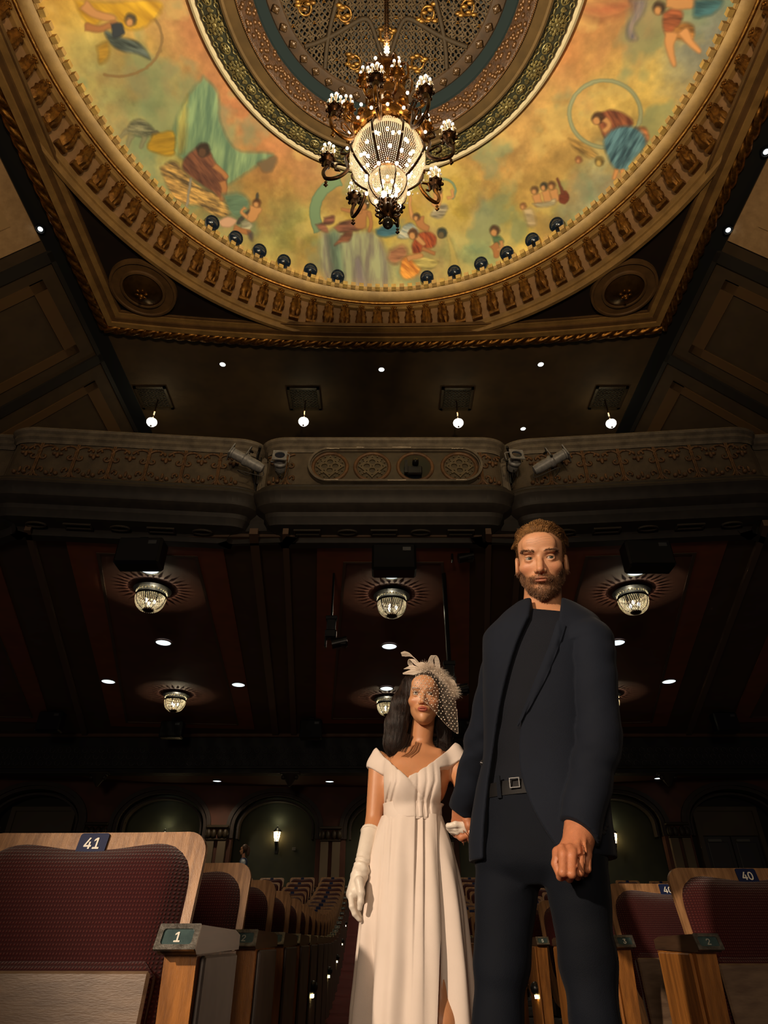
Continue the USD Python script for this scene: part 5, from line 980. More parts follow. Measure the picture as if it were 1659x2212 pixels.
def cloth(name, col, col2, scale=900., rough=.8, bump=.25, sheen=.15): return mat(name, col, rough, 0., col2, 3., bump, scale, spec=.2, sheen=sheen)
def frame(yaw, pitch, roll):
    Rm = trimesh.transformations.rotation_matrix; M = Rm(yaw, [0, 0, 1]) @ Rm(pitch, [1, 0, 0]) @ Rm(roll, [0, 1, 0]); return M[:3, :3]
def head_sdf(P, g):
    """local head: eyes at height 0, face towards -y. g: proportions"""
    male = g['male']; J = g['jaw']; ax = np.abs(P[:, 0]); S = np.stack([ax, P[:, 1], P[:, 2]], 1)
    d = elp(P, (0, .022, .038), (.073, .092, .088))
    d = smin(d, elp(P, (0, -.030, -.025), (.060, .058, .088)), .03)
    d = smin(d, elp(P, (0, -.042, -.078), (.040 * J, .043, .036)), .025)
    d = smin(d, sph(P, (0, -.074, -.103 if male else -.098), .017 * J), .02)
    d = smin(d, sph(S, (.046 * J, -.002, -.058), .017), .03)
    d = smin(d, elp(S, (.042, -.056, -.026), (.022, .022, .018)), .018)
    d = smin(d, elp(P, (0, -.070, .045), (.050, .022, .035)), .025)
    d = smin(d, elp(S, (.028, -.0845, .0195 if male else .021), (.020, .009 if male else .006, .007)), .012)
    d = smax(d, -elp(S, (.0315, -.104, -.0015), (.0165, .020, .0115)), .012)                 # eye sockets
    d = smin(d, sph(S, (.0315, -.0725, -.0005), .0150), .004)                                   # lids over the eyeball
    op = elp(S, (.0315, -.092, -.0005), (.0130, .020, g.get('open', .0050)))
    d = smax(d, -op, .0012)
    n = union([cap(P, (0, -.083, .006), (0, -.099, -.020), .0072, .0090), cap(P, (0, -.099, -.020), (0, -.1095, -.036), .0090, .0105 if male else .0092)], .006)
    d = smin(d, n, .008); d = smin(d, elp(S, (.0110, -.0985, -.0395), (.0085, .010, .0075)), .005)
    d = smax(d, -elp(S, (.0062, -.1045, -.0470), (.0036, .006, .0035)), .002)
    d = smin(d, elp(P, (0, -.0840, -.060), (.030, .016, .014)), .012)                          # muzzle
    d = smin(d, elp(P, (0, -.0960, -.0600), (.0190, .0075, .0042 if male else .0052)), .004); d = smin(d, elp(P, (0, -.0955, -.0690), (.0168, .0085, .0048 if male else .0062)), .004)
    d = smax(d, -elp(P, (0, -.1040, -.0645), (.022, .009, .0010 if male else .0017)), .0015)
    e = elp(S, (.0755, .012, -.014), (.0085, .018, .031)); e = smax(e, -elp(S, (.0845, .008, -.010), (.006, .011, .019)), .004); d = smin(d, e, .005)
    return d
def head_local(g):
    m = nets(lambda P: head_sdf(P, g), (-.1, -.135, -.145), (.1, .13, .14), .0027 if g.get('hi', 1) else .006)
    return relax(m, lambda P: head_sdf(P, g), 2)
def head_paint(V, g):
    ax = np.abs(V[:, 0]); y, z = V[:, 1], V[:, 2]; C = np.tile(np.array(g['skin']), (len(V), 1)).astype(float); f = fbm(V * 60, 3, 3)[:, None]; C *= .90 + .2 * f
    def mix(w, c): nonlocal C; C = C * (1 - w[:, None]) + np.array(c) * w[:, None]
    g2 = lambda x, s: np.exp(-(x / s) ** 2)
    mix(.35 * g2(ax - .042, .018) * g2(z + .03, .018) * (y < -.03), g['blush']); mix(.25 * g2(ax, .012) * g2(z + .036, .012) * (y < -.08), g['blush'])
    lip = np.clip(1.25 - ((ax / .0205) ** 2 + ((z + .0648) / (.0085 if g['male'] else .0112)) ** 2), 0, 1) * (y < -.088); mix(np.clip(lip * 2.5, 0, 1) * g['lipk'], g['lip'])
    lid = g2(ax - .0315, .016) * g2(z - .006, .0065) * (y < -.06); mix(lid * g['lidk'], g['lid'])
    line = g2(ax - .0315, .013) * g2(z - (.0046 if g['male'] else .0054), .0016 if g['male'] else .0026) * (y < -.07); mix(np.clip(line * 1.3, 0, 1) * g['linek'], (.02, .012, .01))
    br = g2(z - (.0215 + .05 * (ax - .030) - 4.2 * (ax - .034) ** 2), .0034 if g['male'] else .0028) * np.clip((ax - .011) / .004, 0, 1) * np.clip((.053 - ax) / .006, 0, 1) * (y < -.055); mix(br * g['browk'], g['brow'])
    if g['male']:
        bd = beard_mask(V); mix(np.clip(bd, 0, 1) * .72, g['beard'])
        for zz, a in ((.052, .5), (.060, .4), (.045, .3)): mix(a * g2(z - zz - .004 * np.sin(V[:, 0] * 60), .0012) * (ax < .036) * (y < -.05), np.array(g['skin']) * .55)
    hl = hair_mask(V, g); mix(np.clip(hl, 0, 1), g['hair']); return np.clip(C, 0, 1)
def beard_mask(V):
    ax, y, z = np.abs(V[:, 0]), V[:, 1], V[:, 2]
    low = np.clip((-.050 - z - .12 * np.maximum(0, ax - .03) * 0 + np.clip((ax - .045) / .02, 0, 1) * .022) / .006, 0, 1) * np.clip((.015 - y) / .01, 0, 1)
    low *= 1 - np.exp(-((V[:, 0] / .026) ** 2 + ((z + .066) / .0085) ** 2) ** 2) * (y < -.07)
    low *= 1 - .85 * np.exp(-(((ax - .017) / .010) ** 2 + ((z + .083) / .008) ** 2)) * (y < -.07)
    mus = np.exp(-((ax / .030) ** 4)) * np.exp(-(((z + .0535 - .0 + ax * .22) / .0055) ** 2)) * (y < -.075)
    return np.maximum(low, mus)
def hair_mask(V, g):
    ax, y, z = np.abs(V[:, 0]), V[:, 1], V[:, 2]
    if g['male']:
        front = np.clip((z - (.078 - 3.5 * np.maximum(0, ax - .030) ** 1.5 * 1.0 + .25 * np.maximum(y + .05, 0) * 0)) / .006, 0, 1) * (z > .055)
        side = np.clip((y + .030 - .25 * (z)) / .008, 0, 1) * np.clip((z + .0) / .02 + (y > .03) * 3, 0, 1) * (z > -.085)
        return np.maximum(front, side) * (1 - np.exp(-(((y - .012) / .024) ** 2 + ((z + .014) / .036) ** 2)) * (ax > .066))
    front = np.clip((z - (.080 - 9. * ax ** 2)) / .006, 0, 1); side = np.clip((y + .028) / .008, 0, 1) * (z > -.09); return np.maximum(front * (z > .02), side)
def eyes(parent, M, O, iris, look):
    for s in (-1, 1):
        e = trimesh.creation.icosphere(4, .0122); V = np.array(e.vertices); g = np.array([look[0] , -1, look[1]]); g /= np.linalg.norm(g); a = np.degrees(np.arccos(np.clip((V / .0122) @ g, -1, 1)))
        C = np.where(a[:, None] < 11, np.array((.004, .004, .004)), np.where(a[:, None] < 31, np.array(iris) * (.6 + .4 * (a[:, None] < 22)), np.array((.42, .34, .29))))
        e.apply_translation((s * .0315, -.0738, -.0005)); p = obj('eye', trimesh.Trimesh(np.array(e.vertices) @ M.T + O, e.faces, process=False), vcol('eye_paint', 'paint', .08, spec=.7), parent, smooth=True); set_paint(p, C)
def strands(roots, dirs, n, seg, length, rng, curl=.0, fall=None, lift=.0):
    pass
def skinmat(nm): return vcol(nm, 'paint', .46, .18, 500., sss=.12, spec=.45)

# ------------------------------------------------------------------ the man
GM = dict(male=True, jaw=1.02, skin=srgb(206, 150, 112), blush=srgb(204, 120, 90), lip=srgb(176, 104, 84), lipk=.8, lid=srgb(160, 104, 76), lidk=.3, linek=.5, brow=srgb(96, 66, 42), browk=.4, beard=srgb(112, 78, 50), hair=srgb(96, 66, 40))
MM = frame(math.radians(-18), math.radians(22), math.radians(5)); MO = at(1166, 1206, y=1.655) - MM @ np.array([0, -.076, 0])
man = thing('person', 'tall bearded person in navy suit jacket and trousers holding a white gloved hand', 'person')
hm = head_local(GM); HV = np.array(hm.vertices); HC = head_paint(HV, GM); HW_ = HV @ MM.T + MO
yw = math.radians(-24); mr, mf = np.array([math.cos(yw), math.sin(yw)]), np.array([math.sin(yw), -math.cos(yw)])
neck = at(1171, 1335, y=1.775); pel = at(1168, 1790, y=1.74); hem = at(1180, 1880, y=1.72)
zz = np.array([.81, .87, 1.00, 1.10, 1.22, 1.35, 1.44, 1.495, 1.53]); cc_ = np.array([pel[:2] * (1 - t) + neck[:2] * t for t in np.clip((zz - pel[2]) / (neck[2] - pel[2]), -.15, 1)])
TW = np.array([.05, .150, .142, .139, .148, .158, .150, .105, .055]); TD = np.array([.04, .104, .098, .097, .106, .110, .098, .078, .055])
zzc = zz.copy(); zzc[0] = .70; TWC, TDC = TW.copy(), TD.copy(); TWC[0], TDC[0] = .150, .098; TWC[3:6] -= .012; ccc = cc_.copy(); ccc[0] = pel[:2] * 1.15 - neck[:2] * .15
def torso(P, off=0.): return loft(P, zzc, ccc, TWC, TDC, (mr, mf), off)
def torso_in(P, off=0.): return loft(P, zz, cc_, TW, TD, (mr, mf), off)
LSh, RSh = at(1283, 1392, y=1.655), at(1092, 1388, y=1.90); LEl, REl = at(1293, 1600, y=1.635), at(1043, 1602, y=2.10); LWr, RWr = at(1250, 1800, y=1.585), at(1000, 1750, y=2.27)
LHip, RHip = at(1240, 1850, y=1.67), at(1098, 1850, y=1.77)
LKn, RKn = np.array([.437, 1.67, .50]), np.array([.236, 1.72, .50]); LAn, RAn = np.array([LKn[0] + .01, 1.66, .09]), np.array([RKn[0] - .03, 1.80, .09])
nb = MO + MM @ np.array([0, .02, -.06])
def body_man(P): return union([cap(P, nb, [neck[0] + .0, neck[1] + .02, neck[2] - .03], .056, .062), torso_in(P, -.012), cap(P, LSh, LEl, .046, .036), cap(P, LEl, LWr, .036, .027), cap(P, RSh, REl, .046, .036), cap(P, REl, RWr, .036, .027), cap(P, LHip, LKn, .06, .045), cap(P, RHip, RKn, .06, .045), cap(P, LKn, LAn, .045, .032), cap(P, RKn, RAn, .045, .032)], .02)
def bounds(*pts, pad=.1): p = np.array(pts); return p.min(0) - pad, p.max(0) + pad
bm = nets(body_man, *bounds(LSh, RSh, LEl, REl, LWr, RWr, LAn, RAn, nb, pad=.085), .014)
# left hand: relaxed fist, back of the hand forward
DEP = 1.545
kn = [at(x, y_, y=d) for x, y_, d in ((1217, 1845, 1.535), (1236, 1846, 1.532), (1254, 1847, 1.545), (1269, 1846, 1.562))]
pip = [at(x, y_, y=d) for x, y_, d in ((1216, 1884, 1.520), (1235, 1888, 1.518), (1253, 1884, 1.533), (1269, 1877, 1.553))]
dip = [p + np.array([0, .026, -.006]) for p in pip]; tip = [p + np.array([0, .036, .016]) for p in pip]
def lhand(P):
    w = LWr + np.array([0, .0, -.004]); d = union([cap(P, w + [0, .01, .05], w, .026, .027), cap(P, w, kn[0] * .8 + w * .2 + [0, .016, 0], .025, .016), cap(P, w, kn[1] * .85 + w * .15 + [0, .014, 0], .024, .015), cap(P, w, kn[2] * .85 + w * .15 + [0, .014, 0], .022, .014), cap(P, w + [.006, .004, 0], kn[3] * .85 + w * .15 + [0, .012, 0], .020, .013)], .02)
    fs = [chain(P, [kn[i] + [0, .008, .012], kn[i], pip[i], dip[i], tip[i]], [.0095, .0108 - .0005 * i, .0092 - .0005 * i, .0085 - .0005 * i, .0075 - .0004 * i], .004) for i in range(4)]
    for f_ in fs: d = smin(d, f_, .005)
    th = chain(P, [w + [-.010, .014, -.022], at(1207, 1843, y=1.555), at(1203, 1866, y=1.555), at(1206, 1880, y=1.552)], [.016, .0125, .0105, .0085], .008); d = smin(d, th, .006)
    for a, b in (((1248, 1808), (1252, 1842)), ((1254, 1812), (1240, 1836)), ((1262, 1812), (1266, 1840))): d = smin(d, cap(P, at(*a, y=1.553), at(*b, y=1.530), .0028), .008)
    return d - .0006 * (fbm(P * 260, 2, 4) - .5)
lh = relax(nets(lhand, *bounds(*kn, *pip, LWr, pad=.05), .003), lhand, 2)
# right hand, closed round the gloved fingers
def RP(px, py, dy=0.): return at(px, py, y=2.285 + dy)
def rhand(P):
    d = union([cap(P, RWr + (RWr - REl) * -.10, RP(1000, 1757, .0), .030, .028), cap(P, RP(995, 1757), RP(986, 1776, .012), .026, .017), cap(P, RP(1000, 1757), RP(997, 1776, .012), .026, .016)], .02)
    d = smin(d, chain(P, [RP(1003, 1759, -.02), RP(1009, 1770, -.034), RP(1013, 1784, -.036), RP(1016, 1796, -.030)], [.0165, .0135, .0125, .0105], .006), .007)
    d = smin(d, chain(P, [RP(984, 1774, .012), RP(983, 1790, .028), RP(990, 1800, .010), RP(1003, 1794, -.008)], [.0125, .0115, .0105, .0095], .005), .006)
    d = smin(d, chain(P, [RP(986, 1777, .026), RP(985, 1801, .030), RP(996, 1809, .006), RP(1011, 1803, -.010)], [.0125, .0115, .0105, .0095], .005), .005)
    return smin(d, chain(P, [RP(992, 1780, .040), RP(993, 1806, .036), RP(1004, 1811, .022), RP(1012, 1806, .01)], [.012, .011, .010, .009], .005), .005)
rh = relax(nets(rhand, *bounds(RP(975, 1740), RP(1022, 1815), pad=.05), .003), rhand, 2)
def handpaint(V, base): f = fbm(V * 90, 3, 8)[:, None]; return np.clip(np.array(base) * (.82 + .34 * f), 0, 1)
skin_m = srgb(190, 122, 86)
hw = trimesh.Trimesh(HW_, hm.faces, process=False)
bmC = np.tile(np.array(srgb(200, 142, 104)), (len(bm.vertices), 1))
allm = cat([hw, bm, lh, rh]); allC = np.vstack([HC, bmC, handpaint(lh.vertices, skin_m), handpaint(rh.vertices, skin_m)])
bp = obj('body', allm, skinmat('man_skin'), man, smooth=True); set_paint(bp, allC); eyes(man, MM, MO, srgb(56, 58, 48), (.22, .30))
for c, n in ((at(1016, 1797, y=2.285 - .042), (0, -1, .1)),): obj('thumb_nail', ell(c, (.006, .0025, .0085), 2), mat('nail', srgb(226, 170, 140), .3), man, smooth=True)
# hair and beard
rg = np.random.default_rng(11); hn = np.array(hm.vertex_normals)
def grow(mask, n, fn, lmin, lmax, seg, width, name, m, parent, M, O, V, N):
    w = np.clip(mask, 0, 1); w = w / w.sum(); ids = rg.choice(len(V), n, p=w); out = []
    for i in ids:
        p = V[i] + rg.normal(0, .0012, 3); L = rg.uniform(lmin, lmax); q = [p - N[i] * .001]
        for s in range(seg): q.append(q[-1] + fn(q[-1], N[i], s / seg, rg) * (L / seg))
        out.append(np.array(q) @ M.T + O)
    return curves(name, out, width, m, parent)
def nz(v): return v / max(np.linalg.norm(v), 1e-9)
def man_flow(p, n, t, r):
    q = p * 38; w = np.array([noise(q + k * 7.3, 5) for k in range(3)]) - .5                      # locks: neighbouring strands share their bend
    if p[2] > .045: v = np.array([np.sign(p[0]) * np.clip((abs(p[0]) - .006) / .05, 0, 1) * .14, 1.0, .50 - 1.5 * t])   # lifted at the parting, swept back and out
    else: v = np.array([np.sign(p[0]) * .10, .9, -.35])
    return nz(nz(v) + n * (.34 - .42 * t) + w * .75 + r.normal(0, .05, 3))
HAIRM = mat('man_hair', srgb(156, 114, 68), .38, 0, srgb(92, 62, 34), 90., spec=.5); BEARDM = mat('man_beard', srgb(132, 92, 58), .5, 0, srgb(84, 56, 36), 120.)
grow(hair_mask(HV, GM) * (HV[:, 2] > -.09) * (HV[:, 2] > .05), 8000, man_flow, .024, .056, 5, np.array([.0012, .0012, .0011, .001, .0008, .0004]), 'hair', HAIRM, man, MM, MO, HV, hn)
grow(hair_mask(HV, GM) * (HV[:, 2] < .06) * (HV[:, 2] > -.06), 3500, lambda p, n, t, r: nz(np.array([np.sign(p[0]) * .05, .85, -.45]) + n * .14 + r.normal(0, .12, 3)), .012, .030, 5, np.array([.0012, .0012, .0011, .001, .0008, .0004]), 'side_hair', HAIRM, man, MM, MO, HV, hn)
grow(hair_mask(HV, GM) * (HV[:, 2] > -.06) * (HV[:, 1] > .03) * (HV[:, 2] < .0), 500, lambda p, n, t, r: nz(np.array([np.sign(p[0]) * .3, .2, -.8]) + n * .4 + r.normal(0, .2, 3)), .02, .045, 5, np.array([.0012, .0012, .0011, .001, .0008, .0004]), 'nape_hair', HAIRM, man, MM, MO, HV, hn)
grow(beard_mask(HV) * np.clip(HC[:, 0] * 0 + 1, 0, 1), 6500, lambda p, n, t, r: nz(n * .42 + np.array([0, -.05, -.9]) + r.normal(0, .28, 3)), .002, .0062, 3, np.array([.0008, .0008, .0007, .0003]), 'beard', BEARDM, man, MM, MO, HV, hn)
grow(beard_mask(HV) * (HV[:, 2] < -.080) + .8 * beard_mask(HV) * (HV[:, 2] > -.062) * (np.abs(HV[:, 0]) < .035), 3800, lambda p, n, t, r: nz(n * .42 + np.array([0, -.05, -.9]) + r.normal(0, .26, 3)), .004, .0105, 3, np.array([.0008, .0008, .0007, .0003]), 'chin_beard', BEARDM, man, MM, MO, HV, hn)
ax_ = np.abs(HV[:, 0]); browm = np.exp(-((HV[:, 2] - (.0215 + .05 * (ax_ - .030) - 4.2 * (ax_ - .034) ** 2)) / .0020) ** 2) * (ax_ > .011) * (ax_ < .053) * (HV[:, 1] < -.055)
grow(browm, 420, lambda p, n, t, r: nz(n * .35 + np.array([np.sign(p[0]) * .8, 0, .25]) + r.normal(0, .2, 3)), .006, .010, 3, np.array([.0007, .0007, .0006, .0003]), 'eyebrows', mat('brow_hair', srgb(92, 62, 40), .5), man, MM, MO, HV, hn)
# clothes
SUIT = cloth('navy_suit', srgb(23, 29, 41), srgb(19, 24, 35), sheen=.04); TEE = cloth('navy_tee', srgb(21, 24, 33), srgb(17, 20, 28), 500., sheen=.04); TROU = cloth('navy_trousers', srgb(11, 17, 28), srgb(8, 13, 22), 700., sheen=.03)
def trousers(P):
    w = .006 * np.sin((P[:, 2] * 55 + 9 * fbm(P * [5, 5, 3], 3, 2))) * (.4 + .9 * np.clip((.75 - P[:, 2]) / .25, 0, 1)) * fbm(P * 6, 2, 5) + .010 * (fbm(P * [7, 7, 11], 3, 6) - .5)
    d = union([cap(P, LHip, LKn, .074, .050), cap(P, LKn, LAn, .050, .055), cap(P, RHip, RKn, .080, .050), cap(P, RKn, RAn, .050, .056), loft(P, np.array([.785, .83, .90, 1.0]), np.stack([np.interp([.74, .82, .90, 1.0], zz, cc_[:, 0]), np.interp([.74, .82, .90, 1.0], zz, cc_[:, 1])], 1), np.array([.08, .146, .156, .146]), np.array([.07, .105, .110, .102]), (mr, mf))], .016)
    sag = np.array([0, 0, 0]); return smax(d - w, P[:, 2] - .995, .004)
tm = relax(nets(trousers, *bounds(LHip + [0, 0, .2], RHip, LAn, RAn, pad=.12), .0075), trousers, 1)
obj('trousers', tm, TROU, man, smooth=True)
def ringpoly(z, off, n=72):
    c = np.array([np.interp(z, zz, cc_[:, 0]), np.interp(z, zz, cc_[:, 1])]); w, d = np.interp(z, zz, TW) + off, np.interp(z, zz, TD) + off; a = np.linspace(0, 2 * PI, n, endpoint=False); e = 2 / 2.3
    x, y = w * np.sign(np.cos(a)) * np.abs(np.cos(a)) ** e, d * np.sign(np.sin(a)) * np.abs(np.sin(a)) ** e
    return np.stack([c[0] + x * mr[0] + y * mf[0], c[1] + x * mr[1] + y * mf[1], np.full(n, z)], 1)
zb = at(1110, 1692, y=1.625)[2]
def fit_band(z0, z1, o0, o1): return grid(np.array([ringpoly(z0, o0 - .004), ringpoly(z0, o0), ringpoly((z0 + z1) / 2, (o0 + o1) / 2 + .002), ringpoly(z1, o1), ringpoly(z1, o1 - .004)]), closev=True)
belt = obj('belt', fit_band(zb - .017, zb + .017, .011, .011), mat('black_leather', srgb(16, 15, 16), .6, spec=.2), man, smooth=40)
bk_ = at(1112, 1690, y=1.62); bc = np.array([bk_[0], 0, zb]); 
def surf(px, py, off, tgt):
    """first point of the ray of a pixel on the distance field tgt = off (used once, to seat trims on cloth)"""
    d = ray(px, py); t = np.linspace(1.0, 3.4, 480); Q = np.array([0, 0, CZ]) + d * t[:, None]; v = tgt(Q) - off; i = np.argmax(v < 0); return Q[i]
q = surf(1112, 1691, .016, lambda P: torso(P)); obj('buckle', place(extr(sbox(-.013, -.012, .013, .012).difference(sbox(-.0105, -.0095, .0105, .0095)), .004), q, (mr[0], mr[1], 0), (0, 0, 1), (mf[0], mf[1], 0)), mat('dark_buckle', srgb(22, 22, 22), .4, .0), belt, smooth=False)
q = surf(1078, 1700, .014, lambda P: torso(P)); obj('belt_loop', place(box(-.005, .005, -.026, .026, -.002, .005), q, (mr[0], mr[1], 0), (0, 0, 1), (mf[0], mf[1], 0)), TROU, belt, smooth=False)
def tee(P):
    w = .005 * np.sin(P[:, 2] * 60 + 8 * fbm(P * 7, 3, 7)) * np.clip((1.25 - P[:, 2]) / .2, 0, 1) * fbm(P * 8, 2, 9)
    d = smin(torso(P, .004), cap(P, [neck[0], neck[1] + .012, neck[2] - .05], [neck[0] - .002, neck[1] + .004, neck[2] - .004], .068, .064), .02)
    nk = P @ np.array([.10, -.50, 1.0]) - (np.array([neck[0], neck[1] - .062, neck[2] - .002]) @ np.array([.10, -.50, 1.0]))
    return smax(smax(d - w, nk * .85, .003), (zb + .004) - P[:, 2], .003)
obj('tee_shirt', relax(nets(tee, *bounds(np.append(cc_[1], zb), neck, pad=.2), .006), tee, 1), TEE, man, smooth=True)
def rl(pxs, y): 
    out = []
    for px, py in pxs:
        p = surf(px, py, .026, torso); p = p if np.linalg.norm(p - [0, 0, CZ]) > 1.05 and p[1] < 2.1 else at(px, py, y=y); c = np.array([np.interp(p[2], zz, cc_[:, 0]), np.interp(p[2], zz, cc_[:, 1])]); out.append((p[2], (p[:2] - c) @ mr))
    out = np.array(out)[::-1]; return out[np.argsort(out[:, 0])]
EL = rl([(1208, 1318), (1186, 1390), (1150, 1480), (1117, 1566), (1123, 1640), (1133, 1700), (1150, 1750), (1180, 1800), (1216, 1848)], 1.615)
ER = rl([(1130, 1332), (1105, 1400), (1084, 1470), (1072, 1540), (1058, 1590), (1046, 1640), (1041, 1720), (1036, 1800)], 1.72)
def smoothed(E, k): c = np.polyfit(E[:, 0], E[:, 1], k); z = np.linspace(E[0, 0], E[-1, 0], 60); return np.stack([z, np.polyval(c, z)], 1)
EL, ER = smoothed(EL, 4), smoothed(ER, 2); ER[:, 1] += .012
hemz = at(1215, 1846, y=1.60)[2]
def sleeves(P, o=0.):
    wl = .004 * np.sin(P[:, 2] * 70 + 7 * fbm(P * 8, 3, 12)) * fbm(P * 7, 2, 3)
    L = union([cap(P, LSh + [-.01, 0, 0], LEl, .066 + o, .056 + o), cap(P, LEl, LWr + (LWr - LEl) * .02, .056 + o, .047 + o)], .015); Rr = union([cap(P, RSh + [.008, 0, 0], REl, .066 + o, .056 + o), cap(P, REl, RWr + (RWr - REl) * .02, .056 + o, .046 + o)], .015)
    cutL = (P - (LWr + [0, 0, .004])) @ nz(LWr - LEl + [-.05, 0, .02]); cutR = (P - (RWr + [0, 0, .004])) @ nz(RWr - REl)
    return np.minimum(smax(L, cutL, .004), smax(Rr, cutR, .004)) - wl
def jacket(P):
    t = torso(P, .026) - .006 * (fbm(P * [6, 6, 4], 3, 15) - .5)
    sh = union([cap(P, LSh + [0, 0, .018], [neck[0], neck[1] + .02, neck[2] - .045], .046, .05), cap(P, RSh + [0, 0, .018], [neck[0], neck[1] + .02, neck[2] - .062], .046, .05)], .02)
    t = smin(t, sh, .04)
    # skirts of the jacket flare a little; open front
    c = np.stack([np.interp(P[:, 2], zz, cc_[:, 0]), np.interp(P[:, 2], zz, cc_[:, 1])], 1); q = P[:, :2] - c; r, f = q @ mr, q @ mf
    eL = np.interp(P[:, 2], EL[:, 0], EL[:, 1]); eR = np.interp(P[:, 2], ER[:, 0], ER[:, 1])
    op = np.maximum(np.maximum(r - eL, eR - r), -(f + .04)); t = smax(t, -op, .010)
    t = smax(t, (hemz + .02 * np.clip(-f / .1, -1, 1) * 0) - P[:, 2], .004)
    nk = sph(P * [1, 1, 1], [neck[0], neck[1] + .0, neck[2] + .012], .066)
    d = smin(t, sleeves(P), np.where(P[:, 2] > 1.36, .014, .0015)); d = smax(d, -cap(P, [neck[0], neck[1] + .01, neck[2] - .04], [neck[0], neck[1] - .02, neck[2] + .12], .058, .075), .004); return d
jacket0 = jacket
jm = relax(nets(jacket, *bounds(LSh, RSh, LEl, REl, LWr, RWr, np.append(cc_[0], hemz), neck, pad=.11), .0045), jacket, 3)
jk = obj('jacket', jm, SUIT, man, smooth=True)
# lapels, collar, pocket flap, cuff buttons
def strip(A, B, off, name, nseg=26, nw=5, dy=.012, tgt=None):
    A, B = spline(A, 12), spline(B, 12); ia, ib = np.linspace(0, len(A) - 1, nseg), np.linspace(0, len(B) - 1, nseg)
    A = np.stack([np.interp(ia, range(len(A)), A[:, k]) for k in (0, 1)], 1); B = np.stack([np.interp(ib, range(len(B)), B[:, k]) for k in (0, 1)], 1); out = []
    for i in range(nseg):
        row = []
        for j in np.linspace(0, 1, nw): row.append(surf(*(A[i] * (1 - j) + B[i] * j), off, tgt or (lambda P: torso(P, .026))) + np.array([0, -.002 - .004 * math.sin(j * PI), 0]))
        out.append(row)
    Fp = np.array(out); m = grid(Fp); m2 = grid(Fp + [0, dy, 0]); m2.faces = m2.faces[:, ::-1]; e = np.concatenate([Fp[:, 0], Fp[::-1, -1]]); return cat([m, m2])
tj = lambda P: np.minimum(torso(P, .026), jacket(P))
obj('lapel', strip([(1204, 1340), (1186, 1395), (1150, 1482), (1117, 1566)], [(1222, 1352), (1206, 1400), (1172, 1480), (1121, 1568)], .003, 'lapel', tgt=tj), SUIT, jk, smooth=40)
for px, py in ((1309, 1782), (1306, 1790), (1303, 1798)): obj('cuff_button', ell(surf(px, py, .0, jacket), (.006, .003, .006), 2), mat('button_black', srgb(34, 34, 36), .15), jk, smooth=True)
obj('front_button', ell(surf(1043, 1648, .0, jacket), (.008, .004, .008), 2), mat('button_black', srgb(34, 34, 36), .15), jk, smooth=True)
for A in (LAn, RAn): obj('shoe', cat([ell((A[0], A[1] - .09, .045), (.048, .135, .045), 3), ell((A[0], A[1] + .01, .05), (.038, .05, .05), 3)]), mat('shoe_black', srgb(22, 21, 22), .3), man, smooth=True)
# ------------------------------------------------------------------ the woman in white
GW = dict(male=False, open=.0056, jaw=.92, skin=srgb(204, 148, 106), blush=srgb(202, 118, 84), lip=srgb(168, 84, 70), lipk=.95, lid=srgb(120, 76, 56), lidk=.6, linek=1.2, brow=srgb(62, 40, 28), browk=.9, hair=srgb(40, 27, 20))
WSC = .97
WM = frame(math.radians(-7), math.radians(7), math.radians(3)); WO = at(914, 1499, y=2.565) - WM @ np.array([0, -.076, 0])
wo = thing('person', 'dark haired person in a long white dress and gloves with a veiled feather hat', 'person')
wm = head_local(GW); WV = np.array(wm.vertices); WC = head_paint(WV, GW); wn = np.array(wm.vertex_normals)
wa = math.radians(4); wr, wf = np.array([math.cos(wa), math.sin(wa)]), np.array([math.sin(wa), -math.cos(wa)])
YW_ = 2.69
def zof(py, y=YW_): return at(829, py, y=y)[2]
def lev(py, xl, xr):
    a, b = at(xl, py, y=YW_), at(xr, py, y=YW_); return a[2], (a[0] + b[0]) / 2, (b[0] - a[0]) / 2
LV = [lev(1612, 893, 925), lev(1628, 840, 970), lev(1650, 826, 980), lev(1690, 823, 977), lev(1722, 828, 968), lev(1745, 831, 952), lev(1775, 834, 950), lev(1850, 812, 970), lev(1930, 806, 980)][::-1]
wz = np.array([a[0] for a in LV]); wc = np.array([(a[1], YW_) for a in LV]); wW = np.array([a[2] for a in LV]); wD = np.array([.105, .100, .085, .078, .088, .102, .085, .058, .045])
def wtorso(P, off=0.):
    d = loft(P, wz, wc, wW - .012, wD, (wr, wf), off, 2.2)
    for px in (868, 925): d = smin(d, sph(P, at(px, 1694, y=YW_ - .062), .046 + off), .035)
    return d
wneck = at(908, 1612, y=2.70)
RS, LS = at(818, 1644, y=2.72), at(986, 1638, y=2.70)                 # image left, image right shoulder
RE, RWr_ = at(808, 1772, y=2.72), at(778, 1886, y=2.62)
LE, LW = at(1018, 1762, y=2.62), at(1006, 1786, y=2.36)
LEGK, LEGA = at(958, 2190, y=2.60), None
LEGK = np.array([.186, 2.60, .46]); LEGA = np.array([.19, 2.65, .10]); LEGH = np.array([.182, 2.640, .86])
nbw = WO + WM @ np.array([0, .022, -.055])
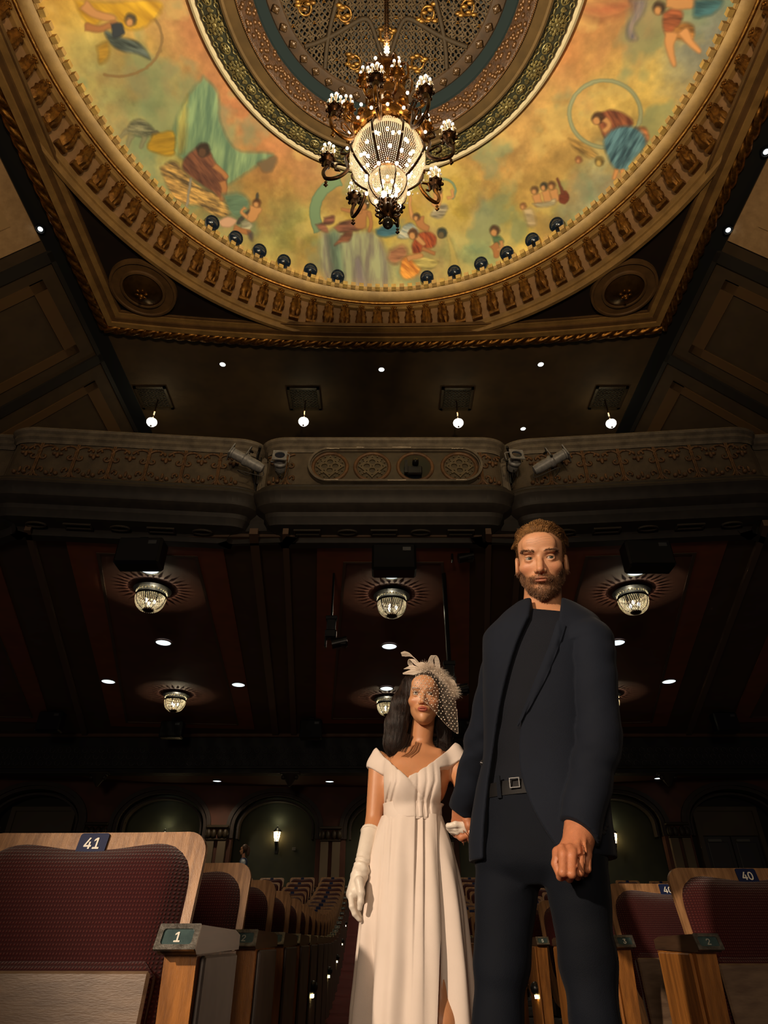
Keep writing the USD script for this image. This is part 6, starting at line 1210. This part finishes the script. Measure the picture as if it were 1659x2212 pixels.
def wbody(P):
    return union([cap(P, nbw, wneck + [0, .01, -.01], .046, .047), cap(P, wneck + [0, .012, -.005], (RS + wneck) / 2 + [0, .012, -.012], .034, .026), cap(P, wneck + [0, .012, -.005], (LS + wneck) / 2 + [0, .012, -.012], .034, .026), wtorso(P, -.004), chain(P, [RS, RE, RWr_], [.040, .033, .022]), chain(P, [LS, LE, LW], [.040, .034, .024]), cap(P, LEGH, LEGK, .040, .047), cap(P, LEGK, LEGA, .055, .034), cap(P, LEGH - [.15, -.04, 0], LEGA - [.2, 0, 0], .06, .034),
                  cap(P, (RS + wneck) / 2 + [0, -.050, -.010], wneck + [.01, -.038, -.028], .009, .012), cap(P, (LS + wneck) / 2 + [0, -.050, -.008], wneck + [.01, -.038, -.028], .009, .012)], .026)
wb = relax(nets(wbody, *bounds(RS, LS, RE, LE, LW, RWr_, LEGA, nbw, LEGA - [.2, 0, 0], pad=.09), .0085), wbody, 1)
whw = trimesh.Trimesh(WV * WSC @ WM.T + WO, wm.faces, process=False)
wbC = np.tile(np.array(srgb(200, 140, 98)), (len(wb.vertices), 1)) * (.93 + .14 * fbm(np.array(wb.vertices) * 30, 3, 2))[:, None]
p = obj('body', cat([whw, wb]), vcol('woman_skin', 'paint', .42, .12, 500., sss=.12, spec=.5), wo, smooth=True); set_paint(p, np.vstack([WC, wbC])); eyes(wo, WM * WSC, WO, srgb(40, 26, 18), (.35, .14))
obj('teeth', ell(WO + WM @ np.array([0, -.0925, -.0642]), (.010, .003, .0012), 2), mat('teeth', srgb(215, 200, 185), .3), wo, smooth=True)
# dress
DRESS = mat('ivory_crepe', srgb(234, 219, 208), .62, 0., srgb(227, 212, 200), 4., .10, 700., spec=.3, sheen=.1)
ydr = YW_ - .09
vb, vl, vr = at(879, 1681, y=ydr), at(823, 1616, y=ydr), at(977, 1604, y=ydr); ve = at(909, 1722, y=ydr)
wz_lo, wz_hi = zof(1768, ydr), zof(1729, ydr)
def bod(P):
    caps_ = union([chain(P, [RS + [.010, 0, .018], RS + [-.002, 0, -.020], RS + (RE - RS) * .20], [.040, .044, .0435], .02), chain(P, [LS + [-.010, 0, .022], LS + [.002, 0, -.016], LS + (LE - LS) * .18], [.040, .044, .0435], .02)], .02)
    d = smin(wtorso(P, .012), caps_, .03)
    # crossed V neckline, straight edges with a soft bow towards the shoulders
    x, z = P[:, 0], P[:, 2]
    tL = np.clip((vb[0] - x) / (vb[0] - vl[0]), 0, 1.6); tR = np.clip((x - vb[0]) / (vr[0] - vb[0]), 0, 1.5)
    zl = vb[2] + (vl[2] - vb[2]) * (tL + .22 * tL * (1 - tL) * -1); zr = vb[2] + (vr[2] - vb[2]) * (tR - .42 * tR * (1 - tR))
    lim = np.where(x < vb[0], zl, zr); d = smax(d, (z - lim) * .75, .003)
    # pleats drawn into the waistband and a seam where the fronts cross
    w = np.zeros(len(P)); zt = np.clip((wz_hi + .16 - z) / .16, 0, 1)
    for px0, px1 in ((847, 834), (858, 846), (903, 901), (922, 916), (939, 927)):
        a, b = at(px0, 1690, y=ydr), at(px1, 1729, y=ydr); xx = np.interp(z, [b[2], a[2]], [b[0], a[0]]); w += .0075 * np.exp(-((x - xx) / .006) ** 2) * zt * (P[:, 1] < YW_)
    s = np.clip((z - ve[2]) / (vb[2] - ve[2]), 0, 1); xs_ = ve[0] + (vb[0] - ve[0]) * s; w += .003 * np.exp(-((x - xs_ - .004) / .006) ** 2) * (z < vb[2]) * (z > wz_hi) * (P[:, 1] < YW_)
    d = d + w - .003 * (fbm(P * [12, 12, 9], 3, 31) - .5)
    d = smax(d, wz_lo + .005 - z, .003)
    cr = (P - (RS + (RE - RS) * .235)) @ nz(RE - RS + [-.12, 0, .0]); cl = (P - (LS + (LE - LS) * .16)) @ nz(LE - LS + [.10, 0, .03])
    return smax(smax(d, np.where(P[:, 0] < .0, cr, -1), .003), np.where(P[:, 0] > .22, cl, -1), .003)
bo = obj('bodice', relax(nets(bod, *bounds([RS[0], 2.6, wz_lo], [LS[0], 2.8, RS[2] + .05], pad=.09), .0048), bod, 1), DRESS, wo, smooth=True)
def wring(z, off, n=180):
    c = np.array([np.interp(z, wz, wc[:, 0]), YW_]); w, d = np.interp(z, wz, wW) + off, np.interp(z, wz, wD) + off; a = np.linspace(0, 2 * PI, n, endpoint=False)
    x, y = w * np.cos(a), d * np.sin(a); return np.stack([c[0] + x * wr[0] - y * wf[0] * 0 + 0 * x, c[1] + x * wr[1] + y * 1.0, np.full(n, z)], 1)
zs_b = np.linspace(wz_lo, wz_hi, 7)
obj('waistband', grid(np.array([wring(zs_b[0], -.002)] + [wring(z, .0068 + .0015 * math.sin(i * .9)) for i, z in enumerate(zs_b)] + [wring(zs_b[-1], -.002)]), closev=True), DRESS, wo, smooth=40)
# skirt: loft with pressed pleats and a side slit over the left leg
SKL = [lev(1764, 826, 954), lev(1800, 811, 965), lev(1850, 796, 980), lev(1930, 788, 997), lev(2000, 781, 1005), lev(2080, 775, 1012), lev(2212, 764, 1020)]
sz = np.array([a[0] for a in SKL] + [.25, .03]); sxc = np.array([a[1] for a in SKL] + [SKL[-1][1]] * 2); sw = np.array([a[2] for a in SKL] + [SKL[-1][2] + .02, SKL[-1][2] + .035]); sd = np.array([.088, .105, .122, .138, .15, .16, .17, .185, .195])
nz_, nu = 150, 520
from scipy.interpolate import PchipInterpolator
Z = np.linspace(sz[0], sz[-1], nz_); o_ = np.argsort(sz); fX, fW, fD = (PchipInterpolator(sz[o_], q[o_]) for q in (sxc, sw, sd))
slz = zof(2028, ydr)
def skirt(off):
    rows = []
    for z in Z:
        t = (sz[0] - z); c, w, d = fX(z), fW(z), fD(z)
        gap = np.clip((slz - z) / .28, 0, 2.2) ** .7; us = 1.5 * PI + math.acos(max(-1, min(1, -(at(952, 2028, y=ydr)[0] - c) / w))) - PI / 2 ; us = 1.5 * PI + math.asin(np.clip((at(951, 2100, y=ydr)[0] - c) / w, -1, 1))
        e0, e1 = us - .17 * gap, us + .11 * gap                    # edges of the slit
        s = np.linspace(0, 1, nu); u = e1 + s * (2 * PI - (e1 - e0))
        x, y = w * np.cos(u), d * np.sin(u)
        r = np.zeros(nu); fr = np.clip(-np.sin(u) + .3, 0, 1)
        xs0 = c + x
        for p0, p1, am, L in ((901, 893, .016, .36), (918, 914, .015, .42), (836, 818, .007, .30), (848, 838, .007, .26), (947, 952, .010, .95)):
            xx = at(p0, 1768, y=ydr)[0] + (at(p1, 1960, y=ydr)[0] - at(p0, 1768, y=ydr)[0]) * t / .36; dx = xs0 - xx
            r -= am * np.exp(-np.maximum(t / L, 0) ** 2 * 1.3) * np.where(dx > 0, np.exp(-(dx / .018) ** 2), np.exp(-(dx / .004) ** 2)) * fr
        g = np.clip(t / .45, 0, 1.3)
        r += g * (.010 * np.sin(u * 9 + 1.2 * np.sin(t * 2)) + .007 * np.sin(u * 17 + 2 + 1.5 * t)) * (.35 + .65 * np.clip(np.abs(np.cos(u)) * 1.2, 0, 1))
        r += g * .020 * np.exp(-((xs0 - (at(978, 2000, y=ydr)[0] + .03 * t)) / .022) ** 2) * fr - g * .018 * np.exp(-((xs0 - (at(991, 2000, y=ydr)[0] + .02 * t)) / .012) ** 2) * fr
        r += g * .008 * np.exp(-((xs0 - at(797, 1900, y=ydr)[0] + .012) / .012) ** 2) * fr - g * .011 * np.exp(-((xs0 - at(799, 1900, y=ydr)[0]) / .006) ** 2) * fr
        r += .006 * (fbm(np.stack([u * 2.2, np.full(nu, z * 5), 0 * u], -1), 3, 40) - .5)
        k = 1 + (r + off) / np.hypot(x, y); rows.append(np.stack([c + x * k, YW_ + y * k, np.full(nu, z)], 1))
    return np.array(rows)
So, Si = skirt(.004), skirt(.0005)
go, gi_ = grid(So), grid(Si); gi_.faces = gi_.faces[:, ::-1]
ed = [grid(np.stack([So[:, 0], Si[:, 0]], 1)), grid(np.stack([So[:, -1], Si[:, -1]], 1)), grid(np.stack([So[-1], Si[-1]], 0))]
obj('skirt', cat([go, gi_] + ed), DRESS, wo, smooth=True)
# gloves
GLOVE = mat('white_satin_glove', srgb(236, 226, 212), .42, 0., srgb(226, 214, 200), 12., .12, 90., spec=.5)
def WP(px, py, dy=0.): return at(px, py, y=2.60 + dy)
gtop = RE + (RWr_ - RE) * .20
def gl_r(P):
    wk = .0028 * np.sin(((P - RWr_) @ nz(RWr_ - RE)) * 260 + 10 * fbm(P * 22, 2, 3)) * np.exp(-(((P - RWr_) @ nz(RWr_ - RE) + .02) / .035) ** 2)
    d = union([cap(P, gtop, RWr_, .0385, .0255), cap(P, RWr_, WP(768, 1925), .0255, .026), cap(P, RWr_, WP(760, 1932, .02), .022, .02)], .02)
    fs = [[WP(758, 1935, -.010), WP(760, 1958, -.012), WP(766, 1974, -.008), WP(775, 1986, .0)], [WP(761, 1938, .004), WP(764, 1962, .004), WP(770, 1978, .008), WP(778, 1988, .012)], [WP(765, 1938, .020), WP(768, 1960, .022), WP(774, 1974, .024), WP(780, 1982, .026)], [WP(768, 1936, .034), WP(771, 1954, .036), WP(777, 1966, .038), WP(781, 1974, .04)]]
    for f_ in fs: d = smin(d, chain(P, f_, [.0115, .0098, .0088, .0068], .004), .005)
    d = smin(d, chain(P, [WP(776, 1903, -.02), WP(780, 1928, -.03), WP(779, 1948, -.03), WP(777, 1962, -.026)], [.0165, .0125, .0105, .0085], .006), .008)
    return smax(d, -((P - gtop) @ nz(RWr_ - RE)) , .002) - wk
g1 = obj('glove', relax(nets(gl_r, *bounds(gtop, RWr_, WP(752, 1935), WP(780, 1990), pad=.05), .003), gl_r, 1), GLOVE, wo, smooth=True)
ax1 = nz(RWr_ - RE); u1 = nz(np.cross(ax1, [0, 1, 0])); obj('cuff_hem', place(trimesh.creation.torus(.0385, .0022, major_sections=40, minor_sections=6), gtop + ax1 * .012, u1, np.cross(ax1, u1), ax1), GLOVE, g1, smooth=True)
def gl_l(P):
    d = union([cap(P, LE + (LW - LE) * .0, LW, .042, .027), cap(P, LW, RP(1002, 1786, .0), .027, .024)], .02)
    for i, (a, b, c_) in enumerate((((1001, 1783, -.014), (984, 1781, -.018), (969, 1784, -.008)), ((1001, 1788, -.004), (985, 1789, -.006), (970, 1789, .0)), ((1001, 1791, .006), (988, 1796, .0), (974, 1794, .006)), ((1001, 1795, .016), (990, 1799, .012), (980, 1796, .016)))):
        d = smin(d, chain(P, [RP(*a), RP(*b), RP(*c_), RP(c_[0] + 3, c_[1] + 5, c_[2] + .012)], [.0105, .0098, .0085, .007], .004), .003)
    return d - .0022 * (fbm(P * 70, 2, 3) - .5)
g2 = obj('glove', relax(nets(gl_l, *bounds(LE, LW, RP(968, 1780), RP(1010, 1800), pad=.055), .0032), gl_l, 1), GLOVE, wo, smooth=True)
for A in (LEGA, LEGA - [.2, 0, 0]): obj('shoe', cat([ell((A[0], A[1] - .08, .035), (.036, .11, .032), 2), cone((A[0], A[1] + .04, .0), (A[0], A[1] + .03, .07), .012, .03)]), mat('shoe_ivory', srgb(214, 196, 176), .4), wo, smooth=True)
# hair
WH = mat('dark_brown_hair', srgb(46, 30, 22), .42, 0, srgb(24, 16, 12), 60., spec=.4)
def hp(px, py, y): return at(px, py, y=y)
def hairmass(P):
    q = (P - WO) @ WM / WSC
    cap_ = elp(q, (0, .030, .045), (.078, .096, .090)); cap_ = smax(cap_, -(q[:, 1] + .045 + .9 * np.maximum(0, .06 - q[:, 2]) - 1.1 * np.maximum(0, .05 - q[:, 2])), .01)
    L = chain(P, [hp(886, 1474, 2.63), hp(868, 1520, 2.64), hp(856, 1565, 2.66), hp(850, 1605, 2.665), hp(846, 1622, 2.655)], [.030, .040, .044, .040, .022], .02)
    L = smin(L, chain(P, [hp(886, 1474, 2.69), hp(868, 1560, 2.73), hp(868, 1620, 2.75)], [.03, .048, .05], .02), .03)
    Rr = chain(P, [hp(944, 1478, 2.65), hp(953, 1520, 2.67), hp(958, 1560, 2.70), hp(960, 1596, 2.72)], [.026, .030, .032, .026], .02)
    d = union([cap_, L, Rr], .02)
    face = elp(q, (0, -.062, -.028), (.058, .06, .098)); return smax(d, -face, .006) + .004 * np.sin(P[:, 0] * 420 + 6 * fbm(P * 12, 2, 1)) * .2
hmw = relax(nets(hairmass, *bounds(hp(840, 1450, 2.6), hp(985, 1450, 2.8), hp(845, 1640, 2.65), pad=.07), .005), hairmass, 1)
hr = obj('hair', hmw, WH, wo, smooth=True)
rg = np.random.default_rng(23); out = []; HVw, HNw = np.array(hmw.vertices), np.array(trimesh.Trimesh(hmw.vertices, hmw.faces).vertex_normals)
top = np.where(HVw[:, 2] > hp(900, 1530, 2.6)[2])[0]
for i in rg.choice(top, 5000):
    p = HVw[i] + HNw[i] * .001; q = [p]; side = -1 if p[0] < WO[0] else 1
    L = rg.uniform(.10, .30)
    for s in range(9):
        d_ = np.array([side * (.18 if p[2] > hp(900, 1500, 2.6)[2] else .04), .02, -1.0]); n_ = q[-1] + nz(d_ + rg.normal(0, .03, 3)) * L / 9
        q.append(n_)
    out.append(np.array(q))
# pull every strand vertex on to the hair surface in one go
A = np.concatenate(out); 
for _ in range(3):
    f0 = hairmass(A); g_ = np.stack([hairmass(A + e * .002) for e in np.eye(3)], 1) - f0[:, None]; g_ /= np.maximum(np.linalg.norm(g_, axis=1, keepdims=True), 1e-6); A = A - g_ * np.clip(f0 - .0018, -.03, .03)[:, None]
out = list(A.reshape(len(out), 10, 3)); out = [o for o in out if o[:, 2].min() > hp(850, 1650, 2.64)[2]]
curves('hair_strands', out, np.linspace(.0011, .0005, 10), WH, hr)
loose = [spline([hp(880 + dx, 1585 + dx * .5, 2.60), hp(872 + dx, 1608, 2.585), hp(858 + dx * 1.3, 1622 + dx * .3, 2.58)], 5) + rg.normal(0, .002, 3) for dx in np.linspace(-8, 14, 60)]
curves('loose_strands', loose, np.full(len(loose[0]), .0008), WH, hr)
# hat: feathers, ribbon loops and dotted veil, worn on the hair
hat = thing('fascinator', 'white feather fascinator with dotted veil worn over the dark hair', 'hat')
WHT2 = mat('white_feather', srgb(236, 222, 204), .7, 0., srgb(222, 206, 188), 30.); NETM = mat('veil_thread', srgb(232, 218, 200), .7)
FEA = usdkit.material(stage, '/World/Looks/feather', {'p': ('principled_bsdf', {'base_color': srgb(238, 224, 206), 'roughness': .7}), 't': ('translucent_bsdf', {'color': srgb(238, 224, 206)}), 'm': ('mix_closure', {'fac': .35})}, [('p.BSDF', 'm.closure1'), ('t.BSDF', 'm.closure2')], surface='m.closure')
def feather(pts, w, y0, y1, name='feather', n=18):
    C_ = spline([np.array(at(x, y_, y=y0 + (y1 - y0) * i / (len(pts) - 1))) for i, (x, y_) in enumerate(pts)], 8); k = len(C_); t = np.gradient(C_, axis=0); t /= np.linalg.norm(t, axis=1, keepdims=True); s = np.cross(t, [0, 1, 0.]); s /= np.maximum(np.linalg.norm(s, axis=1, keepdims=True), 1e-6)
    W_ = np.interp(np.linspace(0, 1, k), np.linspace(0, 1, len(w)), w)[:, None]; r = [C_ + s * W_ * a + np.array([0, .25 * abs(a), 0]) * W_ for a in (-1, -.5, 0, .5, 1)]
    g = np.array(r); m = grid(g); m2 = grid(g + [0, .0012, 0]); m2.faces = m2.faces[:, ::-1]; f = obj(name, cat([m, m2]), FEA, hat, smooth=40); obj('quill', tube(C_ - [0, .001, 0], .0009, 5), WHT2, f, smooth=True)
feather([(912, 1440), (898, 1424), (886, 1415), (876, 1412), (867, 1413)], [.001, .0015, .002, .009, .013, .009], 2.60, 2.57)
for pts, w in (([(915, 1448), (896, 1444), (879, 1442)], [.004, .012, .002]), ([(912, 1452), (892, 1451), (870, 1455)], [.005, .014, .003]), ([(908, 1446), (890, 1441), (872, 1445)], [.004, .010, .001]), ([(966, 1470), (979, 1480), (987, 1500)], [.006, .016, .004]), ([(962, 1464), (978, 1474), (984, 1492)], [.004, .012, .003]), ([(925, 1442), (912, 1434), (900, 1434)], [.003, .010, .002])): feather(pts, w, 2.585, 2.60)
def loop(pts, w, name='ribbon_loop'):
    C_ = spline([at(x, y_, y=2.60 + dy) for x, y_, dy in pts], 8); s = np.array([0, 1., 0]) * .5 + np.array([.75, 0, .2]); s /= np.linalg.norm(s)
    m = obj(name, cat([tube(C_ + s * w * a, .0011, 5) for a in np.linspace(-1, 1, 7)] + [tube([C_[i] - s * w, C_[i] + s * w], .0006, 4) for i in range(0, len(C_), 2)]), WHT2, hat, smooth=True)
loop([(934, 1446, 0), (930, 1430, -.01), (936, 1416, 0), (943, 1424, .01), (947, 1448, .01)], .012); loop([(918, 1446, 0), (902, 1436, -.01), (889, 1424, 0), (887, 1436, .01), (905, 1449, .01)], .012)
fl_ = []; spine = spline([at(906, 1446, y=2.585), at(925, 1440, y=2.58), at(945, 1450, y=2.58), at(962, 1466, y=2.59), at(978, 1488, y=2.60), at(983, 1500, y=2.61)], 20)
for _ in range(2200):
    b = spine[rg.integers(len(spine))] + rg.normal(0, .006, 3) * [1, 1, .8]; d_ = nz(rg.normal(0, 1, 3) + [.1, -.5, .0]); L = rg.uniform(.010, .032); fl_.append(np.array([b, b + d_ * L * .5 + [0, 0, .001], b + d_ * L + [0, 0, -.002]]))
curves('fluff', fl_, np.array([.0007, .0006, .0003]), WHT2, hat)
obj('headband', tube(spine + [0, .012, -.004], .010, 8), WHT2, hat, smooth=True)
veil = Polygon([(899, 1452), (896, 1470), (889, 1490), (899, 1500), (910, 1510), (927, 1524), (942, 1541), (955, 1556), (969, 1571), (980, 1580), (990, 1586), (989, 1560), (985, 1510), (981, 1492), (968, 1470), (950, 1454), (925, 1442)])
def vy(x): return 2.468 + .058 * ((x - 908) / 38.) ** 2 if x < 940 else 2.468 + .058 * (32 / 38.) ** 2 + (x - 940) * .0021
def vp(x, y_, o=0.): return at(x, y_, y=vy(x) + o + .0007 * (1490 - y_) * .35)
vc = []
for ang in (math.radians(33), math.radians(-38), math.radians(88)):
    dx, dy = math.cos(ang), math.sin(ang)
    for o in np.arange(-140, 140, 3.0):
        c0 = np.array([940 - dy * o, 1510 + dx * o]); g = LineString([c0 - np.array([dx, dy]) * 200, c0 + np.array([dx, dy]) * 200]).intersection(veil)
        for ln in getattr(g, 'geoms', [g]):
            if ln.is_empty or ln.length < 1: continue
            n = max(3, int(ln.length / 5)); vc.append(np.array([vp(*ln.interpolate(t, normalized=True).coords[0]) for t in np.linspace(0, 1, n)]))
side = Polygon([(944, 1456), (968, 1470), (983, 1496), (989, 1560), (990, 1586), (972, 1572), (958, 1530), (952, 1490)])
for ang in (math.radians(20), math.radians(-50), math.radians(75), math.radians(100)):
    dx, dy = math.cos(ang), math.sin(ang)
    for o in np.arange(-120, 120, 1.6):
        c0 = np.array([970 - dy * o, 1515 + dx * o]); g = LineString([c0 - np.array([dx, dy]) * 200, c0 + np.array([dx, dy]) * 200]).intersection(side)
        for ln in getattr(g, 'geoms', [g]):
            if ln.is_empty or ln.length < 1: continue
            n = max(3, int(ln.length / 5)); vc.append(np.array([vp(*ln.interpolate(t, normalized=True).coords[0], .018) for t in np.linspace(0, 1, n)]))
vn = UsdGeom.Xform.Define(stage, newpath(hat, 'veil')).GetPrim(); tag(vn, 'sheer net veil with white dots')
flat = [c for c in vc]; c_ = UsdGeom.BasisCurves.Define(stage, str(vn.GetPath()) + '/net'); c_.CreateTypeAttr('linear'); c_.CreateCurveVertexCountsAttr([len(q) for q in flat]); c_.CreatePointsAttr(Vt.Vec3fArray.FromNumpy(np.concatenate(flat).astype(np.float32))); c_.CreateWidthsAttr(Vt.FloatArray([.00013] * sum(len(q) for q in flat))); c_.SetWidthsInterpolation('vertex'); UsdShade.MaterialBindingAPI.Apply(c_.GetPrim()).Bind(NETM)
ring_ = list(veil.exterior.coords); obj('veil_edge', tube(np.array([vp(*veil.exterior.interpolate(t, normalized=True).coords[0]) for t in np.linspace(0, .62, 70)]), .0006, 4), NETM, vn, smooth=True)
dots = []
for i in range(-14, 15):
    for j in range(-16, 17):
        x, y_ = 940 + i * 8.6 + (4.3 if j % 2 else 0) + rg.normal(0, .7), 1510 + j * 6.0 + i * 1.2 + rg.normal(0, .7)
        if veil.contains(Point(x, y_)): dots.append(ball(vp(x, y_, -.001), .0026, 1))
obj('dots', cat(dots), WHT2, vn, smooth=True, kind='stuff')

# ------------------------------------------------------------------ the usher far back by the rear wall
UY = 20.35
us = thing('person', 'distant person with hair tied back and pale sleeves walking behind the left seats', 'person')
uh = at(527, 1836, y=UY); fz = fl(uh[0], UY); UM = frame(math.radians(-78), 0, 0)
def ubody(P): 
    b = np.array([uh[0], UY, uh[2]]); h = b[2] - fz
    return union([cap(P, b + [0, 0, -.10], b + [.01, 0, -.24], .045, .05), cap(P, b + [.03, -.02, -.30], b + [.02, 0, -.62], .115, .11), cap(P, b + [.02, 0, -.62], b + [.02, 0, -.85], .12, .13), cap(P, b + [.0, -.06, -.85], [b[0] - .12, UY - .06, fz + .08], .085, .045), cap(P, b + [.0, .06, -.85], [b[0] + .16, UY + .06, fz + .08], .085, .045), cap(P, b + [.06, -.15, -.32], b + [.10, -.17, -.60], .045, .04), cap(P, b + [.10, -.17, -.60], b + [.0, -.18, -.82], .04, .03), cap(P, b + [.04, .15, -.32], b + [-.06, .17, -.6], .045, .04), cap(P, b + [-.06, .17, -.6], b + [-.2, .17, -.75], .04, .03)], .03)
um = nets(ubody, *bounds([uh[0] - .2, UY - .2, fz], [uh[0] + .2, UY + .2, uh[2]], pad=.12), .03); hmU = head_local(dict(GW, hi=0))
Uc = np.where((um.vertices[:, 2] < uh[2] - .2)[:, None], np.where((np.abs(um.vertices[:, 1] - UY) > .115)[:, None], np.array(srgb(190, 196, 200)), np.where((um.vertices[:, 2] > uh[2] - .72)[:, None], np.array(srgb(48, 66, 104)), np.array(srgb(26, 27, 32)))), np.array(srgb(196, 140, 112)))
p = obj('body', cat([trimesh.Trimesh(np.array(hmU.vertices) @ UM.T + uh, hmU.faces, process=False), um]), vcol('usher_paint', 'paint', .6), us, smooth=True); set_paint(p, np.vstack([head_paint(np.array(hmU.vertices), GW), Uc]))
obj('hair', cat([ell(uh + [.03, 0, .05], (.10, .085, .10), 3), ell(uh + [.13, 0, -.03], (.05, .05, .13), 2)]), mat('usher_hair', srgb(92, 66, 46), .5), us, smooth=True)
